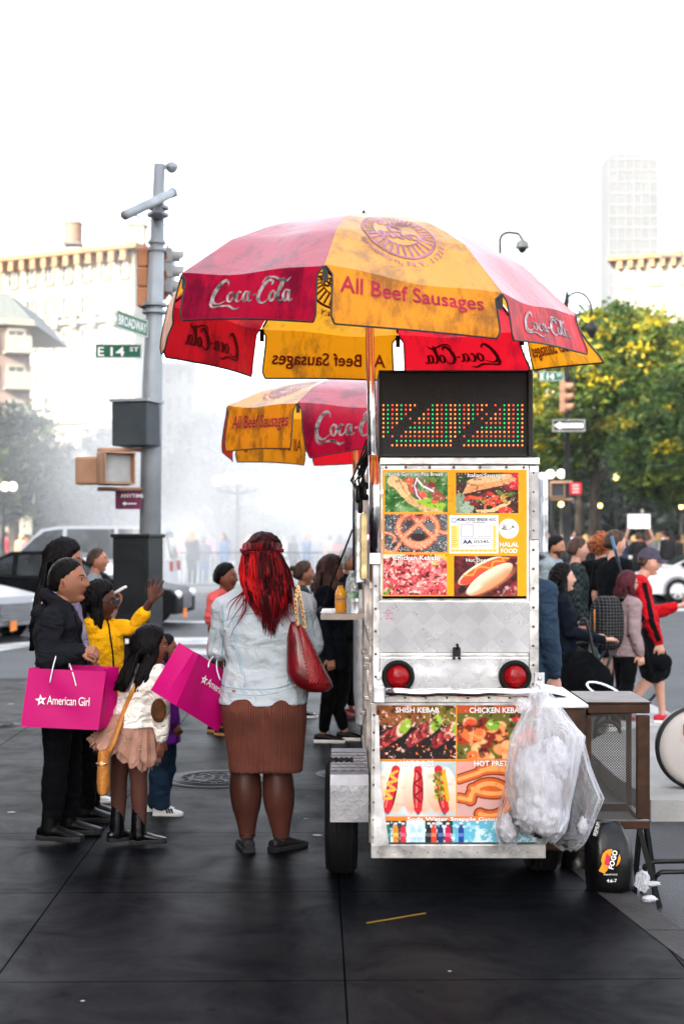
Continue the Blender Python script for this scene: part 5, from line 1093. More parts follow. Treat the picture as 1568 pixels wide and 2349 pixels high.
mb = MB(); c = Vector((FX(858, 6.27) + .003, 6.262, FZ(1180, 6.27))); mb.tube([c + Vector((-.002, .02, .26)), c + Vector((0, 0, -.17))], .027, 16); mb.box(c + Vector((0, .02, -.19)), (.05, .02, .06), None, bev=.003); mb.box(c + Vector((.0, .022, .1)), (.07, .012, .02)); mb.box(c + Vector((.0, .022, -.1)), (.07, .012, .02)); mb.build('umbrella_sleeve', CHROME, cart)
um2 = umbrella('smaller looking red and yellow umbrella farther back, over the second cart', FX(808, 10.0) + .02, 10.0, .98, -114, 2.70, [2.46, 2.43, 2.46, 2.5, 2.5, 2.5, 2.5, 2.48], [2.16, 2.2, 2.24, 2.25, 2.16, 2.14, 2.14, 2.17], [VM, VY, VR, VY, VR, VY, VR, VY],
              {0: [('coke', .15, .85, 1.12, 1.85, INKW, INKD)], 7: [beef(.12, .9, 1.2, 1.6), badge], 4: [coke_o()], 5: [beef(.1, .9, 1.45, 1.8, 'All Beef Hot Dogs')]},
              (FX(808, 10.0) + .02, 10.0, 1.25), flare={0: (-.14, False, -.06)})
# the second cart, mostly hidden by the first
c2 = empty('food_cart', (.75, 11.0, 0), 'second food cart mostly hidden behind the front cart, under the far umbrella', 'food cart')
mb = MB(); mb.box((.60, 11.2, 1.1), (1.0, 2.3, 1.7), None, bev=.02); mb.build('body', STEEL, c2); mb = MB(); mb.box((FX(808, 10) + .05, 10.03, 1.25), (.14, .06, .05)); mb.build('umbrella_bracket', DARK, c2)
wheel(1.02, 10.6, .24, .12, c2); wheel(.2, 10.6, .24, .12, c2)

# -------------- drinks on the shelf
def bottle(name, label, c, h, r, glass, liquid, prof, cap, lab, tx=None):
    root = empty(name, c, label, 'bottle'); c = Vector(c)
    mb = MB(); mb.lathe([(r * a, h * b) for a, b in prof], c, 24); mb.build('body', liquid, root)
    mb = MB(); r0 = prof[-1][0] * r * 1.12; mb.lathe([(.001, h), (r0, h), (r0, h * .925), (.001, h * .925)], c, 20); mb.build('cap', cap, root)
    mb = MB(); mb.lathe([(r * 1.012, h * lab[0]), (r * 1.012, h * lab[1])], c, 24, lab[2]); 
    if tx: lettering(mb, tx, c + Vector((-r * .75, -r * 1.03, h * (lab[0] + (lab[1] - lab[0]) * .35))), EX, EZ, r * 1.5, h * .07, NV, bold=.02)
    mb.build('label', None, root)
zs = FZ(1412, YS) + .0095
JUICE = mat('orange_juice', (.85, .34, .01), rough=.12, coat=1, var=.03)
bottle('juice_bottle', 'bottle of bright orange juice on the serving shelf', (FX(781, 8.45), 8.45, zs), .178, .034, None, JUICE, [(.9, 0), (1, .03), (1, .35), (.94, .4), (1, .5), (1, .6), (.8, .72), (.5, .84), (.46, .9), (.5, 1)], mat('cap_dark', (.05, .05, .05), metal=.6), (.34, .58, mat('juice_label', (.8, .35, .08))), 'apple')
def clearm(name, c): m = mat(name, c, rough=.06, transm=.85, var=0); return m
bottle('water_bottle', 'clear water bottle with a green label beside the juice', (FX(808, 8.42), 8.42, zs), .205, .036, None, clearm('clear_plastic', (.9, .95, .96)), [(.9, 0), (1, .04), (.93, .1), (1, .14), (.93, .2), (1, .25), (.94, .3), (1, .36), (1, .62), (.96, .7), (.7, .82), (.4, .9), (.38, 1)], mat('cap_white', (.8, .85, .85)), (.42, .62, mat('water_label', (.02, .22, .06), col2=(.5, .6, .5), scale=30)))
bottle('water_bottle', 'second water bottle with a pale blue cap, half hidden behind the first', (FX(806, 8.75), 8.75, zs), .24, .038, None, clearm('clear_plastic', (.9, .95, .96)), [(.9, 0), (1, .04), (.93, .1), (1, .14), (.93, .2), (1, .25), (1, .62), (.96, .7), (.7, .82), (.4, .9), (.38, 1)], mat('cap_blue', (.45, .7, .75)), (.42, .6, mat('water_label', (.02, .22, .06))))

# -------------- plastic bags hanging from the grab bar
def plastic(name, dens):
    m = bpy.data.materials.new(name); m.use_nodes = True; N = m.node_tree.nodes; L = m.node_tree.links; b = N['Principled BSDF']; b.inputs['Base Color'].default_value = (.82, .82, .86, 1); b.inputs['Roughness'].default_value = .22
    tc = N.new('ShaderNodeTexCoord'); mp = N.new('ShaderNodeMapping'); mp.inputs['Scale'].default_value = (1.6, 1.6, .5); L.new(tc.outputs['Object'], mp.inputs[0])
    n = N.new('ShaderNodeTexNoise'); n.inputs['Scale'].default_value = 11; n.inputs['Detail'].default_value = 5; n.inputs['Distortion'].default_value = 1.5; L.new(mp.outputs[0], n.inputs[0])
    bp = N.new('ShaderNodeBump'); bp.inputs['Strength'].default_value = .9; bp.inputs['Distance'].default_value = .03; L.new(n.outputs[0], bp.inputs['Height']); L.new(bp.outputs[0], b.inputs['Normal'])
    lw = N.new('ShaderNodeLayerWeight'); lw.inputs[0].default_value = .35; L.new(bp.outputs[0], lw.inputs['Normal'])
    ma = N.new('ShaderNodeMath'); ma.operation = 'MULTIPLY_ADD'; ma.inputs[1].default_value = .55; ma.inputs[2].default_value = dens; L.new(lw.outputs['Facing'], ma.inputs[0])
    tr = N.new('ShaderNodeBsdfTransparent'); tl_ = N.new('ShaderNodeBsdfTranslucent'); tl_.inputs[0].default_value = (.85, .85, .88, 1); m1 = N.new('ShaderNodeMixShader'); m1.inputs[0].default_value = .45; L.new(b.outputs[0], m1.inputs[1]); L.new(tl_.outputs[0], m1.inputs[2])
    m2 = N.new('ShaderNodeMixShader'); L.new(ma.outputs[0], m2.inputs[0]); L.new(tr.outputs[0], m2.inputs[1]); L.new(m1.outputs[0], m2.inputs[2]); L.new(m2.outputs[0], N['Material Output'].inputs['Surface'])
    return m
PLA = plastic('clear_bag', .07); PLW = plastic('milky_bag', .22)
TRASH = mat('crumpled_paper', (.40, .40, .44), rough=.7, var=.15, scale=16, bump=1, bscale=24); TRASHD = mat('dark_rubbish', (.02, .02, .022), rough=.4, bump=.8, bscale=15, var=.4)
def bag(label, Y, outline, mater, depth=.10, contents=(), seed=0, crease=.012):
    """outline: rows (v, u_left, u_right) from the handle down"""
    root = empty('plastic_bag', P((outline[0][1] + outline[0][2]) / 2, outline[0][0], Y), label, 'plastic bag', 'rubbish bags on the grab bar')
    rr = random.Random(seed); rings = []; rows_ = []
    for i in range(len(outline) - 1):
        for j in range(5):
            t = j / 5; rows_.append(tuple(outline[i][c] * (1 - t) + outline[i + 1][c] * t for c in range(3)))
    rows_.append(outline[-1]); n = 40; ph = [rr.uniform(0, 6.28) for _ in range(4)]
    for i, (v, a, b) in enumerate(rows_):
        q = i / (len(rows_) - 1); c = P((a + b) / 2, v, Y); rx = (b - a) / 2 * Y / F; ry = min(depth, rx * .75 + .01) * (1 if q < .9 else max(.25, (1 - q) * 10)); ring_ = []
        for j in range(n):
            t = 2 * math.pi * j / n; cr_ = 1 + min(1, (1 - q) * 1.6) * (.10 * math.sin(7 * t + ph[0] + q * 2) + .07 * math.sin(13 * t + ph[1] - q * 3)) + .04 * math.sin(3 * t + q * 9 + ph[2]) + .03 * mnoise.noise(Vector((math.cos(t) * 3, math.sin(t) * 3, q * 9 + seed)))
            ring_.append(c + Vector((math.cos(t) * rx * cr_, math.sin(t) * ry * cr_, crease * math.sin(5 * t + q * 5 + ph[3]) * q)))
        rings.append(ring_)
    mb = MB(); mb.loft(rings); mb.build('bag_film', mater, root)
    for (u, v, r, ru, m) in contents:
        c = P(u, v, Y); mb = MB(); bm = bmesh.new(); bmesh.ops.create_icosphere(bm, subdivisions=4, radius=1)
        vs = [c + (Vector((vv.co.x * r, vv.co.y * min(r, depth * .78), vv.co.z * ru))) * (1 + .45 * abs(mnoise.noise(vv.co * 2.6 + Vector((u, 0, 0)))) - .40 * abs(mnoise.noise(vv.co * 6 + Vector((0, v, 0))))) for vv in bm.verts]
        bm.verts.index_update(); mb.add(vs, [[w.index for w in f.verts] for f in bm.faces], m, True); bm.free(); mb.build('rubbish', None, root)
    return root
bag('clear bag of white rubbish hanging in front, tied to the grab bar', 6.12, [(1563, 1226, 1244), (1580, 1222, 1250), (1620, 1206, 1272), (1650, 1196, 1298), (1690, 1172, 1330), (1730, 1164, 1322), (1780, 1160, 1316), (1830, 1166, 1308), (1870, 1178, 1304), (1905, 1200, 1294), (1930, 1226, 1272)], PLW, .10,
    [(1236, 1800, .10, .17, TRASH), (1268, 1745, .07, .09, TRASH), (1212, 1862, .07, .08, TRASH), (1258, 1880, .075, .07, TRASH), (1206, 1770, .05, .10, TRASH), (1290, 1800, .03, .09, mat('brown_rubbish', (.10, .05, .03))), (1240, 1905, .05, .03, TRASHD)], 1)
bag('clearer plastic bag with dark rubbish hanging behind the white one', 6.26, [(1572, 1236, 1250), (1620, 1232, 1282), (1690, 1228, 1330), (1760, 1230, 1352), (1830, 1240, 1384), (1880, 1250, 1362), (1930, 1262, 1338), (1948, 1290, 1318)], PLA, .08,
    [(1300, 1850, .055, .1, TRASHD), (1334, 1895, .022, .035, TRASH), (1296, 1920, .06, .04, TRASHD)], 2)
bag('small knotted bag low at the left of the hanging bags', 6.2, [(1640, 1196, 1204), (1700, 1180, 1200), (1800, 1160, 1198), (1860, 1142, 1196), (1900, 1134, 1192), (1930, 1140, 1186), (1950, 1152, 1176)], PLA, .07, [(1163, 1900, .045, .06, TRASH)], 3)
mb = MB(); c = P(1202, 1640, 6.1)
for k in range(5): a_ = -2.2 + k * .35; mb.tube([c, c + Vector((math.cos(a_) * -.03, -.01, math.sin(a_) * -.045)), c + Vector((math.cos(a_ + .2) * -.05, .0, math.sin(a_) * -.075))], [.008, .016, .006], 7, flat=.3)
props(mb.build('plastic_bag', PLW), 'knotted ears of the small bag over the chicken kebab picture', 'plastic bag', 'rubbish bags on the grab bar')

# -------------- mesh box on legs
rk = empty('mesh_stand', P(1440, 2040, 6.75), 'rusty steel box with a perforated front, on black legs right of the cart', 'stand')
YM = 6.62; xa, xb = FX(1345, YM), FX(1488, YM); za, zb_ = FZ(1900, YM), FZ(1618, YM); mb = MB(); D_ = .42
fw = FX(1488, YM) - FX(1458, YM)
mb.box(((xa + xb) / 2, YM, zb_ - .014), (xb - xa, .03, .045), None, bev=.004); mb.box(((xa + xb) / 2, YM, za + .018), (xb - xa, .03, .04), None, bev=.004); mb.box((xb - fw / 2, YM, (za + zb_) / 2), (fw, .028, zb_ - za - .09), None, bev=.004); mb.box((xa + .008, YM, (za + zb_) / 2), (.018, .028, zb_ - za - .09))
mb.box(((xa + xb) / 2, YM + D_, zb_ - .014), (xb - xa, .02, .04)); mb.box(((xa + xb) / 2, YM + D_, za + .018), (xb - xa, .02, .04)); mb.box((xb - .012, YM + D_, (za + zb_) / 2), (.024, .02, zb_ - za))
for z in (za + .018, zb_ - .014): mb.box((xb - .012, YM + D_ / 2, z), (.024, D_ - .03, .03)); mb.box((xa + .012, YM + D_ / 2, z), (.024, D_ - .03, .03))
mb.build('frame', RUSTY, rk)
mb = MB(); mb.box(((xa + xb) / 2 - .0, YM + D_ / 2 + .0, zb_ + .014), (xb - xa + .01, D_ + .05, .008), None, bev=.002); mb.build('top_plate', RUSTY, rk)
mb = MB(); mx0, mx1, mz0, mz1 = xa + .015, xb - fw + .003, za + .04, zb_ - .038; p_ = .0125; w_ = mx1 - mx0; h_ = mz1 - mz0
for sgn in (1, -1):
    k = -h_
    while k < w_:
        a_x, a_z, b_x, b_z = (k, 0, k + h_, h_) if sgn > 0 else (k, h_, k + h_, 0)
        t0 = max(0, -k) / h_; t1 = min(h_, w_ - k) / h_
        if t1 > t0: mb.bar((mx0 + a_x + (b_x - a_x) * t0, YM + .004 * sgn, mz0 + a_z + (b_z - a_z) * t0), (mx0 + a_x + (b_x - a_x) * t1, YM + .004 * sgn, mz0 + a_z + (b_z - a_z) * t1), .0032, .0022, None, up=Vector((0, 1, 0)))
        k += p_
mb.build('perforated_sheet', mat('dark_sheet', (.05, .045, .04), rough=.5, metal=.6), rk)
for a_, b_ in ((P(1464, 1896, YM), P(1512, 2078, YM)), (P(1466, 1900, YM + .1), P(1452, 2046, YM + .2)), (P(1352, 1896, YM + .3), P(1348, 2030, YM + .35)), (P(1480, 1890, YM + .38), P(1500, 2020, YM + .4))):
    mb = MB(); q = Vector((b_.x, b_.y, ROADZ if b_.x > 1.15 else 0)); mb.bar(a_, q, .022, .022, None); mb.build('leg', DARK, rk)
mb = MB(); mb.tube([P(1700, 1972, 6.9), P(1500, 1976, 6.9), P(1478, 1986, 6.9), P(1472, 2030, 6.9)], .013, 8); mb.tube([P(1700, 1996, 6.75), P(1515, 2000, 6.75), P(1500, 2012, 6.75), P(1500, 2050, 6.8)], .013, 8); mb.tube([P(1700, 1972, 6.9), P(1700, 1996, 6.75)], .013, 8)
for p in (P(1472, 2030, 6.9), P(1500, 2050, 6.8), P(1700, 1996, 6.75)): mb.tube([p, Vector((p.x, p.y, ROADZ))], .013, 8)
props(mb.build('hand_trolley', DARK), 'black tubular trolley frame on the road at the right edge', 'trolley')
# charcoal sack
ck = empty('charcoal_sack', G(1400, 2045), 'black glossy charcoal sack with a flame emblem under the mesh box', 'sack')
BKG = mat('glossy_black', (.002, .002, .0025), rough=.3, var=.3, bump=.8, bscale=9, coat=.08)
ys = 6.45; rg = []
for i, (v, a, b, d) in enumerate([(1885, 1352, 1420, .03), (1900, 1340, 1428, .06), (1930, 1338, 1442, .09), (1970, 1340, 1450, .10), (2010, 1342, 1452, .10), (2034, 1345, 1450, .09), (2042, 1352, 1442, .07)]):
    c = P((a + b) / 2, v, ys); rx = (b - a) / 2 * ys / F; rg.append([c + Vector((math.copysign(abs(math.cos(t)) ** .7, math.cos(t)) * rx, math.copysign(abs(math.sin(t)) ** .8, math.sin(t)) * d + .01 * math.sin(5 * t + i), .006 * math.sin(4 * t + i))) for t in [2 * math.pi * j / 28 for j in range(28)]])
mb = MB(); mb.loft(rg); mb.build('sack_body', BKG, ck)
mb = MB(); c = P(1400, 1972, ys - .125)
flm = Pic(-1, -1, 1, 1, .05, (20, 16, 14))
def flat_shape(pts, m, off=0): mb.add([c + Vector((x, off, y)) for x, y in pts], [tuple(range(len(pts)))], m)
YO = mat('flame_orange', (.75, .25, .01)); RD = mat('flame_red', (.5, .02, .06))
flat_shape([(.042 * math.cos(t), .042 * math.sin(t) + .005) for t in np.linspace(0, 6.2, 26)], YO); flat_shape([(-.055, -.05), (-.03, -.062), (-.01, -.04), (.0, -.01), (-.025, .02), (-.03, .035), (-.045, .0), (-.04, -.02)], YO, -.001); flat_shape([(-.03, -.02), (-.005, -.03), (.01, .0), (-.02, .03)], RD, -.002)
rt = Vector((math.cos(R(76)), 0, math.sin(R(76)))); ru = Vector((-math.sin(R(76)), 0, math.cos(R(76))))
mb.box(c + Vector((.012, -.002, 0)), (.034, .001, .095), BKG, Matrix.Rotation(R(14), 3, 'Y')); lettering(mb, 'FOGO', c + Vector((.010, -.004, -.043)) , rt, ru, .085, .024, WL, bold=.03)
lettering(mb, 'PHILIPPIANS', P(1384, 2008, ys - .125), EX, EZ, .06, .007, WL); lettering(mb, '4:6-7', P(1390, 2024, ys - .125), EX, EZ, .045, .015, WL, bold=.01); lettering(mb, 'PREMIUM', P(1368, 1918, ys - .11), rt, ru, .06, .018, WL); 
mb.build('print', None, ck)
sk2 = MB(); sk2.loft([[P(1330, v, 6.9) + Vector((math.cos(t) * r, math.sin(t) * r * .8, 0)) for t in [2 * math.pi * j / 20 for j in range(20)]] for v, r in ((1930, .03), (1950, .09), (2000, .10), (2022, .08))]); props(sk2.build('charcoal_sack', BKG), 'plain black sack beside the flame printed charcoal sack, behind it', 'sack')
# litter at the kerb
def litter(label, u, v, z, s, m=None, sz=(1, 1, .6)):
    c = G(u, v, z); mb = MB(); bm = bmesh.new(); bmesh.ops.create_icosphere(bm, subdivisions=3, radius=1)
    vs = [c + Vector((0, 0, s * sz[2] * .8)) + Vector((p.co.x * sz[0], p.co.y * sz[1], p.co.z * sz[2])) * s * (1 + .5 * mnoise.noise(p.co * 2.5 + Vector((u, v, 0)))) for p in bm.verts]; bm.verts.index_update(); mb.add(vs, [[q.index for q in f.verts] for f in bm.faces], m or TRASH, True); bm.free()
    return props(mb.build('litter', None), label, 'litter', 'litter on the ground')
litter('crumpled clear plastic cup at the kerb under the mesh box', 1472, 2042, 0, .045, PLW, (.7, .8, 1.1)); litter('small white paper scrap beside the crumpled cup', 1492, 2032, 0, .03, sz=(1.3, .6, .4)); litter('torn white paper piece lower on the kerb', 1488, 2068, 0, .028, sz=(1.2, .8, .5))
litter('tiny yellowish scrap on the dark road right of the sack', 1458, 1990, ROADZ, .012, mat('scrap', (.5, .45, .3)), (1.5, 1, .2))
for i, (u, v, s, l) in enumerate(((727, 1917, .02, 'white paper scrap on the pavement left of the mudguard'), (28, 1864, .018, 'small pale leaf on the pavement at the left edge'), (700, 1878, .008, 'tiny white speck left of the paper scrap'), (25, 1615, .02, 'pale scrap near the left manhole cover'), (730, 1700, .012, 'pale speck on the pavement by the black shoes'), (1030, 2228, .006, 'tiny pale speck in the dark foreground'), (190, 2296, .006, 'tiny pale speck at the bottom left'))): litter(l, u, v, 0, s, None, (1.3, .8, .15))
mb = MB(); a_, b_ = G(840, 2119), G(975, 2096); mb.bar(a_ + Vector((0, 0, .003)), b_ + Vector((0, 0, .003)), .008, .004, mat('yellow_straw', (.16, .09, .01))); props(mb.build('straw', None), 'thin yellow straw on the dark pavement in front of the cart', 'straw')
# manhole covers
def manhole(u, v, r, label, z=0):
    c = G(u, v, z); mb = MB(); mb.lathe([(r * 1.22, 0.002), (r * 1.22, .004), (r * 1.02, .004)], c, 56); mb.lathe([(r, .002), (r, .007), (.001, .007)], c, 56)
    for q in (.86, .6, .36): mb.lathe([(r * q, .0065), (r * q, .012), (r * (q - .05), .012), (r * (q - .05), .0065)], c, 56)
    for k in range(16):
        a_ = 2 * math.pi * k / 16; p = c + Vector((math.cos(a_) * r * .73, math.sin(a_) * r * .73, .009)); mb.lathe([(r * .07, 0), (r * .07, .005), (r * .045, .005), (r * .045, 0)], p, 6)
    for k in range(6): a_ = math.pi * k / 3; mb.bar(c + Vector((math.cos(a_) * r * .08, math.sin(a_) * r * .08, .009)), c + Vector((math.cos(a_) * r * .55, math.sin(a_) * r * .55, .009)), .03, .006)
    return props(mb.build('manhole_cover', mat('cast_iron', (.03, .03, .034), rough=.5, var=.3, metal=.3, bump=.4)), label, 'manhole cover', 'iron covers in the pavement')
manhole(498, 1787, .29, 'round patterned iron cover between the tutu girl and the red haired woman'); manhole(802, 1776, .19, 'round iron cover partly behind the mudguard'); manhole(-4, 1664, .16, 'round iron cover cut by the left edge')
# white drum end on the island
dr = empty('metal_drum', (2.2, 9.0, 0), 'white drum with a black rim on the island at the right edge', 'drum')
c = Vector((FX(1600, 9.0), 9.0, .262)); rot = Matrix.Rotation(R(90), 3, 'X'); mb = MB(); mb.lathe([(.25, -.12), (.25, .0), (.245, .02), (.2, .035), (.001, .05)], c, 48, rot=rot); mb.build('shell', mat('drum_white', (.30, .275, .26), rough=.5, col2=(.25, .18, .15), scale=7, fac=(.25, .45)), dr)
mb = MB(); mb.lathe([(.25, -.02), (.27, -.02), (.27, .02), (.25, .02)], c, 48, rot=rot); mb.build('rim', DARK, dr)
mb = MB(); mb.box(c + Vector((-.075, -.045, .12)), (.06, .006, .07), mat('tag_border', (.08, .02, .01))); mb.box(c + Vector((-.075, -.05, .12)), (.045, .004, .055), WL); mb.build('tag', None, dr)
# ================================================================ PEOPLE
from mathutils.bvhtree import BVHTree
def skin_mat(name, c): return mat(name, c, rough=.5, var=.07, scale=14, bump=.12, bscale=130, sss=.12)
SKIN = dict(brown=skin_mat('skin_brown', (.17, .06, .035)), deep=skin_mat('skin_deep', (.085, .028, .016)), tan=skin_mat('skin_tan', (.34, .15, .09)), fair=skin_mat('skin_fair', (.45, .24, .175)), lit=skin_mat('skin_light_brown', (.27, .115, .068)))
LIP = {k: mat('lips_' + k, c, rough=.35, var=.05) for k, c in dict(brown=(.15, .03, .028), deep=(.09, .022, .02), tan=(.3, .09, .07), fair=(.36, .11, .1), lit=(.2, .045, .04)).items()}
EYEW = mat('eye_white', (.30, .28, .26), rough=.2); IRIS = mat('iris', (.02, .012, .008), rough=.15)
def hairm(name, c, c2=None, rough=.42):
    if name in _M: return _M[name]
    m = mat(name, c, rough=rough, col2=c2 or tuple(x * .4 for x in c), scale=26, stretch=(1, 1, .12), spec=.07, bump=.7, bscale=120, fac=(.35, .6)); return m
HB = hairm('hair_black', (.0035, .0025, .0028)); HBR = hairm('hair_brown', (.06, .035, .025)); HRED = hairm('hair_red', (.22, .004, .008), (.07, .002, .005)); HGING = hairm('hair_ginger', (.30, .085, .03)); HGREY = hairm('hair_grey', (.35, .34, .34)); HBLOND = hairm('hair_blond', (.5, .33, .15)); HMAR = hairm('hair_maroon', (.06, .01, .015))
class Frame:
    def __init__(s, o, ang): s.o = Vector(o); s.f = Vector((math.cos(R(ang)), math.sin(R(ang)), 0)); s.l = Vector((-s.f.y, s.f.x, 0)); s.u = Vector((0, 0, 1))
    def pt(s, a, b, h): return s.o + s.f * a + s.l * b + s.u * h
def turn(f, l, u, yaw=0, pitch=0, roll=0):
    q = Matrix.Rotation(R(yaw), 3, u); f, l = q @ f, q @ l
    q = Matrix.Rotation(R(pitch), 3, l); f, u = q @ f, q @ u      # positive pitch looks down
    q = Matrix.Rotation(R(roll), 3, f); l, u = q @ l, q @ u
    return f, l, u
def sst(x, a, b): t = min(1, max(0, (x - a) / (b - a))); return t * t * (3 - 2 * t)
def head_pt(x, y, z):
    """unit direction -> point on the head in units of head height (x forward, y left, z up)"""
    a, b, c = .415, .335, .5; r = 1 / math.sqrt((x / a) ** 2 + (y / b) ** 2 + (z / c) ** 2); p = [x * r, y * r, z * r]
    lo = sst(-p[2], .02, .48)
    p[1] *= 1 - .32 * lo * lo
    if p[0] < 0: p[0] *= 1 - .62 * sst(-p[2], .08, .42); p[0] *= 1.06
    else:
        ch = sst(-p[2], .28, .47) ; p[0] += .13 * ch * math.exp(-(p[1] / .17) ** 2)
        p[0] *= 1 - .05 * math.exp(-((p[2] - .30) / .12) ** 2)
    if x > 0:
        g = lambda cy, cz, sy, sz, am: am * math.exp(-((p[1] - cy) / sy) ** 2 - ((p[2] - cz) / sz) ** 2)
        fr = 0.0; zz = p[2]
        nz_ = -.115; w = .075 if zz > nz_ else .035; fr += .085 * math.exp(-((zz - nz_) / w) ** 2) * math.exp(-(p[1] / (.046 + .02 * (zz < -.07))) ** 2)
        fr += g(0, -.01, .035, .08, .035) + g(0, .085, .2, .035, .016) + g(.062, -.135, .03, .028, .03) + g(-.062, -.135, .03, .028, .03)
        fr += g(.145, .03, .07, .045, -.035) + g(-.145, .03, .07, .045, -.035) + g(.2, -.08, .08, .08, .012) + g(-.2, -.08, .08, .08, .012)
        fr += g(0, -.222, .085, .020, .034) + g(0, -.268, .075, .022, .034) - g(0, -.245, .1, .007, .012) + g(0, -.40, .09, .05, .026) - g(0, -.32, .1, .025, .012)
        p[0] += fr * min(1, x * 3)
    return p
def add_head(mb, c, f, l, u, hh, sk, n=64, k=48, detail=True, beard=None):
    skin, lip = SKIN[sk], LIP[sk]; W = lambda p: c + f * (p[0] * hh) + l * (p[1] * hh) + u * (p[2] * hh)
    vs = []; loc = []
    for i in range(k + 1):
        th = math.pi * i / k
        for j in range(n):
            ph = 2 * math.pi * j / n; p = head_pt(math.sin(th) * math.cos(ph), math.sin(th) * math.sin(ph), math.cos(th)); loc.append(p); vs.append(W(p))
    fs = {0: [], 1: [], 2: []}
    for i in range(k):
        for j in range(n):
            j2 = (j + 1) % n; q = (i * n + j, (i + 1) * n + j, (i + 1) * n + j2, i * n + j2); m = [sum(loc[a][d] for a in q) / 4 for d in range(3)]
            t = 1 if (detail and m[0] > .25 and abs(m[1]) < .105 - abs(m[2] + .245) * .9 and -.288 < m[2] < -.205) else 0
            if beard and m[0] > .02 and m[2] < -.16 - .25 * (.3 - m[0]) and t == 0: t = 2
            fs[t].append(q)
    base = len(mb.v); mb.add(vs, fs[0], skin, True)
    for t, mm in ((1, lip), (2, beard)):
        for q in fs[t]: mb.f.append(tuple(base + a for a in q)); mb.m.append(mb.mi(mm)); mb.smooth.append(True)
    rot = Matrix((f, l, u)).transposed()
    for s in (-1, 1):
        mb.sphere(W((-.02, s * .325, -.035)), (.075 * hh, .03 * hh, .115 * hh), skin, 14, 10, rot=rot @ Matrix.Rotation(R(-12), 3, 'Y') @ Matrix.Rotation(R(s * 18), 3, 'Z'))
        mb.sphere(W((.0, s * .352, -.03)), (.035 * hh, .012 * hh, .06 * hh), lip, 8, 6, rot=rot)
        if detail:
            e = head_pt(*Vector((.36, s * .150, .022)).normalized()); e[0] -= .010; mb.sphere(W(e), (.036 * hh, .060 * hh, .027 * hh), EYEW, 12, 8, rot=rot)
            mb.sphere(W((e[0] + .026, e[1] + .0, e[2])), (.018 * hh, .028 * hh, .027 * hh), IRIS, 10, 6, rot=rot)
            br = []; 
            for q in range(6): t = q / 5; d = Vector((.37 - .05 * t, s * (.075 + .16 * t), .10 + .028 * math.sin(t * 2.6))).normalized(); p = head_pt(*d); br.append(W((p[0] + .004, p[1], p[2])))
            mb.tube(br, [.010 * hh, .016 * hh, .016 * hh, .014 * hh, .01 * hh, .004 * hh], 6, IRIS)
            ld = []
            for q in range(5): t = q / 4; ld.append(W((e[0] + .034 - .02 * abs(t - .4), s * (.10 + .105 * t), e[2] + .018 + .012 * math.sin(t * 3.1))))
            mb.tube(ld, .007 * hh, 5, IRIS)
            mb.sphere(W((.405, s * .03, -.155)), (.01 * hh, .014 * hh, .008 * hh), IRIS, 6, 4, rot=rot)
    return W
HLINE = ([-.5, -.15, -.06, .05, .17, .30, .42], [-.34, -.30, -.06, .0, .12, .30, .36])
def hair_cap(mb, c, f, l, u, hh, m, thick=.05, n=72, k=52, rough=.02, line=HLINE, seed=0, lift=0.0, top=0.0):
    vs = []
    for i in range(k + 1):
        th = math.pi * i / k
        for j in range(n):
            ph = 2 * math.pi * j / n; d = Vector((math.sin(th) * math.cos(ph), math.sin(th) * math.sin(ph), math.cos(th))); p = head_pt(*d)
            hl = float(np.interp(p[0], line[0], line[1])) - lift; hl += .05 * mnoise.noise(d * 9 + Vector((5, seed, 0))); q = sst(p[2] - hl, -.03, .05) * (.35 + .65 * sst(p[2] - hl, 0, .2))
            o = -.03 + (thick + .03 + top * sst(p[2], .1, .5)) * q + rough * mnoise.noise(d * 7 + Vector((seed, 0, 0))) * q + rough * .7 * mnoise.noise(d * 21) * q
            p = Vector(p) + d * o; vs.append(c + f * (p.x * hh) + l * (p.y * hh) + u * (p.z * hh))
    mb.add(vs, [(i * n + j, (i + 1) * n + j, (i + 1) * n + (j + 1) % n, i * n + (j + 1) % n) for i in range(k) for j in range(n)], m, True)
def hair_locks(mb, c, f, l, u, hh, m, length, n=150, seed=1, wave=.01, back=.10, arc=(70, 290), r=.011, spread=.06, start=(.0, .5), fall=None, side_in=.0, m2=None):
    """strands from the crown that follow the skull and then hang; arc: azimuth range on the head, 180 = back"""
    rr = random.Random(seed); fall = fall or Vector((0, 0, -1))
    for i in range(n):
        az = R(rr.uniform(*arc)); z0 = rr.uniform(*start)
        d = Vector((math.cos(az), math.sin(az), z0 / .5 * 1.2)).normalized(); pts = []
        rad = 1 + rr.uniform(.02, .14)
        for el in (z0, z0 * .5, 0.0, -.18):
            dd = Vector((math.cos(az) * math.sqrt(max(.02, 1 - (el / .5) ** 2)), math.sin(az) * math.sqrt(max(.02, 1 - (el / .5) ** 2)), el * 2)).normalized(); p = Vector(head_pt(*dd))
            if el < 0: p.x = min(p.x, -.30) if math.cos(az) < -.3 else p.x
            p = p * rad + Vector((0, 0, 0)); pts.append(c + f * (p.x * hh) + l * (p.y * hh) + u * (p.z * hh))
        L_ = length * rr.uniform(.75, 1.05); e = pts[-1]; out = (f * math.cos(az) + l * math.sin(az)); dx = rr.uniform(-1, 1); ph = rr.uniform(0, 6.28); ns = 7
        for q in range(1, ns + 1):
            t = q / ns; p = e + fall * (L_ * t) + out * (spread * t * .5) + l * (dx * spread * t) - f * (back * t) + (l * math.sin(ph + t * 9) + f * math.cos(ph * 1.3 + t * 7)) * wave * (.3 + t)
            pts.append(p)
        k_ = len(pts); rs = [r * (.5 + .5 * min(1, j / 3)) * (1 if j < k_ - 3 else (k_ - j) / 4) + .0006 for j in range(k_)]
        mb.tube(pts, rs, 6, m2 if (m2 is not None and rr.random() < .45) else m, flat=.55)
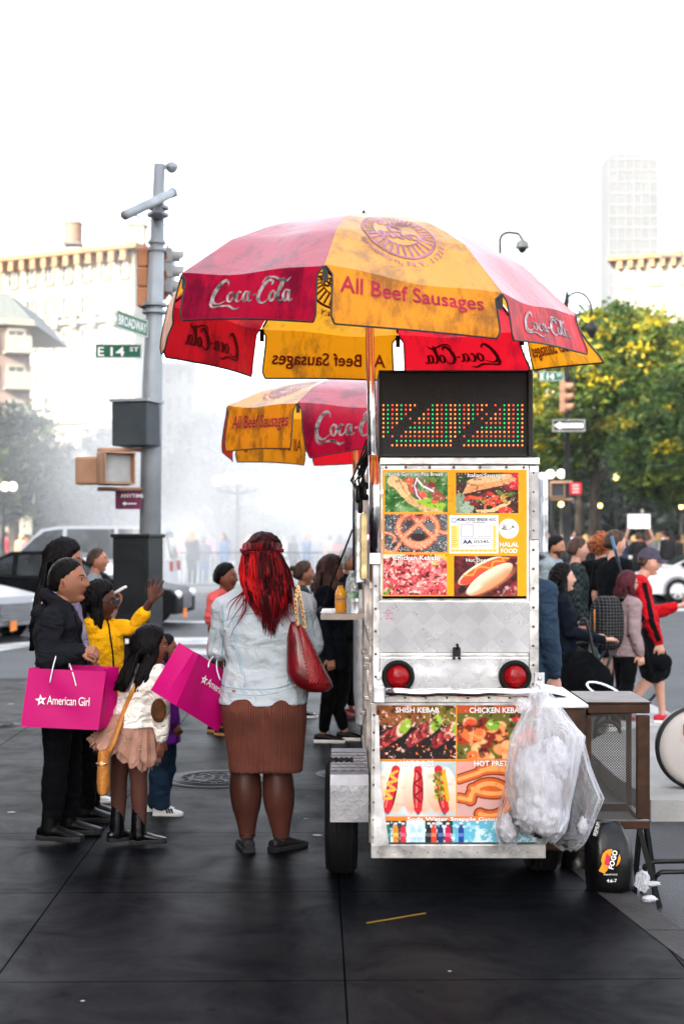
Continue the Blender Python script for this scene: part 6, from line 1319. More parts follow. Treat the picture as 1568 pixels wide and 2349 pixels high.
def add_hand(mb, wrist, d, nrm, size=1.0, curl=.3, thumb=1, spread=.1, hold=0.0):
    """palm plus four fingers and a thumb as tapered chains; d: towards the fingertips, nrm: out of the back of the hand"""
    d = Vector(d).normalized(); nrm = Vector(nrm); nrm = (nrm - d * nrm.dot(d)).normalized(); s = d.cross(nrm) * thumb; W = Vector(wrist); z = size
    rg = []
    for t, w, th in ((-.018, .022, .019), (0, .025, .018), (.03, .036, .017), (.06, .041, .015), (.085, .040, .012)):
        rg.append([W + d * t * z + s * (math.cos(a) * w * z) + nrm * (math.sin(a) * th * z) for a in [2 * math.pi * j / 12 for j in range(12)]])
    mb.loft(rg)
    for k, (off, ln) in enumerate(((.030, .068), (.010, .076), (-.010, .070), (-.029, .055))):
        p = W + d * .078 * z + s * off * z; a = spread * (1.5 - k) * .5; dd = (d * math.cos(a) + s * math.sin(a)).normalized(); cu = curl * (1 + .12 * k); pts = [p - dd * .02 * z, p]; ang = 0
        for seg in (.45, .32, .23): ang += cu * 1.1; q = dd * math.cos(ang) - nrm * math.sin(ang); p = p + q * ln * seg * z; pts.append(p)
        mb.tube(pts, [.0098 * z, .0098 * z, .009 * z, .0082 * z, .0062 * z], 8)
    p = W + d * .02 * z + s * .026 * z; q1 = (d * .62 + s * .75 - nrm * (.15 + .5 * hold)).normalized(); q2 = (d * .85 + s * (.35 - .6 * hold) - nrm * (.25 + .6 * hold)).normalized(); mb.tube([W + s * .01 * z, p, p + q1 * .036 * z, p + q1 * .036 * z + q2 * .03 * z, p + q1 * .036 * z + q2 * .048 * z], [.013 * z, .0135 * z, .0115 * z, .0095 * z, .007 * z], 8)
def ringT(c, s, f, rx, ry, n=20, sq=.85):
    return [c + s * math.copysign(abs(math.cos(t)) ** sq, math.cos(t)) * rx + f * math.copysign(abs(math.sin(t)) ** sq, math.sin(t)) * ry for t in [2 * math.pi * j / n for j in range(n)]]
def limb(mb, pts, rs, n=12):
    """tapered limb with rounded joints"""
    out = []; ro = []
    for i in range(len(pts) - 1):
        for t in (0, .33, .66): out.append(pts[i].lerp(pts[i + 1], t)); ro.append(rs[i] * (1 - t) + rs[i + 1] * t)
    out.append(pts[-1]); ro.append(rs[-1]); mb.tube(out, ro, n); mb.sphere(pts[0], rs[0] * 1.0, None, 10, 8); mb.sphere(pts[-1], rs[-1], None, 10, 8)
    for p, r in zip(pts[1:-1], rs[1:-1]): mb.sphere(p, r * 1.01, None, 10, 8)
JD = dict(pelvis=(0, 0, .52), waist=(0, 0, .605), chest=(.005, 0, .72), neck=(-.008, 0, .825), head=(.015, 0, .932),
          shL=(-.005, .108, .80), shR=(-.005, -.108, .80), elL=(-.02, .135, .63), elR=(-.02, -.135, .63), wrL=(.02, .14, .49), wrR=(.02, -.14, .49),
          hpL=(0, .052, .51), hpR=(0, -.052, .51), knL=(.012, .056, .285), knR=(.012, -.056, .285), anL=(-.012, .056, .05), anR=(-.012, -.056, .05))
def person(label, pos, ang, Ht, sk='tan', pose=None, hair=None, top=None, legs=None, shoes=None, bulk=1.0, head=(0, 0, 0), hs=1.0, vox=.010, hands=None, group=None, feet=(0, 0), name='person', extra=None, beard=None, detail=True, hat=None, neck_r=1.0):
    """pose entries: local fractions of the height, or a Vector for a place in the world"""
    fr = Frame(pos, ang); root = empty(name, pos, label, 'person', group); J = {}
    for k, v in JD.items(): J[k] = fr.pt(v[0] * Ht, v[1] * Ht * (bulk if k[:2] in ('sh', 'el') else 1), v[2] * Ht)
    for k, v in (pose or {}).items(): J[k] = v if isinstance(v, Vector) else fr.pt(v[0] * Ht, v[1] * Ht, v[2] * Ht)
    H_ = Ht; f, l, u = fr.f, fr.l, fr.u; b = bulk
    sh_ax = (J['shL'] - J['shR']).normalized(); tf = sh_ax.cross(Vector((0, 0, 1))).normalized(); tf = tf if tf.dot(f) > 0 else -tf
    def torso(mb, grow=0.0, hem=None, flare=0.0, top_=True, w=1.0, belly=0.0):
        rows_ = [(J['pelvis'] - u * .05 * H_, .080, .062), (J['pelvis'], .092, .070), (J['pelvis'].lerp(J['waist'], .6), .085, .064), (J['waist'], .080, .060), (J['waist'].lerp(J['chest'], .5), .086, .063), (J['chest'], .097, .066), (J['chest'].lerp(J['neck'], .45), .100, .060), (J['chest'].lerp(J['neck'], .75), .080, .048), (J['neck'], .042, .036)]
        rg = []
        for i, (c, rx, ry) in enumerate(rows_):
            ax = l.lerp(sh_ax, i / 8).normalized(); ff = f.lerp(tf, i / 8).normalized()
            rx = rx * H_ * b * w + grow + (flare if i < 3 else 0); ry = ry * H_ * b * w + grow + (flare if i < 3 else 0) + (belly if 2 <= i <= 5 else 0)
            if hem is not None and (c - fr.o).dot(u) < hem: c = c + u * (hem - (c - fr.o).dot(u)) if i < 3 else c
            rg.append(ringT(c, ax, ff, rx, ry))
        if hem is not None:
            base = J['pelvis'] - u * ((J['pelvis'] - fr.o).dot(u) - hem)
            rg = [ringT(base, l, f, .094 * H_ * b * w + grow + flare, .074 * H_ * b * w + grow + flare)] + [r_ for r_, (c, _, _) in zip(rg, rows_) if (c - fr.o).dot(u) > hem + .02]
        mb.loft(rg)
        for s in 'LR': limb(mb, [J['neck'].lerp(J['sh' + s], .3) - u * .01 * H_, J['sh' + s]], [.036 * H_ * b + grow, .031 * H_ * b + grow])
    body = MB(); torso(body, -.004)
    limb(body, [J['neck'] - u * .03 * H_, J['neck'], J['head'] - u * .03 * H_], [.040 * H_ * neck_r, .033 * H_ * neck_r, .030 * H_ * neck_r])
    for s in 'LR':
        limb(body, [J['sh' + s], J['el' + s], J['wr' + s]], [.028 * H_ * b, .0215 * H_ * b, .0145 * H_ * (b * .5 + .5)])
        kn, an = J['kn' + s], J['an' + s]; cf = kn.lerp(an, .3) - f * .006 * H_
        limb(body, [J['hp' + s], J['hp' + s].lerp(kn, .5), kn, cf, kn.lerp(an, .7), an], [.050 * H_ * b, .044 * H_ * b, .031 * H_ * b, .034 * H_ * b, .022 * H_ * b, .0185 * H_ * (b * .5 + .5)])
    me = remeshed(body, vox * .9, 2, 'body', [SKIN[sk]])
    if hands:
        for s in 'LR':
            hd = hands.get(s)
            if hd is None: continue
            hm_ = MB(); add_hand(hm_, J['wr' + s], hd[0], hd[1], hd[2] * H_ / 1.7, hd[3], hd[4], hd[5] if len(hd) > 5 else .12, hd[6] if len(hd) > 6 else 0)
            hme = remeshed(hm_, .0036 if vox < .009 else .006, 2, 'hand', [SKIN[sk]]); q = MB(); q.add([v.co for v in hme.vertices], [tuple(p.vertices) for p in hme.polygons], SKIN[sk], True); join_mesh(me, q); bpy.data.meshes.remove(hme)
    hf, hl, hu = turn(f, l, u, *head); hh = .135 * H_ * hs; hc = J['head']
    hb = MB(); W = add_head(hb, hc, hf, hl, hu, hh, sk, *( (64, 48) if vox < .009 else (44, 34)), detail=detail, beard=beard); join_mesh(me, hb)
    bo = link('body', me, root)
    ctx = dict(root=root, J=J, f=f, l=l, u=u, hc=hc, hf=hf, hl=hl, hu=hu, hh=hh, W=W, H=H_, fr=fr, body=bo, tf=tf, sh=sh_ax)
    if hair:
        hm2 = MB(); k = hair[0]; hmat = hair[1]; o = hair[2] if len(hair) > 2 else {}
        if k != 'none': hair_cap(hm2, hc, hf, hl, hu, hh, hmat, **o.get('cap', {}))
        if k == 'long': hair_locks(hm2, hc, hf, hl, hu, hh, hmat, **{**dict(length=.3), **o.get('locks', {})})
        if k == 'curly':
            rr = random.Random(4)
            for i in range(260):
                d = Vector((rr.gauss(0, 1), rr.gauss(0, 1), rr.gauss(0, 1))).normalized(); p = Vector(head_pt(*d))
                if p.z < float(np.interp(p.x, *HLINE)) - .0: continue
                p += d * rr.uniform(.02, .13); hm2.sphere(hc + hf * p.x * hh + hl * p.y * hh + hu * p.z * hh, rr.uniform(.045, .085) * hh, hmat, 6, 5)
        if k == 'bun': p = hc - hf * .5 * hh + hu * .22 * hh; hm2.sphere(p, (.13 * hh, .13 * hh, .12 * hh), hmat, 12, 8)
        hm2.build('hair', None, root, fix=False)
    if top:
        tb = MB(); o = top; g = o.get('grow', .014); torso(tb, g, hem=(o.get('hem', .49)) * H_, flare=o.get('flare', 0), belly=o.get('belly', 0))
        sl = o.get('sleeve', 'long')
        for s in 'LR':
            if sl == 'none': continue
            a, e, w = J['sh' + s], J['el' + s], J['wr' + s]; ga = g * o.get('arm', .8)
            if sl == 'long': limb(tb, [a, e, e.lerp(w, .55), e.lerp(w, o.get('cuff', .93))], [.030 * H_ * b + ga, .023 * H_ * b + ga, .020 * H_ * b + ga * 1.1, .016 * H_ * b + ga * .8])
            elif sl == '34': limb(tb, [a, e, e.lerp(w, .35)], [.030 * H_ * b + ga, .023 * H_ * b + ga, .021 * H_ * b + ga])
            else: limb(tb, [a, a.lerp(e, .62)], [.030 * H_ * b + ga, .029 * H_ * b + ga * 1.2])
        if o.get('hood'):
            nk = J['neck'] + u * .008 * H_; pts = [nk + (tf * math.cos(t) * .048 + sh_ax * math.sin(t) * .052) * H_ - u * (.030 * math.cos(t) - .012) * H_ for t in np.linspace(.35, 2 * math.pi - .35, 14)]; tb.tube(pts, [.014 * H_] + [.021 * H_] * 5 + [.026 * H_] * 2 + [.021 * H_] * 5 + [.014 * H_], 10)
            tb.sphere(nk - tf * .058 * H_ - u * .025 * H_, (.045 * H_, .045 * H_, .035 * H_), None, 12, 8)
        if o.get('collar'): nk = J['neck'] + u * .002 * H_; tb.tube([nk + (tf * math.cos(t) * .040 + sh_ax * math.sin(t) * .044) * H_ for t in np.linspace(0, 2 * math.pi, 16)[:-1]], .012 * H_, 8, closed=True)
        tm = remeshed(tb, vox, o.get('smooth', 3), 'top', [o['m']]); rs = o.get('wr', .006)
        fold_mesh(tm, rs, o.get('ws', 9)); ctx['top'] = link(o.get('name', 'top'), tm, root)
    if legs:
        lb = MB(); g = legs.get('grow', .010); end = legs.get('end', .93)
        lb.loft([ringT(J['pelvis'] - u * .06 * H_, l, f, .088 * H_ * b + g, .070 * H_ * b + g), ringT(J['pelvis'], l, f, .091 * H_ * b + g, .069 * H_ * b + g), ringT(J['pelvis'].lerp(J['waist'], .75), l, f, .080 * H_ * b + g * .5, .060 * H_ * b + g * .5)])
        for s in 'LR':
            kn, an, hp = J['kn' + s], J['an' + s], J['hp' + s]; wd = legs.get('wide', 0)
            if end > .55: limb(lb, [hp, hp.lerp(kn, .5), kn, kn.lerp(an, .35), kn.lerp(an, (end - .5) * 2)], [.052 * H_ * b + g, .045 * H_ * b + g, .034 * H_ * b + g, .034 * H_ * b + g + wd, .023 * H_ * b + g + wd])
            else: limb(lb, [hp, hp.lerp(kn, end * 2)], [.054 * H_ * b + g, .050 * H_ * b + g + wd])
        tm = remeshed(lb, vox, 3, 'legs', [legs['m']]); fold_mesh(tm, legs.get('wr', .005), 8); ctx['legs'] = link(legs.get('name', 'trousers'), tm, root)
    if shoes:
        for i, s in enumerate('LR'):
            an = J['an' + s]; fa = feet[i]; q = Matrix.Rotation(R(fa), 3, 'Z'); d = q @ f; sd = q @ l; gz = fr.o.z; sc = H_ / 1.7 * shoes.get('s', 1); z0 = max(gz, an.z - .05 * H_)
            base = Vector((an.x, an.y, z0)); sb = MB(); up_h = shoes.get('h', .075)
            prof_ = [(-.075, .030, .055), (-.05, .037, .065), (0, .038, .070), (.05, .040, .060), (.10, .047, .042), (.145, .044, .030), (.178, .028, .020)]
            rg = [[base + d * t * sc + sd * (math.cos(a) * w * sc) + u * (max(0, .012 + .5 * h_ * (1 + math.sin(a)))) * sc for a in [2 * math.pi * j / 16 for j in range(16)]] for t, w, h_ in prof_]
            sb.loft(rg); 
            if up_h > .08: limb(sb, [base + u * .05 * sc - d * .01, Vector((an.x, an.y, z0 + up_h)) if not shoes.get('shaft') else an.lerp(J['kn' + s], shoes['shaft'])], [.040 * sc + .01, .045 * sc * shoes.get('sw', 1) + .004])
            sm_ = remeshed(sb, .006 if vox < .009 else .009, 2, 'shoe', [shoes['m']]); so = link(shoes.get('name', 'shoe'), sm_, root)
            if shoes.get('sole') is not None:
                sl_ = MB(); rg = []
                for zz, g2 in ((.0, 0), (.004, .003), (.020, .004), (.026, 0)): rg.append([base + d * t * sc + sd * s2 * (w + g2) * sc + u * zz * sc for s2, rng_ in ((1, prof_), (-1, prof_[::-1])) for t, w, _ in rng_])
                sl_.loft(rg, smooth=False); sl_.build('sole', shoes['sole'], so)
            ctx['shoe' + s] = (so, base, d, sd, sc)
    if hat: 
        hb = MB(); hm3, brim = hat; vs = []; n = 40; k = 14
        for i in range(k + 1):
            th = math.pi * .5 * i / k
            for j in range(n): ph = 2 * math.pi * j / n; dd = Vector((math.sin(th) * math.cos(ph), math.sin(th) * math.sin(ph), math.cos(th) + .25)).normalized(); p = Vector(head_pt(*dd)) * 1.10; p.z = max(p.z, .12); vs.append(hc + hf * p.x * hh + hl * p.y * hh + hu * p.z * hh)
        hb.add(vs, [(i * n + j, (i + 1) * n + j, (i + 1) * n + (j + 1) % n, i * n + (j + 1) % n) for i in range(k) for j in range(n)], hm3, True); ho = hb.build('cap', None, root)
        if brim: 
            rg = []
            for t in np.linspace(-1, 1, 13): 
                y = t * .30; x0 = .40 * math.sqrt(max(0, 1 - (t * .8) ** 2)); x1 = x0 + .34 * math.sqrt(max(0, 1 - t * t)) + .01; z = .15 - .06 * t * t; rg.append([hc + hf * a_ * hh + hl * y * hh + hu * z_ * hh for a_, z_ in ((x0, z), (x0 + (x1 - x0) * .5, z - .005), (x1, z - .05), (x1, z - .065), (x0 + (x1 - x0) * .5, z - .025), (x0, z - .02))])
            hb = MB(); hb.loft(rg, smooth=True); hb.build('brim', hm3, ho)
    if extra: extra(ctx)
    return ctx
def fold_mesh(me, amp, sc):
    """push a garment's surface into broad folds"""
    if amp <= 0: return
    n = len(me.vertices); co = np.empty(n * 3, dtype=np.float32); me.vertices.foreach_get('co', co); no = np.empty(n * 3, dtype=np.float32); me.vertices.foreach_get('normal', no)
    co = co.reshape(-1, 3); no = no.reshape(-1, 3)
    out = co.copy()
    for i in range(n):
        p = Vector(co[i]); a = 1 - abs(mnoise.noise(Vector((p.x * sc, p.y * sc, p.z * sc * 1.6)) + Vector((3, 1, 7)))) * 2.2; c = mnoise.noise(p * sc * 2.7)
        out[i] += no[i] * (amp * (a * .8 - .4) + amp * .35 * c)
    me.vertices.foreach_set('co', out.ravel()); me.update()
def onto(obj, pts, d=Vector((0, 1, 0)), back=1.5, lift=.002):
    """drop points onto a mesh along d"""
    me = obj.data; t = BVHTree.FromPolygons([v.co for v in me.vertices], [tuple(p.vertices) for p in me.polygons]); out = []
    for p in pts:
        h = t.ray_cast(Vector(p) - d * back, d)
        if h[0] is not None: out.append(h[0] - d * lift)
    return out
def fill_curve(a, b, n): return [a.lerp(b, i / n) for i in range(n + 1)]
def strand(pixels, Y, n=4): # a smooth line through points of the photo at distance Y
    return [Vector(p) for p in smooth_pts([tuple(P(u, v, Y + (w if w else 0))) for u, v, w in [(q + (0,))[:3] for q in pixels]], n)]

BLKF = fabric('black_cloth', (.0012, .0013, .002), bump=.35); WSOLE = mat('white_sole', (.75, .74, .72), rough=.6); BLKL = mat('black_leather', (.0012, .0012, .0015), rough=.4, bump=.3, bscale=30, spec=.12)
# ---------------------------------------------------------------- 1. teenager in the dark hoodie
HOOD = fabric('charcoal_fleece', (.0085, .0092, .0125), bump=.6, fold=6)
YA = 7.5; pos = Vector((P(138, 0, YA).x, YA, 0)); V_ = lambda u, v, dY=0: P(u, v, YA + dY)
def ex_hoodie(c):
    mb = MB(); mb.tube(strand([(172, 1405, -.10), (180, 1450, -.12), (193, 1500, -.12), (204, 1530, -.1)], YA), .0035, 6); mb.build('drawstring', BLKF, c['root'])
person('teenager in a dark hoodie and black trousers holding a pink shopping bag on one arm', pos, -8, 1.495, 'lit', dict(
    head=V_(157, 1333), neck=V_(138, 1398), chest=V_(133, 1455), waist=V_(138, 1530), pelvis=V_(141, 1595), shR=V_(125, 1425, -.14), shL=V_(140, 1425, .16), elR=V_(108, 1512, -.20), elL=V_(120, 1520, .2), wrR=V_(186, 1494, -.17), wrL=V_(190, 1510, .1),
    hpR=V_(135, 1605, -.07), hpL=V_(148, 1605, .08), knR=V_(130, 1748, -.07), knL=V_(160, 1745, .1), anR=V_(118, 1893, -.1), anL=V_(160, 1880, .12)), hair=('cap', HB, dict(cap=dict(thick=.035, rough=.01, line=([-.5, -.15, -.06, .05, .17, .30, .42], [-.36, -.26, -.02, .06, .16, .28, .36])))),
    top=dict(m=HOOD, grow=.024, hem=.47, hood=True, name='hoodie', wr=.011, arm=1.0, flare=.01), legs=dict(m=BLKF, grow=.012, wr=.008, wide=.006), shoes=dict(m=BLKL, h=.13, sole=mat('black_sole', (.01, .01, .01)), s=1.12, name='boot'), head=(2, -2, 0), hs=1.16, vox=.0075, bulk=1.04,
    hands=dict(R=((1, -.1, .06), (.1, -.5, .8), 1.02, .75, 1, .05, .6), L=((1, -.1, -.1), (0, .5, .8), 1, .7, -1)), feet=(5, -6), extra=ex_hoodie)
# ---------------------------------------------------------------- 2. tall woman behind, long black hair, with a phone
YB = 8.0; pos = Vector((P(185, 0, YB).x, YB, 0)); V_ = lambda u, v, dY=0: P(u, v, YB + dY)
person('tall woman with very long black hair looking down at a phone behind the hoodie', pos, 2, 1.62, 'tan', dict(
    head=V_(147, 1283), neck=V_(132, 1352), chest=V_(140, 1420), waist=V_(165, 1510), pelvis=V_(180, 1595), shR=V_(128, 1385, -.14), shL=V_(150, 1385, .16), elL=V_(222, 1452, .40), wrL=V_(261, 1398, .42), elR=V_(150, 1480, -.0), wrR=V_(200, 1450, .3),
    hpR=V_(180, 1600, -.07), hpL=V_(190, 1600, .08), knR=V_(190, 1745, -.05), knL=V_(205, 1740, .1), anR=V_(200, 1868, -.02), anL=V_(212, 1850, .1)), hair=('long', HB, dict(cap=dict(thick=.06, line=([-.5, -.15, -.06, .05, .17, .30, .42], [-.4, -.35, -.3, -.25, .0, .24, .34])), locks=dict(length=.50, n=210, back=.05, arc=(95, 265), wave=.008, r=.013, spread=.05, seed=5))),
    top=dict(m=fabric('lilac_print', (.42, .36, .45), col2=(.12, .09, .16)), grow=.016, hem=.46), legs=dict(m=BLKF, grow=.01), shoes=dict(m=BLKL, h=.16, sole=mat('black_sole', (.01, .01, .01)), s=1.08, name='boot'), head=(0, 14, 0), hs=1.05, vox=.009,
    hands=dict(L=((.45, .05, .85), (.6, .5, -.3), .95, .55, -1, .1, .5)), feet=(4, -4))
mb = MB(); c = P(275, 1354, YB + .40); mb.box(c, (.016, .07, .085), None, Matrix.Rotation(R(60), 3, 'Y'), .004); props(mb.build('phone', mat('phone_white', (.7, .68, .68), rough=.25)), 'white phone held up by the long haired woman', 'phone')
# ---------------------------------------------------------------- 3. girl in yellow waving
YC = 8.3; pos = Vector((P(228, 0, YC).x, YC, 0)); V_ = lambda u, v, dY=0: P(u, v, YC + dY); YEL = fabric('mustard_cotton', (.86, .42, .006), bump=.5, fold=9)
def ex_yellow(c):
    mb = MB(); e = lambda x, y, z: c['W']((x, y, z))
    for s in (-1, 1):
        o = c['hf']; ctr = e(.465, s * .15, .02); mb.tube([ctr + c['hl'] * (math.cos(t) * .115 * c['hh']) + c['hu'] * (math.sin(t) * .085 * c['hh']) for t in np.linspace(0, 2 * math.pi, 13)[:-1]], .0035, 6, closed=True)
        mb.tube([e(.465, s * .26, .03), e(.2, s * .35, .04), e(-.02, s * .36, .03)], .0028, 6)
    mb.tube([e(.475, -.035, .03), e(.485, 0, .04), e(.475, .035, .03)], .003, 6); mb.build('glasses', mat('glasses_blue', (.02, .05, .08), rough=.2), c['root'])
    mb = MB(); pts = onto(c['top'], [P(u, v, YC) for u, v in smooth_pts([(236, 1405), (248, 1425), (258, 1460), (264, 1500), (266, 1560), (264, 1600)], 4)], lift=.004)
    if len(pts) > 3: mb.tube(pts, .005, 6)
    mb.build('strap', BLKF, c['root'])
    mb = MB()   # stitched yoke
    for k in range(9):
        for sg in (1, -1):
            pts = onto(c['top'], [P(203 + k * 7 + sg * t * 26, 1418 + t * 50, YC) for t in np.linspace(0, 1, 8)], lift=.001)
            if len(pts) > 3: mb.tube(pts, .0016, 4)
    if mb.v: mb.build('yoke_stitching', YEL, c['top'])
person('girl in a mustard yellow top and glasses raising one hand', pos, -42, 1.355, 'deep', dict(
    head=V_(229, 1379), neck=V_(226, 1428, .01), shR=V_(203, 1440, -.08), shL=V_(252, 1437, .08), chest=V_(230, 1480), waist=V_(236, 1540), pelvis=V_(238, 1600), elL=V_(308, 1442, .06), wrL=V_(348, 1376, -.02), elR=V_(190, 1510, -.06), wrR=V_(205, 1590, 0),
    hpR=V_(225, 1610, -.05), hpL=V_(248, 1610, .05), knR=V_(205, 1720, 0), knL=V_(225, 1720, .05), anR=V_(172, 1842, .02), anL=V_(205, 1832, .25)), hair=('long', HB, dict(cap=dict(thick=.08, rough=.03), locks=dict(length=.13, n=150, back=.0, arc=(75, 285), wave=.006, r=.012, spread=.03, seed=8))),
    top=dict(m=YEL, grow=.020, hem=.42, flare=.035, name='blouse', wr=.008, cuff=.3, arm=.7), legs=dict(m=mat('dark_denim', (.012, .014, .02), rough=.9)), shoes=dict(m=mat('white_leather', (.72, .72, .72), rough=.4), sole=WSOLE), head=(42, 6, 0), hs=1.24, vox=.0075,
    hands=dict(L=((.16, .1, 1), (-.25, .75, .1), 1.12, .16, -1, .5), R=((0, 0, -1), (-1, 0, 0), 1, .3, 1)), feet=(40, 42), extra=ex_yellow)
# ---------------------------------------------------------------- 4. little girl in a tutu
YD_ = 7.35; pos = Vector((P(300, 0, YD_).x, YD_, 0)); V_ = lambda u, v, dY=0: P(u, v, YD_ + dY); WFL = fabric('white_fleece', (.80, .74, .68), bump=.7, fold=12); TUL = mat('tulle', (.50, .26, .19), rough=.8, var=.2, scale=12, alpha=.62, transl=0); GOLD = mat('gold_dot', (.9, .62, .3), rough=.2, metal=.8)
def ex_tutu(c):
    rr = random.Random(2)
    for layer, (g, ln) in enumerate(((0, 0), (.012, -.012), (-.02, .014))):
        mb = MB(); rg = []; n = 120
        for i in range(11):
            t = i / 10; cc = P(311 - 26 * t, 1628 + 92 * t, YD_); rx = (38 + 36 * t ** .8) * YD_ / F + g * t; ry = rx * .95
            ring_ = []
            for j in range(n):
                a = 2 * math.pi * j / n; w = 1 + t * (.055 * math.sin(a * 17 + layer * 2) + .03 * math.sin(a * 31 + layer) + .03 * mnoise.noise(Vector((math.cos(a) * 4, math.sin(a) * 4, layer))))
                drop = t * t * (.055 * math.cos(a + .2) * -1 * -1 * .5 + .02 * math.sin(a * 9 + layer) + ln * 1.5) + t * (.05 if math.cos(a) > .3 else 0) * .8
                ring_.append(cc + Vector((math.cos(a) * rx * w, math.sin(a) * ry * w, -drop)))
            rg.append(ring_)
        mb.loft(rg, cap=False)
        if layer == 1:
            for q in range(150):
                i = rr.randrange(1, 10); j = rr.randrange(n); p = rg[i][j]; o = (p - P(300, 1680, YD_)); o.z = 0; p = p + o.normalized() * .006; mb.sphere(p, .0036, GOLD, 6, 4)
            k_ = mb.mi(TUL)
            # the cloth faces take the second slot
            mb.m = [k_ if i < 10 * n else m_ for i, m_ in enumerate(mb.m)]
        mb.build('tutu', None if layer == 1 else TUL, c['root'], fix=False)
    mb = MB(); pts = onto(c['top'], [P(u, v, YD_) for u, v in smooth_pts([(345, 1525), (325, 1560), (303, 1600), (288, 1636)], 5)], lift=.004); pts += [P(262, 1700, YD_ - .19), P(244, 1735, YD_ - .2)]; mb.tube(pts, .014, 8, flat=.25, side=(1, 0, .4)); mb.build('strap', mat('tan_croc', (.42, .16, .03), rough=.4, bump=.8, bscale=50), c['root'])
    # elbow patch and cuff
    mb = MB(); ctr = P(364, 1628, YD_ - .2); bm = bmesh.new(); bmesh.ops.create_icosphere(bm, subdivisions=3, radius=1); bm.verts.index_update(); vs = [P(364, 1630, YD_ - .13) + Vector((v.co.x * .040, v.co.y * .022, v.co.z * .062)) for v in bm.verts]; mb.add(vs, [[w.index for w in f_.verts] for f_ in bm.faces], None, True); bm.free(); mb.build('elbow_patch', mat('brown_fur', (.13, .045, .015), rough=.9, bump=1, bscale=60, var=.4), c['top'])
person('little girl in a white sweater, dusty pink tutu and black boots, seen from behind', pos, 38, 1.16, 'brown', dict(
    head=V_(345, 1483), neck=V_(338, 1545, 0), shR=V_(365, 1550, -.07), shL=V_(318, 1548, .06), chest=V_(328, 1575), waist=V_(315, 1610), pelvis=V_(303, 1655), elR=V_(371, 1628, -.09), wrR=V_(370, 1698, -.05), elL=V_(290, 1600, .1), wrL=V_(300, 1650, .12),
    hpR=V_(315, 1690, -.03), hpL=V_(285, 1690, .03), knR=V_(318, 1790, -.03), knL=V_(273, 1782, .03), anR=V_(322, 1908, -.04), anL=V_(272, 1903, .03)), hair=('long', HB, dict(cap=dict(thick=.08, rough=.015, line=([-.5, -.15, -.06, .05, .17, .30, .42], [-.36, -.34, -.34, -.25, .0, .24, .34])), locks=dict(length=.19, n=330, back=.04, arc=(70, 290), wave=.004, r=.0095, spread=.035, seed=3, fall=Vector((-.18, 0, -1))))),
    top=dict(m=WFL, grow=.026, hem=.535, name='sweater', wr=.007, arm=.75, cuff=.9), legs=dict(m=mat('brown_tights', (.055, .018, .012), rough=.7), grow=.007, wr=0), shoes=dict(m=mat('patent_black', (.0015, .0015, .002), rough=.2, spec=.35, bump=.3, bscale=12), h=.2, shaft=.78, sw=.85, sole=mat('black_sole', (.01, .01, .01)), s=1.12, name='boot'), head=(-22, 2, 0), hs=1.32, vox=.0065, bulk=.95,
    hands=dict(R=((-.08, .0, -1), (.6, -.6, 0), 1.0, .25, -1)), feet=(-10, -30), extra=ex_tutu)
mb = MB(); c = P(238, 1770, YD_ - .2); mb.loft([[c + Vector((math.cos(t) * rx, math.sin(t) * .05, dz)) for t in [2 * math.pi * j / 20 for j in range(20)]] for dz, rx in ((.105, .018), (.10, .026), (.04, .030), (-.05, .034), (-.10, .030), (-.115, .016))]); hb_ = empty('shoulder_bag', c, 'small tan crocodile print bag hanging at the tutu girl side', 'bag'); mb.build('bag_body', mat('tan_croc', (.42, .16, .03)), hb_)
mb = MB(); mb.tube([c + Vector((-.03, -.045, .05)), c + Vector((0, -.052, .045)), c + Vector((.03, -.045, .05))], .006, 6); mb.box(c + Vector((0, -.054, .05)), (.015, .01, .02)); mb.build('clasp', GOLD, hb_)
# ---------------------------------------------------------------- 5. small child in purple
YE = 8.2; pos = Vector((P(375, 0, YE).x, YE, 0)); V_ = lambda u, v, dY=0: P(u, v, YE + dY)
def ex_purple(c):
    for s in 'LR':
        so, base, d, sd, sc = c['shoe' + s]; mb = MB()
        for k in range(3): o = base + d * (.045 + .022 * k) * sc - sd * .0425 * sc + Vector((0, 0, .045 * sc)); mb.bar(o + Vector((0, 0, -.018 * sc)) + d * .012 * sc, o + Vector((0, 0, .020 * sc)) - d * .008 * sc + sd * .008 * sc, .012 * sc, .012 * sc)
        mb.build('stripe', mat('black_stripe', (.01, .01, .01)), so)
person('small child in a purple sweatshirt and jeans hidden behind the tutu girl', pos, 0, 1.03, 'brown', dict(head=V_(378, 1492), knR=V_(362, 1765, -.04), knL=V_(384, 1765, .05), anR=V_(372, 1855, -.05), anL=V_(352, 1850, .08), wrR=V_(400, 1660, -.08), elR=V_(385, 1625, -.1)), hair=('long', HB, dict(cap=dict(thick=.06), locks=dict(length=.12, n=60, r=.01, spread=.03, back=.02))),
    top=dict(m=fabric('purple_fleece', (.10, .012, .19)), grow=.024, hem=.40), legs=dict(m=fabric('blue_jeans', (.012, .028, .055), bump=.5), grow=.016, wide=.012, wr=.008), shoes=dict(m=mat('white_leather', (.72, .72, .72)), sole=WSOLE, s=1.12, name='sneaker'), hs=1.3, vox=.008, hands=dict(R=((.5, 0, -1), (0, -1, 0), 1, .4, 1)), feet=(0, -4), extra=ex_purple)
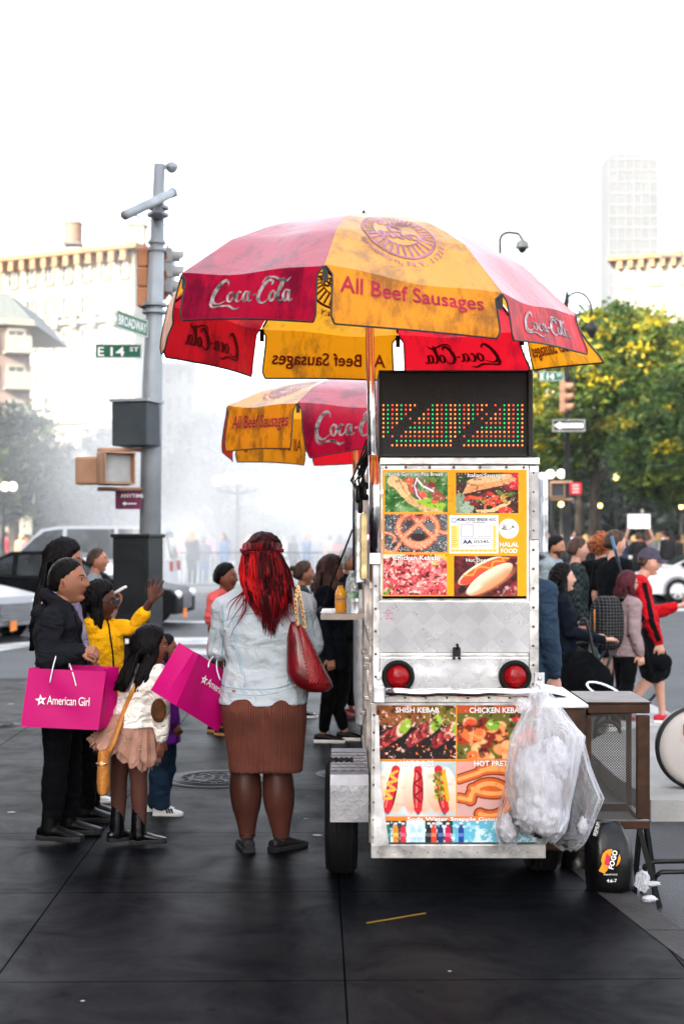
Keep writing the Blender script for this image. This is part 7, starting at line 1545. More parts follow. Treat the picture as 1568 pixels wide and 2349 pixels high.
# ---------------------------------------------------------------- 6. woman with red hair, denim jacket, brown skirt
YG = 7.25; pos = Vector((P(608, 0, YG).x, YG, 0)); V_ = lambda u, v, dY=0: P(u, v, YG + dY); DEN = fabric('pale_denim', (.39, .44, .48), bump=.5, fold=7, var=.06); SEAM = mat('denim_seam', (.26, .37, .46), rough=.9)
def rib_mat():
    m = fabric('ribbed_brown', (.125, .040, .027), bump=.35, fold=3); N = m.node_tree.nodes; L = m.node_tree.links; b = N['Principled BSDF']
    tc = N.new('ShaderNodeTexCoord'); w = N.new('ShaderNodeTexWave'); w.wave_type = 'BANDS'; w.bands_direction = 'X'; w.inputs['Scale'].default_value = 26; w.inputs['Distortion'].default_value = .3; L.new(tc.outputs['Object'], w.inputs[0])
    bp = N.new('ShaderNodeBump'); bp.inputs['Strength'].default_value = 1; bp.inputs['Distance'].default_value = .004; L.new(w.outputs['Fac'], bp.inputs['Height']); old = b.inputs['Normal'].links[0].from_socket; L.new(old, bp.inputs['Normal']); L.new(bp.outputs[0], b.inputs['Normal']); return m
def ex_red(c):
    # skirt
    sk_ = MB(); prof = [(1560, 540, 676, .10), (1580, 522, 688, .13), (1600, 510, 700, .16), (1622, 507, 703, .185), (1650, 510, 703, .18), (1700, 518, 699, .165), (1740, 523, 696, .155), (1765, 526, 694, .15)]; rg = []
    for v, a, b, dp in [tuple(prof[i][k] * (1 - t) + prof[i + 1][k] * t for k in range(4)) for i in range(len(prof) - 1) for t in (0, .25, .5, .75)] + [prof[-1]]:
        cc = P((a + b) / 2, v, YG); rx = (b - a) / 2 * YG / F; q = sst(v, 1545, 1640) * sst(1740, v, 1640) if False else math.exp(-((v - 1625) / 45) ** 2)
        ring_ = []
        for j in range(72):
            t = 2 * math.pi * j / 72; cs, sn = math.cos(t), math.sin(t); x = math.copysign(abs(cs) ** .9, cs) * rx; y = math.copysign(abs(sn) ** .85, sn) * dp
            if sn < 0: y -= .035 * q * math.exp(-((abs(cs) - .42) / .3) ** 2); y += .010 * math.exp(-(cs / .12) ** 2) * (1 if v > 1590 else .3)
            ring_.append(cc + Vector((x, y, .004 * math.sin(t * 3) * (v > 1750))))
        rg.append(ring_)
    sk_.loft(rg); sk_.build('skirt', rib_mat(), c['root'])
    j = c['top']
    # seams, yoke and hem band of the jacket
    mb = MB()
    for line, w in (([(512, 1425), (545, 1411), (600, 1402), (650, 1402), (700, 1412)], .0028), ([(538, 1415), (541, 1450), (547, 1490), (556, 1530), (566, 1568)], .0032), ([(543, 1415), (546, 1450), (552, 1490), (561, 1530), (571, 1568)], .002), ([(668, 1408), (670, 1450), (668, 1500), (662, 1560)], .0028),
                    ([(505, 1568), (560, 1573), (620, 1572), (670, 1562), (698, 1548)], .0028), ([(503, 1580), (560, 1586), (620, 1584), (690, 1566)], .002), ([(512, 1385), (516, 1420), (514, 1460), (507, 1510), (500, 1570)], .0028), ([(500, 1430), (492, 1470), (482, 1500)], .003), ([(708, 1385), (715, 1420), (722, 1460)], .003), ([(512, 1500), (514, 1540), (512, 1570)], .002)):
        pts = onto(j, [P(u, v, YG) for u, v in smooth_pts(line, 5)], lift=.0008)
        if len(pts) > 3: mb.tube(pts, w, 5)
    mb.build('seams', SEAM, j)
    mb = MB()
    rr = random.Random(3)
    for (u, v, w, h, n) in ((553, 1545, 22, 16, 12), (494, 1490, 12, 10, 8)):
        for k in range(n):
            a = onto(j, [P(u - w / 2 + w * t + rr.uniform(-2, 2), v - h / 2 + h * k / n + t * 7, YG) for t in np.linspace(0, 1, 5)], lift=.003)
            if len(a) > 3: mb.tube(a, .0012, 4)
    mb.build('frayed_threads', mat('white_thread', (.7, .72, .74)), j)
    mb = MB()
    for (u, v, w, h) in ((553, 1544, 17, 4), (556, 1550, 16, 3), (551, 1538, 12, 2.5), (494, 1489, 9, 3)):
        a = onto(j, [P(u - w / 2 + w * t, v + t * 5, YG) for t in np.linspace(0, 1, 5)], lift=.001)
        if len(a) > 3: mb.tube(a, [.001, .0035, .004, .0035, .001], 5, flat=.3)
    mb.build('tear', mat('tear_dark', (.12, .17, .22)), j)
    p = onto(j, [P(542, 1577, YG)], lift=.004)
    if p: mb = MB(); mb.sphere(p[0], (.009, .004, .009), None, 14, 8); mb.build('button', mat('copper_button', (.35, .17, .10), metal=.8, rough=.3), j)
    # hair: crown, twisted band, long wavy locks
    hb = MB(); rr = random.Random(12); W = c['W']
    ctrls = [(553, 604), (1242, 1300)]
    def lock(pts, r, m, dY=0): 
        pts = [Vector(p) for p in smooth_pts([tuple(P(u, v, YG + w)) for u, v, w in pts], 4)]; k = len(pts); hb.tube(pts, [r * (.45 + .55 * min(1, i / 4)) * min(1, (k - i) / (k * .45)) + .0005 for i in range(k)], 6, m, flat=.6)
    HR2 = hairm('hair_bright_red', (.46, .008, .010), (.16, .003, .006)); HD = hairm('hair_wine', (.050, .003, .005), (.010, .0015, .002))
    for i in range(330):
        t = rr.random(); u0 = 560 + 84 * t + rr.uniform(-3, 3); v0 = 1262 + 14 * rr.random() + abs(t - .5) * 8; sp = (t - .5)
        fall = rr.random(); ve = 1385 + 85 * fall ** .8 * (1 - 1.2 * abs(sp)) - 20 * abs(sp); ue = 622 + sp * (88 - 60 * fall) + rr.uniform(-10, 10)
        ph = rr.uniform(0, 6.28); am = rr.uniform(2.5, 7); dep = -.135 - .03 * rr.random()
        pts = [(u0, v0, dep + .05 * abs(sp) * 2)]
        for q in range(1, 8):
            f_ = q / 7; uu = u0 + (ue - u0) * f_ ** 1.3 + (u0 - 603) * .42 * math.sin(f_ * 2.6) + am * math.sin(ph + f_ * 8) * f_; vv = v0 + (ve - v0) * f_; pts.append((uu, vv, dep - .03 * math.sin(f_ * 3) + .02 * f_ - (.04 if f_ > .5 else .0)))
        bright = (t < .30 and rr.random() < .75) or rr.random() < .12  # more bright locks on the left: side light put into the hair colour
        lock(pts, rr.uniform(.004, .0085), HR2 if bright else (HRED if rr.random() < .38 else HD))
    for i in range(26):   # loose wisps out to the sides and over the shoulders
        sd = 1 if rr.random() < .6 else -1; u0 = 605 + sd * rr.uniform(20, 38); v0 = rr.uniform(1300, 1350); ue = u0 + sd * rr.uniform(10, 60); ve = v0 + rr.uniform(50, 130); ph = rr.uniform(0, 6)
        lock([(u0 + (ue - u0) * f_ + 5 * math.sin(ph + 7 * f_), v0 + (ve - v0) * f_, -.15 - .03 * f_) for f_ in np.linspace(0, 1, 7)], .0026, HRED if rr.random() < .6 else HR2)
    # crown swept back under the twist
    hair_cap(hb, c['hc'], c['hf'], c['hl'], c['hu'], c['hh'], HD, thick=.09, rough=.03, top=.05, line=([-.5, -.15, -.06, .05, .17, .30, .42], [-.5, -.5, -.4, -.12, .05, .26, .36]))
    for i in range(80):
        t = rr.random(); u0 = 560 + 86 * t; pk = 1229 + 26 * abs(t - .5) ** 1.6 * 2
        lock([(u0 + (603 - u0) * .25, pk - 1, .05), (u0 - 2, pk + 4, -.03), (u0 - 3 + rr.uniform(-2, 2), pk + 18, -.10), (u0 - (u0 - 600) * .1 - 4, 1262, -.128)], rr.uniform(.004, .007), rr.choice([HD, HD, HRED]) if t > .25 else HRED)
    for (a0, a1, n_) in (((556, 1268), (650, 1262), 30), ((552, 1262), (575, 1272), 8)):
        for ph in (0, 2.1, 4.2):
            pts = [P(a0[0] + (a1[0] - a0[0]) * t, a0[1] + (a1[1] - a0[1]) * t + 3.2 * math.sin(ph + t * 14) + 5 * math.sin(t * 3.1), YG - .145 + .05 * (2 * abs(t - .45)) ** 2 + .006 * math.cos(ph + t * 14)) for t in np.linspace(0, 1, n_)]; hb.tube(pts, .0048, 6, HRED if ph else HD)
    hb.build('hair', None, c['root'], fix=False)
cx = person('woman with long red hair, pale denim jacket and brown ribbed skirt, seen from behind', pos, 84, 1.60, 'brown', dict(
    head=V_(606, 1288), neck=V_(605, 1360, .02), chest=V_(604, 1440), waist=V_(604, 1520), pelvis=V_(604, 1600), shL=V_(524, 1400, 0), shR=V_(688, 1395, .02), elL=V_(502, 1490, .05), elR=V_(714, 1478, .05), wrL=V_(500, 1500, .32), wrR=V_(700, 1490, .36),
    hpL=V_(565, 1610), hpR=V_(645, 1610), knL=V_(562, 1770, .0), knR=V_(636, 1772, .0), anL=V_(567, 1920), anR=V_(645, 1928)), top=dict(m=DEN, grow=.030, hem=.470, name='jacket', wr=.012, ws=7, collar=True, smooth=3, flare=.008, arm=.6), shoes=dict(m=mat('sheer_black_shoe', (.010, .009, .010), rough=.5), s=.98, name='flat_shoe', sole=mat('black_sole', (.01, .01, .01))), legs=None, bulk=1.24, head=(-38, 0, 0), hs=1.10, vox=.0075, neck_r=1.15,
    hands=dict(L=((-.1, .6, -.6), (-.8, 0, .2), 1, .7, -1), R=((-.3, .8, .2), (.8, 0, .2), 1, .5, 1)), feet=(18, -38), extra=ex_red)
# sheer tights on the calves come out darker towards the ankle: a stocking skin over the leg
for side, k in (('L', 0), ('R', 1)):
    kn, an = cx['J']['kn' + side], cx['J']['an' + side]; mb = MB(); lim = [kn + (kn - an) * .12, kn, kn.lerp(an, .12), kn.lerp(an, .3), kn.lerp(an, .5), kn.lerp(an, .72), kn.lerp(an, .9), an]; rs = [.078, .075, .079, .082, .075, .056, .043, .040]
    pts = [Vector(p[:3]) for p in smooth_pts([tuple(q) + (r_,) for q, r_ in zip(lim, rs)], 4)]; rr_ = [p[3] for p in smooth_pts([tuple(q) + (r_,) for q, r_ in zip(lim, rs)], 4)]; mb.tube(pts, rr_, 24); mb.build('stocking', mat('sheer_brown', (.062, .019, .013), rough=.42, var=.25, scale=4), cx['root'])
    mb = MB(); mb.tube([an + Vector((math.cos(t) * .037, math.sin(t) * .037, .015)) for t in np.linspace(0, 6.2, 20)], .006, 6); mb.build('ankle_strap', mat('sheer_black_shoe', (.01, .01, .01)), cx['root'])
# her quilted red handbag with chain straps
LR_ = mat('red_leather', (.13, .003, .006), rough=.32, var=.25, scale=9, bump=.5, bscale=22, coat=.3); hbag = empty('handbag', P(705, 1520, 7.05), 'dark red quilted leather handbag on the red haired woman shoulder', 'handbag')
def tri_loft(rows_, m, name, parent, n=40, fn=None):
    mb = MB(); rg = []
    for (v, a, b, dp, dy) in rows_:
        cc = P((a + b) / 2, v, 7.05 + dy); rx = (b - a) / 2 * 7.05 / F; rg.append([cc + Vector((math.copysign(abs(math.cos(t)) ** .8, math.cos(t)) * rx, math.copysign(abs(math.sin(t)) ** .8, math.sin(t)) * dp + .003 * math.sin(9 * t + v * .1), 0)) for t in [2 * math.pi * j / n for j in range(n)]])
    mb.loft(rg); return mb.build(name, m, parent)
tri_loft([(1426, 668, 684, .025, 0), (1434, 664, 692, .04, 0), (1460, 658, 708, .06, 0), (1500, 657, 728, .08, 0), (1540, 657, 748, .09, 0), (1562, 664, 760, .09, 0), (1575, 680, 764, .08, 0), (1586, 706, 752, .05, 0)], LR_, 'bag_body', hbag)
mb = MB()
for k in range(-14, 15):
    for sg in (1, -1):
        pts = []
        for t in np.linspace(0, 1, 30):
            s_ = k / 7 + sg * (t * 2.2 - .5)
            if 0 <= s_ <= 1: pts.append(P((686 + t * 22) * (1 - s_) + (696 + t * 62) * s_, 1436 + t * 130, 7.05))
        q = onto(hbag.children[0], pts, lift=.0) if len(pts) > 2 else []
        if len(q) > 2: mb.tube(q, .0036, 5)
if mb.v: mb.build('quilting', mat('red_piping', (.26, .006, .010), rough=.25, spec=.5), hbag)
for pts_ in ([(684, 1345, -.02), (678, 1370, -.03), (679, 1400, -.03), (682, 1432, 0)], [(683, 1345, -.02), (688, 1370, -.03), (694, 1405, -.03), (698, 1438, 0)]):
    mb = MB(); pts = strand(pts_, 7.0, 6)
    for i in range(len(pts) - 1):
        mb.tube([pts[i].lerp(pts[i + 1], .5) + (Vector((math.cos(t) * .008, 0, math.sin(t) * .011)) if i % 2 else Vector((math.cos(t) * .004, math.sin(t) * .006, math.sin(t) * .010))) for t in np.linspace(0, 2 * math.pi, 9)[:-1]], .0024, 5, GOLD, closed=True)
    mb.tube(pts, .0035, 5, LR_); mb.build('chain_strap', None, hbag)
# ---------------------------------------------------------------- pink paper shopping bags
PINK = mat('magenta_paper', (.40, .0015, .115), rough=.5, var=.05, scale=4, bump=.25, bscale=5, spec=.1)
def star(mb, c, ex, ey, r, m, off=Vector((0, 0, 0))):
    for s_, ph in ((1.0, 0),):
        pts = [c + off + (ex * math.cos(a) + ey * math.sin(a)) * (r if i % 2 == 0 else r * .42) for i, a in enumerate([math.pi / 2 + .15 + i * math.pi / 5 for i in range(10)])]; mb.add(pts, [tuple(range(10))], m)
    pts = [c + off * 1.6 + (ex * math.cos(a) + ey * math.sin(a)) * (r * .30 if i % 2 == 0 else r * .14) for i, a in enumerate([math.pi / 2 + .15 + i * math.pi / 5 for i in range(10)])]; mb.add(pts, [tuple(range(10))], PINK)
def paper_bag(label, K, e1, e2, e3, logo):
    """K lower front corner; e3 width, e2 height, e1 depth"""
    root = empty('shopping_bag', K, label, 'shopping bag', 'pink paper shopping bags'); K = Vector(K); mb = MB(); nx, nz = 14, 10; mid = .055
    def fpt(s, t, side):     # side 0 front, 1 back
        w = .010 * math.sin(s * 7 + t * 5) * math.sin(t * 3.1) * math.sin(s * 3.1); dr = e1.normalized()
        base = K + e3 * s + e2 * t + (e1 * (1 - .12 * t) if side else e1 * .10 * t); return base + dr * (w if side else -w)
    for side in (0, 1):
        vs = [fpt(i / nx, j / nz, side) for j in range(nz + 1) for i in range(nx + 1)]; mb.add(vs, [(j * (nx + 1) + i, j * (nx + 1) + i + 1, (j + 1) * (nx + 1) + i + 1, (j + 1) * (nx + 1) + i) for j in range(nz) for i in range(nx)], None, True)
    for s in (0, 1):    # gusset sides fold inwards in the middle
        vs = []
        for j in range(nz + 1):
            t = j / nz; a, b = fpt(s, t, 0), fpt(s, t, 1); inw = e3.normalized() * (-.045 * t if s else .045 * t); vs += [a, a.lerp(b, .25) + inw * .5, a.lerp(b, .5) + inw, a.lerp(b, .75) + inw * .5, b]
        mb.add(vs, [(j * 5 + i, j * 5 + i + 1, (j + 1) * 5 + i + 1, (j + 1) * 5 + i) for j in range(nz) for i in range(4)])
    mb.add([K, K + e3, K + e3 + e1, K + e1], [(0, 1, 2, 3)]); mb.build('paper', PINK, root, fix=False)
    ex = e3.normalized(); ey = (e2 - ex * e2.dot(ex)).normalized(); nrm = ex.cross(ey); nrm = nrm if nrm.dot(Vector((0, 1, 0))) < 0 else -nrm
    mb = MB(); s0, t0, w, h = logo; o = K + e3 * s0 + e2 * t0 + e1 * .1 * t0 + nrm * .007
    star(mb, o - ex * h * .75 + ey * h * .45, ex, ey, h * .72, WL, nrm * .001)
    vs, fs = text_mesh('American Girl', 1, .0, space=.92); vs = fit(vs, w, h * 1.05); vs, fs = subdiv(vs, fs, .03)
    mb.add([o + ex * v.x + ey * v.y + nrm * .001 for v in vs], fs, WL); mb.build('lettering', None, root)
    return root
K = P(48, 1667, 7.2); e3 = P(226, 1675, 7.2) - K; e2 = P(62, 1534, 7.22) - K; e2 = e2 + Vector((0, .0, 0)); e3b = e3 + Vector((.03, 0, 0)) * 0
pb = paper_bag('pink shopping bag hanging level from the hoodie arm', K, Vector((.06, .17, .015)), e2, e3, (.30, .40, .215, .042))
for (a, b, c_) in (((115, 1566, 7.215), (134, 1490, 7.30), (119, 1556, 7.40)), ((175, 1574, 7.215), (157, 1517, 7.33), (162, 1545, 7.40))):
    mb = MB(); mb.tube([Vector(p) for p in smooth_pts([tuple(P(*a)), tuple(P(a[0] * .6 + b[0] * .4, a[1] * .5 + b[1] * .5, 7.23)), tuple(P(*b)), tuple(P(*c_))], 5)], .0035, 6); mb.build('cord_handle', mat('white_cord', (.7, .72, .75)), pb)
K = P(404, 1619, 6.98); e3 = P(500, 1679, 7.25) - K; e2 = P(462, 1503, 7.06) - K; e1 = P(346, 1583, 7.12) - K
pb2 = paper_bag('tilted pink shopping bag hanging from the red haired woman left hand', K, e1, e2, e3 * 1.0, (.36, .60, .25, .036))
for (a, b) in (((478, 1530), (492, 1503)), ((505, 1560), (498, 1510))):
    mb = MB(); mb.tube(strand([(a[0], a[1], 0), ((a[0] + b[0]) / 2 - 4, (a[1] + b[1]) / 2, .05), (b[0], b[1], .2)], 7.1, 5), .003, 6); mb.build('cord_handle', mat('white_cord', (.7, .72, .75)), pb2)
# ---------------------------------------------------------------- people farther off
def px_person(label, Y, z0, ut, vt, ang, sk, hair, top, legs, shoes=None, pose=None, hands='idle', **k):
    """place by the crown of the head in the photo"""
    c = P(ut, vt, Y); Ht = (c.z - z0) / 1.0
    if hands == 'idle': hands = {s_: ((.1, 0, -1), (0, 1 if s_ == 'L' else -1, .2), 1, .4, -1 if s_ == 'L' else 1) for s_ in 'LR'}
    return person(label, Vector((c.x, Y, z0)), ang, Ht * .995, sk, pose, hair, top, legs, shoes or dict(m=BLKL, sole=WSOLE), hands=hands, vox=.011, **k)
SH = dict(m=BLKL, sole=WSOLE, name='shoe'); BLKT = fabric('black_tee', (.002, .0024, .0035), bump=.4); NAVY = fabric('navy_knit', (.0025, .0045, .009), bump=.4); GREYH = fabric('grey_marl', (.16, .18, .19)); PINKT = fabric('coral_tee', (.62, .10, .10))
rz = ROADZ
px_person('man with short greying hair and a grey shirt passing behind the girl in yellow', 13, 0, 218, 1258, 4, 'tan', ('cap', HBR, dict(cap=dict(thick=.02))), dict(m=GREYH, grow=.02, sleeve='short'), dict(m=BLKF), head=(0, -2, 0), hs=1.1)
px_person('boy with short dark hair in a coral red t-shirt left of the red haired woman', 11.5, 0, 513, 1296, -20, 'brown', ('cap', HB, dict(cap=dict(thick=.06))), dict(m=PINKT, grow=.03, sleeve='short'), dict(m=BLKF), dict(m=BLKL, sole=mat('gum_sole', (.3, .14, .05)), s=1.1), dict(anR=(.02, -.056, .05), anL=(-.08, .06, .05)), hs=1.2)
px_person('child with dark hair in a small bun behind the denim shoulder', 12.6, 0, 692, 1290, 10, 'tan', ('bun', HBR, dict(cap=dict(thick=.05))), dict(m=fabric('slate_top', (.02, .03, .04)), grow=.02), dict(m=BLKF), SH, hs=1.15)
px_person('woman in a long dark navy coat with shoulder length brown hair at the shelf', 11.1, 0, 752, 1277, -6, 'tan', ('long', hairm('hair_ash', (.075, .045, .038), (.02, .012, .012)), dict(cap=dict(thick=.08), locks=dict(length=.17, n=160, arc=(60, 300), back=0, r=.014, spread=.08, wave=.01))), dict(m=NAVY, grow=.035, hem=.40, flare=.01), dict(m=BLKF), dict(m=BLKL, sole=WSOLE, s=1.12), dict(wrR=(.03, -.15, .47), anL=(.09, .05, .045), anR=(-.02, -.05, .045)), hs=1.15, head=(0, 12, 0))
px_person('grey haired older woman behind the shelf with flowery shoes', 12.6, 0, 798, 1262, -30, 'tan', ('cap', HGREY, dict(cap=dict(thick=.10, rough=.05))), dict(m=BLKT, grow=.03), dict(m=BLKF), dict(m=mat('flower_shoe', (.3, .03, .04), col2=(.02, .01, .01), scale=60), s=1.0), hs=1.1)
# right of the cart, standing in the road
px_person('person in a blue fleece mostly hidden behind the right side of the cart', 9.3, rz, 1192, 1236, 50, 'fair', ('cap', HBR), dict(m=fabric('blue_fleece', (.02, .036, .06)), grow=.035, hem=.46, belly=.02, flare=.01), dict(m=fabric('brown_trousers', (.012, .006, .005)), grow=.03), SH, bulk=1.05)
px_person('woman in a navy sweater with frizzy dark hair, hands on a pushchair handle', 12, rz, 1284, 1298, 2, 'fair', ('long', HB, dict(cap=dict(thick=.10, rough=.05), locks=dict(length=.17, n=200, arc=(80, 280), back=.06, r=.013, spread=.10, wave=.02))), dict(m=NAVY, grow=.018, hem=.42, belly=.01), dict(m=NAVY), SH, dict(elR=(.03, -.12, .63), wrR=(.24, -.08, .585), elL=(.03, .12, .63), wrL=(.22, .08, .60)), dict(R=((1, .2, .2), (0, 0, 1), 1, .5, 1), L=((1, -.2, 0), (0, .2, 1), 1, .5, -1)), hs=1.14, head=(0, -4, 0), bulk=1.08)
px_person('young man with a thin beard and a grey hoodie next to the chrome post', 16.5, rz, 1268, 1228, -25, 'tan', ('cap', HB, dict(cap=dict(thick=.05))), dict(m=fabric('pale_hoodie', (.20, .24, .26)), grow=.03, hood=True), dict(m=BLKF), beard=mat('stubble', (.05, .03, .022)), head=(0, 12, 0), hs=1.08)
def plaid():
    m = fabric('dark_plaid', (.015, .03, .03)); N = m.node_tree.nodes; L = m.node_tree.links; tc = N.new('ShaderNodeTexCoord'); ck_ = N.new('ShaderNodeTexChecker'); ck_.inputs['Scale'].default_value = 26; ck_.inputs['Color1'].default_value = (.006, .010, .012, 1); ck_.inputs['Color2'].default_value = (.028, .04, .04, 1); L.new(tc.outputs['Object'], ck_.inputs[0]); L.new(ck_.outputs[0], N['Principled BSDF'].inputs['Base Color']); return m
px_person('man in a dark checked shirt looking right, hands at his sides', 15, rz, 1319, 1233, 4, 'fair', ('cap', HBR, dict(cap=dict(thick=.04))), dict(m=plaid(), grow=.022, collar=True), dict(m=BLKF), head=(0, 4, 0), hs=1.08)
px_person('tall person with curly ginger hair and a black t-shirt, one hand on the hip', 15.2, rz, 1376, 1226, 60, 'fair', ('curly', HGING, dict(cap=dict(thick=.06))), dict(m=BLKT, grow=.022, sleeve='short'), dict(m=BLKF), SH, dict(elL=(-.05, .19, .64), wrL=(.0, .10, .55)), head=(-20, 0, 0), hs=1.08)
px_person('tall man with glasses, black t-shirt and navy shorts in front of the ginger haired person', 14.5, rz, 1405, 1217, 30, 'fair', ('cap', HBR, dict(cap=dict(thick=.03))), dict(m=BLKT, grow=.028, sleeve='short', hem=.46), dict(m=fabric('navy_shorts', (.006, .010, .025)), grow=.02, end=.42), SH, head=(-10, 8, 0), hs=1.1)
def ex_pack(c):
    mb = MB(); o = c['J']['chest'] - c['tf'] * .20 - c['u'] * .05; rot = Matrix((c['sh'], c['tf'], c['u'])).transposed(); bm = bmesh.new(); bmesh.ops.create_icosphere(bm, subdivisions=4, radius=1)
    vs = [o + rot @ Vector((math.copysign(abs(v.co.x) ** .6, v.co.x) * .16, math.copysign(abs(v.co.y) ** .7, v.co.y) * .12, math.copysign(abs(v.co.z) ** .6, v.co.z) * .24)) for v in bm.verts]; bm.verts.index_update(); mb.add(vs, [[w.index for w in f_.verts] for f_ in bm.faces], None, True); bm.free()
    r_ = empty('backpack', o, 'black backpack with a white grid pattern on the bespectacled woman', 'backpack'); m = fabric('grid_cloth', (.006, .006, .008)); N = m.node_tree.nodes; L = m.node_tree.links; tc = N.new('ShaderNodeTexCoord'); b = N.new('ShaderNodeTexBrick'); b.offset = 0; b.inputs['Scale'].default_value = 1; b.inputs['Brick Width'].default_value = .028; b.inputs['Row Height'].default_value = .028; b.inputs['Mortar Size'].default_value = .0015
    for k_, c_ in (('Color1', (.004, .004, .005, 1)), ('Color2', (.004, .004, .005, 1)), ('Mortar', (.10, .10, .10, 1))): b.inputs[k_].default_value = c_
    mp = N.new('ShaderNodeMapping'); mp.inputs['Rotation'].default_value = (R(90), 0, 0); L.new(tc.outputs['Object'], mp.inputs[0]); L.new(mp.outputs[0], b.inputs[0]); L.new(b.outputs[0], N['Principled BSDF'].inputs['Base Color']); mb.build('bag_body', m, r_)
    mb = MB()
    for s in 'LR': a = c['J']['sh' + s]; mb.tube([o + c['u'] * .2 + (a - c['J']['neck']) * .5, a + c['u'] * .05 - (a - c['J']['neck']) * .35, a + c['tf'] * .09 - c['u'] * .12, a - c['u'] * .28 - c['tf'] * .06], .018, 6, flat=.4)
    mb.build('strap', BLKF, r_); mb = MB(); q = o - c['tf'] * .125 + c['sh'] * .0; mb.tube([q + c['u'] * .12, q - c['u'] * .1], .005, 5); mb.build('zip', mat('orange_zip', (.6, .22, .04)), r_)
    mb = MB(); e = lambda x, y, z: c['W']((x, y, z))
    for s in (-1, 1): mb.tube([e(.46, s * .05, .03), e(.46, s * .25, .03), e(.2, s * .35, .04), e(-.02, s * .35, .03)], .004, 5)
    mb.build('glasses', DARK, c['root'])
px_person('woman with dark red hair, glasses and a pale pink shirt wearing a backpack', 12.7, rz, 1434, 1312, 20, 'fair', ('long', HMAR, dict(cap=dict(thick=.07, line=([-.5, -.15, -.06, .05, .17, .30, .42], [-.4, -.35, -.3, -.2, .05, .24, .32])), locks=dict(length=.08, n=120, arc=(85, 275), r=.013, spread=.03, back=0))), dict(m=fabric('pale_pink', (.22, .16, .165)), grow=.03, hem=.47), dict(m=BLKF, grow=.014), dict(m=mat('white_leather', (.7, .7, .7)), sole=WSOLE), dict(anL=(.04, .05, .05), anR=(-.12, -.05, .05), knR=(-.02, -.05, .285)), extra=ex_pack, hs=1.12)
REDJ = fabric('red_jersey', (.36, .004, .009), bump=.6)
def ex_jacket(c):
    mb = MB()
    for s in 'R':
        a, e, w = (c['J'][k + s] for k in ('sh', 'el', 'wr')); pts = onto(c['top'], [a.lerp(e, t) + Vector((.015, 0, .04 * (1 - t))) for t in np.linspace(0, 1, 14)] + [e.lerp(w, t) for t in np.linspace(.1, .9, 8)], lift=-.004); mb.tube(pts, .026, 8, flat=.4, side=(1, 0, 0))
    mb.build('stripe', BLKT, c['top'])
O_ = 13.1
cj = px_person('man in a grey cap, red jacket with black sleeve stripe and black shorts', O_, rz, 1479, 1256, -6, 'fair', ('cap', HBR, dict(cap=dict(thick=.01))), dict(m=REDJ, grow=.034, hem=.47, collar=True, wr=.012), dict(m=fabric('black_shorts', (.002, .0025, .004)), grow=.045, end=.47), dict(m=mat('red_mesh_shoe', (.45, .01, .035)), sole=WSOLE, name='running_shoe', s=1.1),
    dict(neck=(-.035, 0, .815), head=(.02, 0, .925), chest=(-.05, 0, .71), shL=(-.04, .115, .785), shR=(-.04, -.115, .785), elR=(-.0, -.15, .62), wrR=(.06, -.13, .47), elL=(.05, .14, .62), wrL=(.18, .11, .665), pelvis=(-.02, 0, .52), knR=(.04, -.056, .30), anR=(-.13, -.056, .06), knL=(.08, .056, .30), anL=(.10, .056, .05)),
    dict(R=((.3, 0, -1), (.2, -1, 0), 1, .35, 1), L=((1, -.1, .25), (0, .3, -1), 1, .6, -1)), extra=ex_jacket, hs=1.12, head=(0, 8, 0), hat=(fabric('grey_cap', (.05, .045, .065)), True))
w_ = cj['J']['wrL']; mb = MB(); mb.box(w_ + Vector((.13, 0, .06)), (.012, .07, .14), None, Matrix.Rotation(R(62), 3, 'Y'), .004); props(mb.build('phone', mat('phone_white', (.7, .7, .7))), 'phone held out by the man in the red jacket', 'phone')
w_ = cj['J']['wrR']; mb = MB(); mb.sphere(w_ + Vector((.03, -.03, -.17)), (.085, .05, .08), None, 16, 10); props(mb.build('folded_cap', BLKT), 'dark cap held at the thigh by the man in the red jacket', 'cap')
mp_ = empty('monopod', P(1440, 1400, 12.8), 'blue and black pole in a sling across the back of the red jacket', 'pole')
mb = MB(); mb.tube([P(1401, 1230, 12.9), P(1428, 1330, 12.8), P(1450, 1400, 12.75)], .011, 8); mb.build('rod', mat('rod_black', (.006, .008, .012)), mp_); mb = MB(); mb.tube([P(1401, 1230, 12.9), P(1417, 1290, 12.85)], .016, 8); mb.build('grip', mat('rod_blue', (.05, .13, .22)), mp_); mb = MB(); mb.tube([P(1436, 1345, 12.75), P(1446, 1400, 12.72), P(1470, 1470, 12.68), P(1490, 1545, 12.65)], [.026, .03, .034, .02], 10); mb.build('case', BLKF, mp_)
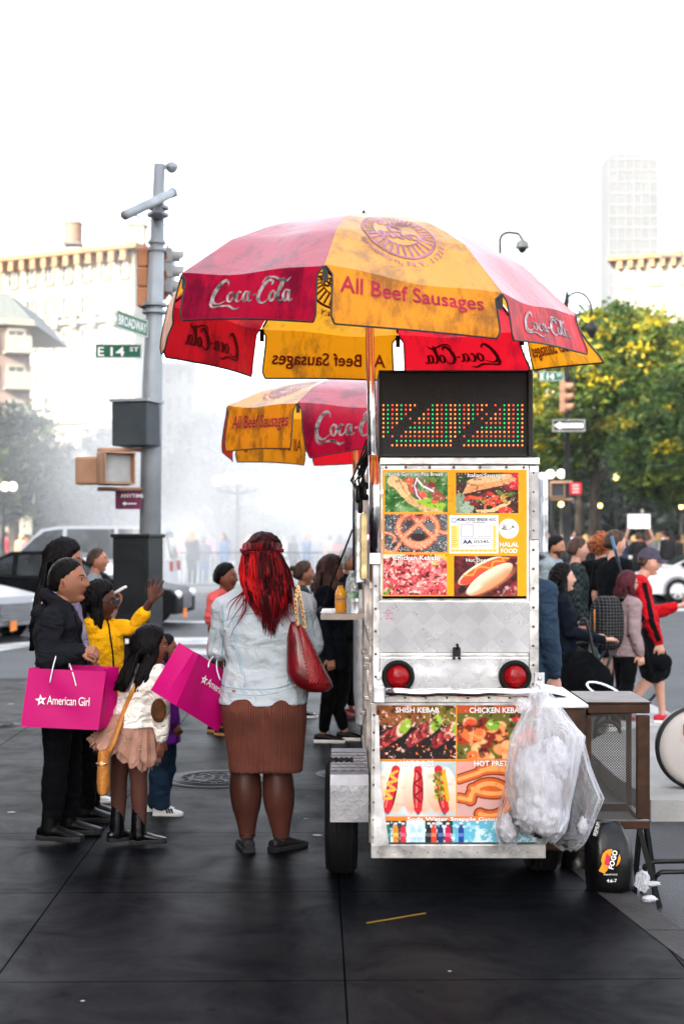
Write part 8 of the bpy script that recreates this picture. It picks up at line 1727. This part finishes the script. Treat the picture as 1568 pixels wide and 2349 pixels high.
# pushchair and bicycle behind the cart side box
ps = empty('pushchair', Vector((P(1320, 0, 11.8).x, 11.8, rz)), 'black pushchair in front of the woman in the navy sweater', 'pushchair')
mb = MB(); mb.loft([[P(u, v, 11.8) + Vector((0, y, 0)) for y, v_ in ((-.25, 0), (.25, 0)) for u, v in (pp if y < 0 else pp[::-1])] for pp in ([(1300, 1500), (1340, 1490)], [(1290, 1540), (1385, 1530)], [(1295, 1610), (1400, 1600)], [(1310, 1640), (1390, 1630)])]); mb.build('seat', BLKF, ps)
mb = MB()
for dy in (-.22, .22): mb.tube(strand([(1330, 1424), (1338, 1420), (1346, 1436), (1360, 1500), (1378, 1590), (1392, 1650)], 11.8 + dy, 4), .013, 7)
mb.tube([P(1332, 1423, 11.58), P(1332, 1423, 12.02)], .014, 7); mb.build('handle', DARK, ps)
for u, dy in ((1310, -.24), (1310, .24), (1392, -.24), (1392, .24)):
    mb = MB(); c = P(u, 0, 11.8 + dy); c.z = rz + .12; mb.tube([c + Vector((math.cos(t) * .105, 0, math.sin(t) * .105)) for t in np.linspace(0, 6.283, 19)[:-1]], .015, 6, closed=True); mb.tube([c + Vector((-.1, 0, 0)), c + Vector((.1, 0, 0))], .006, 4); mb.build('wheel', DARK, ps)
mb = MB(); c = P(1384, 1585, 11.5); mb.tube([c + Vector((math.cos(t) * .14, .02 * math.sin(t), math.sin(t) * .05 - math.cos(t) * .05)) for t in np.linspace(0, 6.283, 19)[:-1]], .012, 6, closed=True); mb.build('chrome_hoop', CHROME, ps)
bk = empty('bicycle', Vector((P(1360, 0, 14).x, 14.2, rz)), 'bicycle standing among the people right of the cart', 'bicycle')
for u in (1342, 1440):
    c = P(u, 0, 14.2); c.z = rz + .34; mb = MB(); mb.tube([c + Vector((math.cos(t) * .33, 0, math.sin(t) * .33)) for t in np.linspace(0, 6.283, 33)[:-1]], .014, 6, DARK, closed=True)
    for k in range(14): a = k * math.pi / 7; mb.tube([c, c + Vector((math.cos(a) * .33, 0, math.sin(a) * .33))], .002, 3, CHROME)
    mb.build('wheel', None, bk)
a, b = P(1342, 0, 14.2), P(1440, 0, 14.2); a.z = b.z = rz + .34; m_ = (a + b) / 2; mb = MB()
for q in ((a, m_ + Vector((-.05, 0, -.05))), (m_ + Vector((-.05, 0, -.05)), m_ + Vector((-.15, 0, .45))), (m_ + Vector((-.15, 0, .42)), b + Vector((-.1, 0, .48))), (m_ + Vector((-.05, 0, -.05)), b + Vector((-.1, 0, .40))), (b, b + Vector((-.12, 0, .58))), (a, m_ + Vector((-.15, 0, .4)))): mb.tube(q, .015, 7)
mb.build('frame', mat('green_grey_paint', (.03, .05, .045)), bk); mb = MB(); mb.box(m_ + Vector((-.17, 0, .52)), (.24, .13, .05), None, bev=.02); mb.build('saddle', DARK, bk); mb = MB(); mb.tube([b + Vector((-.1, -.28, .62)), b + Vector((-.12, 0, .6)), b + Vector((-.1, .28, .62))], .012, 6); mb.build('handlebar', DARK, bk)
# ---------------------------------------------------------------- the crowd across the street: a few figures, each copied with its own clothes
def cm(n, c): return mat('crowd_' + n, c, rough=.9, var=.2, scale=3)
CC = dict(black=cm('black', (.006, .006, .008)), navy=cm('navy', (.012, .018, .04)), red=cm('red', (.4, .02, .03)), pink=cm('pink', (.65, .07, .25)), white=cm('white', (.6, .6, .6)), grey=cm('grey', (.12, .13, .14)), lime=cm('lime', (.5, .7, .2)), blue=cm('blue', (.06, .14, .3)), tan=cm('tan', (.3, .2, .13)))
protos = []
for i, (hk, pose) in enumerate((('cap', {}), ('long', dict(wrR=(.12, -.09, .60))), ('cap', dict(anL=(.10, .05, .05), anR=(-.10, -.05, .06), wrL=(.1, .13, .5))), ('long', dict(elL=(.05, .13, .68), wrL=(.14, .08, .82))), ('cap', dict(elR=(.0, -.16, .66), wrR=(.08, -.1, .62), elL=(0, .16, .66), wrL=(.08, .1, .62))))):
    c = person('', Vector((0, 60, 0)), 0, 1.7, ('tan', 'fair', 'brown', 'fair', 'lit')[i], pose, (hk, (HB, HBR, HB, HBLOND, HBR)[i], dict(locks=dict(length=.2, n=60, r=.02))), dict(m=CC['black'], grow=.03, hem=.47, wr=0), dict(m=CC['black'], grow=.015, wr=0), dict(m=BLKL), hands=None, vox=.022, detail=False, hs=1.05); protos.append(c['root'])
cnt = [0]; ordn = lambda k: '%d%s' % (k, 'th' if k in (11, 12, 13) else {1: 'st', 2: 'nd', 3: 'rd'}.get(k % 10, 'th'))
def crowd_copy(label, u, Y, ang, topc, legc='black', s=1.0, z0=0.0, group='people in the crowd across the street', i=None):
    src = protos[(cnt[0] if i is None else i) % 5]; cnt[0] += 1; r_ = src.copy(); COL.objects.link(r_); r_.location = (P(u, 0, Y).x, Y, z0); r_.rotation_euler = (0, 0, R(ang)); r_.scale = (s, s, s); props(r_, label, 'person', group)
    for ch in src.children:
        d = ch.copy(); COL.objects.link(d); d.parent = r_; d.matrix_parent_inverse = ch.matrix_parent_inverse.copy()
        if ch.name.split('.')[0] in ('top', 'trousers'): d.material_slots[0].link = 'OBJECT'; d.material_slots[0].material = CC[topc if ch.name.startswith('top') else legc]
    return r_
rr = random.Random(21); adj = ('left', 'right'); cn = list(CC)
for k in range(34):   # beyond the barriers on the left and centre
    u = -30 + k * 26 + rr.uniform(-8, 8); Y = rr.uniform(44.5, 62); t_ = cn[(k * 5 + rr.randrange(3)) % 9]
    if k in (16, 17): t_ = 'pink'
    if k in (24, 25): t_ = 'lime'
    crowd_copy('person in a %s top, %s from the left in the smoky crowd' % (t_, ordn(k + 1)), u, Y, rr.uniform(0, 360), t_, rr.choice(['black', 'navy', 'grey', 'blue']), rr.uniform(.93, 1.05))
for k in range(32):   # under the trees on the right
    u = 1244 + k * 11 + rr.uniform(-5, 5); Y = rr.uniform(43, 64); t_ = rr.choice(['black', 'black', 'navy', 'grey', 'red', 'black', 'tan', 'white'])
    crowd_copy('person in a %s top, %s from the left in the crowd under the park trees' % (t_, ordn(k + 1)), u, Y, rr.uniform(0, 360), t_, 'black', rr.uniform(.95, 1.08))
YS_ = 42.2; cs_ = crowd_copy('person in black holding a blank white sign above the head', 1462, YS_, 90, 'black', 'black', 1.0, 0, i=4)
mb = MB(); mb.box(P(1464, 1196, YS_ - .3), (.66, .02, .42)); props(mb.build('protest_sign', mat('card_white', (.8, .8, .8))), 'blank white protest sign held up in the crowd on the right', 'sign')
for s in (-1, 1): mb = MB(); mb.tube([P(1464, 0, YS_).xy.to_3d() + Vector((s * .2, 0, 1.36)), P(1464, 0, YS_).xy.to_3d() + Vector((s * .42, -.1, 1.5)), P(1464 + s * 24, 1213, YS_ - .3)], [.05, .045, .03], 8); mb.build('raised_arm', SKIN['fair'], cs_)
for pr in protos:
    for ch in list(pr.children): bpy.data.objects.remove(ch)
    bpy.data.objects.remove(pr)
# ================================================================ VEHICLES
def car(label, o, ang, L_, W_, Hh, paint, prof, roof, wheel_x, wr=.32, name='car', plate=None, cat='car', lamps=True, belt=.55, group=None, vents=True):
    """prof/roof: (x, z) outlines of the lower body and of the glasshouse; x from nose (0) to tail"""
    root = empty(name, o, label, cat, group); fr = Frame(o, ang)
    def W(x, y, z): return fr.pt(-x, y, z)
    def shell(pf, rows_, m, nm, par=root):
        mb = MB(); n = len(pf); cx = sum(p[0] for p in pf) / n; rg = []
        for y, k, dz in rows_: rg.append([W(cx + (x - cx) * k, y, z - dz * max(0, z - .6) / Hh) for x, z in pf])
        mb.loft(rg, smooth=False); return mb.build(nm, m, par)
    hw = W_ / 2
    shell(prof, [(-hw, .965, .05), (-hw + .03, .985, .02), (-hw + .12, 1, 0), (hw - .12, 1, 0), (hw - .03, .985, .02), (hw, .965, .05)], paint, 'body')
    zb = min(z for x, z in roof); zt = max(z for x, z in roof)
    def tw(z): return hw - .06 - .20 * (z - zb) / max(.1, zt - zb)
    mb = MB(); n = len(roof); vs = [W(x, s * tw(z), z) for s in (-1, 1) for x, z in roof]; mb.add(vs, [tuple(range(n)), tuple(range(2 * n - 1, n - 1, -1))] + [(j, (j + 1) % n, n + (j + 1) % n, n + j) for j in range(n)]); mb.build('cabin', paint, root)
    G_ = mat('car_glass', (.05, .06, .065), rough=.06, spec=.9, var=.5, scale=1.5)
    xs = sorted(x for x, z in roof); x0, x1 = xs[0], xs[-1]
    def zl(x):   # roof height at x
        up_ = [(a, b) for a, b in roof if b > zb - .001]; up_.sort(); return float(np.interp(x, [p[0] for p in up_], [p[1] for p in up_]))
    cuts = np.linspace(x0 + .12, x1 - .1, 4 if L_ > 4.2 else 3)
    for s in (-1, 1):
        for a, b in zip(cuts[:-1], cuts[1:]):
            a2, b2 = a + .05, b - .05; pts = [(a2, zb + .05), (b2, zb + .05)] + [(x, zl(x) - .07) for x in np.linspace(b2, a2, 6)]; pts = [(x, max(z, zb + .06)) for x, z in pts]
            mb = MB(); mb.add([W(x, s * (tw(z) + .012), z) for x, z in pts], [tuple(range(len(pts)))]); mb.build('side_window', G_, root)
    top_ = sorted([p for p in roof if p[1] > zt - .12]); fa, fb = min(top_)[0], max(top_)[0]
    for nm, (xa, xb) in (('windscreen', (x0, fa)), ('rear_window', (x1, fb))):
        d = 1 if xa < xb else -1; za, zc = zb + .06, zt - .14; q = lambda z: xa + (xb - xa) * (z - zb) / (zl(xb) - zb + .001) - .02 * d
        mb = MB(); mb.add([W(q(z), s * (tw(z) - .06), z) for z, s in ((za, -1), (za, 1), (zc, 1), (zc, -1))], [(0, 1, 2, 3)]); mb.build(nm, G_, root)
    for x in wheel_x:
        for s in (-1, 1):
            c = W(x, s * (hw - .08), wr); ax = fr.l * s; rot = Vector((0, 0, 1)).rotation_difference(ax).to_matrix(); mb = MB(); mb.lathe([(wr * .6, -.1), (wr * .95, -.1), (wr, -.06), (wr, .07), (wr * .93, .10), (wr * .62, .10)], c, 28, rot=rot); w = mb.build('wheel', RUB, root)
            mb = MB(); mb.lathe([(wr * .62, .09), (wr * .60, .06), (wr * .55, .05)], c, 28, rot=rot); mb.lathe([(wr * .16, .08), (.001, .085)], c, 12, rot=rot); ex_ = rot @ Vector((1, 0, 0)); ey_ = rot @ Vector((0, 1, 0))
            for k in range(6): a = k * math.pi / 3; dd = ex_ * math.cos(a) + ey_ * math.sin(a); mb.bar(c + ax * .075 + dd * wr * .12, c + ax * .07 + dd * wr * .60, .055, .02, None, up=ax)
            mb.build('rim', mat('alloy', (.55, .55, .56), rough=.3, metal=.6), w)
            mb = MB(); mb.lathe([(wr * 1.16, .045), (wr * 1.08, .105), (wr * 1.0, .06)], c, 28, rot=rot); mb.build('wheel_arch', RUB, root)
    zn = [z for x, z in prof if x < .25]; zh = sum(zn) / len(zn)
    for s in (-1, 1):
        mb = MB(); bm = W(.03, s * (hw - .27), zh + .08); mb.sphere(bm, .13, None, 14, 8, rot=Matrix((fr.f * .6, fr.l * 1.5, Vector((0, 0, .62)))).transposed()); mb.build('headlight', mat('head_lamp', (.7, .72, .75), rough=.1, spec=.8), root)
        mb = MB(); mb.sphere(W(x0 + .35, s * (hw + .05), zb + .08), (.09, .09, .07), None, 10, 6); mb.build('wing_mirror', DARK, root)
        mb = MB(); mb.box(W(L_ - .03, s * (hw - .16), zb - .12), (.12, .12, .25), None, bev=.02); mb.build('tail_light', mat('tail_red', (.4, .01, .01), rough=.2), root)
        mb = MB()
        for a in cuts[1:-1]: mb.bar(W(a, s * (hw + .001), .30), W(a, s * (hw - .012), zb), .012, .012)
        mb.build('door_gap', DARK, root)
    mb = MB()
    for k in range(6): mb.bar(W(-.012, -hw * .42, zh - .18 + k * .05), W(-.012, hw * .42, zh - .18 + k * .05), .025, .03)
    mb.build('grille', mat('grille_chrome', (.4, .4, .42), rough=.2, metal=.9), root)
    if plate: mb = MB(); mb.box(W(-.05, plate[1] if len(plate) > 1 else 0, zh - .28), (.04 if abs(math.cos(R(ang))) > .7 else .31, .31 if abs(math.cos(R(ang))) > .7 else .04, .16)); mb.build('number_plate', mat('plate_orange', (.75, .22, .05)), root)
    return root
def paint(n, c): return mat(n, c, rough=.3, spec=.3, coat=.15, var=.02)
PW, PB_, PS = paint('white_paint', (.42, .43, .45)), mat('black_paint', (.0015, .002, .003), rough=.4, spec=.08), paint('silver_paint', (.15, .155, .165))
SED = [(0, .25), (0, .62), (.12, .72), (.9, .86), (1.3, .92), (4.2, .98), (4.5, .9), (4.55, .3)]; SEDR = [(1.25, .92), (2.05, 1.38), (2.6, 1.45), (3.3, 1.43), (4.2, .97)]
VAN = [(0, .3), (0, .85), (.25, 1.0), (.9, 1.12), (4.75, 1.15), (4.8, .35)]; VANR = [(.75, 1.10), (1.55, 1.90), (2.0, 1.98), (4.6, 1.98), (4.78, 1.12)]
ov = lambda u, Y: Vector((P(u, 0, Y).x, Y, ROADZ))
v_ = car('white van passing behind the dark car on the left', ov(-32, 36), 180, 4.8, 1.85, 2.0, PW, VAN, VANR, (.9, 3.8), .34, name='van', cat='van')
car('black car with an orange plate crossing on the left, its nose behind the cabinet', ov(428, 27.8), -6, 4.6, 1.8, 1.45, PB_, SED, SEDR, (.85, 3.6), .33, plate=(1, -.35))
car('silver car with an orange plate cut off by the left edge', ov(36, 23.6), -28, 4.6, 1.8, 1.45, PS, SED, SEDR, (.85, 3.6), .33, plate=(1, -.1))
car('white hatchback cut off by the right edge behind the red jacket', ov(1452, 37.2), 180, 4.5, 1.75, 1.5, PW, [(0, .25), (0, .6), (.15, .75), (.9, .95), (4.3, 1.05), (4.5, .9), (4.5, .3)], [(.75, .93), (1.9, 1.45), (2.5, 1.52), (3.4, 1.42), (4.35, 1.05)], (.95, 3.6), .33)
# ------------------------------------------------ air
hz = MB(); hz.box((0, 290, 60), (640, 620, 124)); hz_o = hz.build('haze', None)
hm = bpy.data.materials.new('haze'); hm.use_nodes = True; N = hm.node_tree.nodes; N.clear(); out = N.new('ShaderNodeOutputMaterial'); pv_ = N.new('ShaderNodeVolumePrincipled')
pv_.inputs['Color'].default_value = (.93, .96, 1, 1); pv_.inputs['Density'].default_value = .0002; hm.node_tree.links.new(pv_.outputs[0], out.inputs['Volume']); hz_o.data.materials.append(hm); props(hz_o, kind='stuff')
# smoke from the grills drifting across the street
sm = MB(); sm.box((-5.5, 37, 5.2), (17, 50, 10.6)); sm_o = sm.build('smoke', None)
hm = bpy.data.materials.new('smoke'); hm.use_nodes = True; N = hm.node_tree.nodes; L = hm.node_tree.links; N.clear(); out = N.new('ShaderNodeOutputMaterial'); pv_ = N.new('ShaderNodeVolumePrincipled')
pv_.inputs['Color'].default_value = (.98, .99, 1, 1); pv_.inputs['Anisotropy'].default_value = .2
tc = N.new('ShaderNodeTexCoord'); nz = N.new('ShaderNodeTexNoise'); nz.inputs['Scale'].default_value = .22; nz.inputs['Detail'].default_value = 3; L.new(tc.outputs['Object'], nz.inputs[0])
cr = N.new('ShaderNodeMapRange'); cr.inputs['From Min'].default_value = .36; cr.inputs['From Max'].default_value = .68; L.new(nz.outputs[0], cr.inputs[0])
# denser towards the right of the box and low down
sp = N.new('ShaderNodeSeparateXYZ'); L.new(tc.outputs['Object'], sp.inputs[0])
def rng(sock, a, b, c=0, d=1):
    n = N.new('ShaderNodeMapRange'); n.interpolation_type = 'SMOOTHSTEP'; n.inputs['From Min'].default_value = a; n.inputs['From Max'].default_value = b; n.inputs['To Min'].default_value = c; n.inputs['To Max'].default_value = d; L.new(sock, n.inputs[0]); return n.outputs[0]
def mul(a, b):
    n = N.new('ShaderNodeMath'); n.operation = 'MULTIPLY'
    for i, q in enumerate((a, b)):
        if isinstance(q, (int, float)): n.inputs[i].default_value = q
        else: L.new(q, n.inputs[i])
    return n.outputs[0]
d = mul(cr.outputs[0], rng(sp.outputs['X'], -10.5, -4.5, .08, 1)); d = mul(d, rng(sp.outputs['X'], 3.0, 1.2)); d = mul(d, rng(sp.outputs['Z'], 10.4, 4)); d = mul(d, rng(sp.outputs['Y'], 28, 36)); d = mul(d, rng(sp.outputs['Y'], 62, 50)); d = mul(d, .075)
L.new(d, pv_.inputs['Density']); L.new(pv_.outputs[0], out.inputs['Volume']); sm_o.data.materials.append(hm); props(sm_o, kind='stuff')
SC.cycles.volume_step_rate = 3; SC.cycles.volume_max_steps = 64
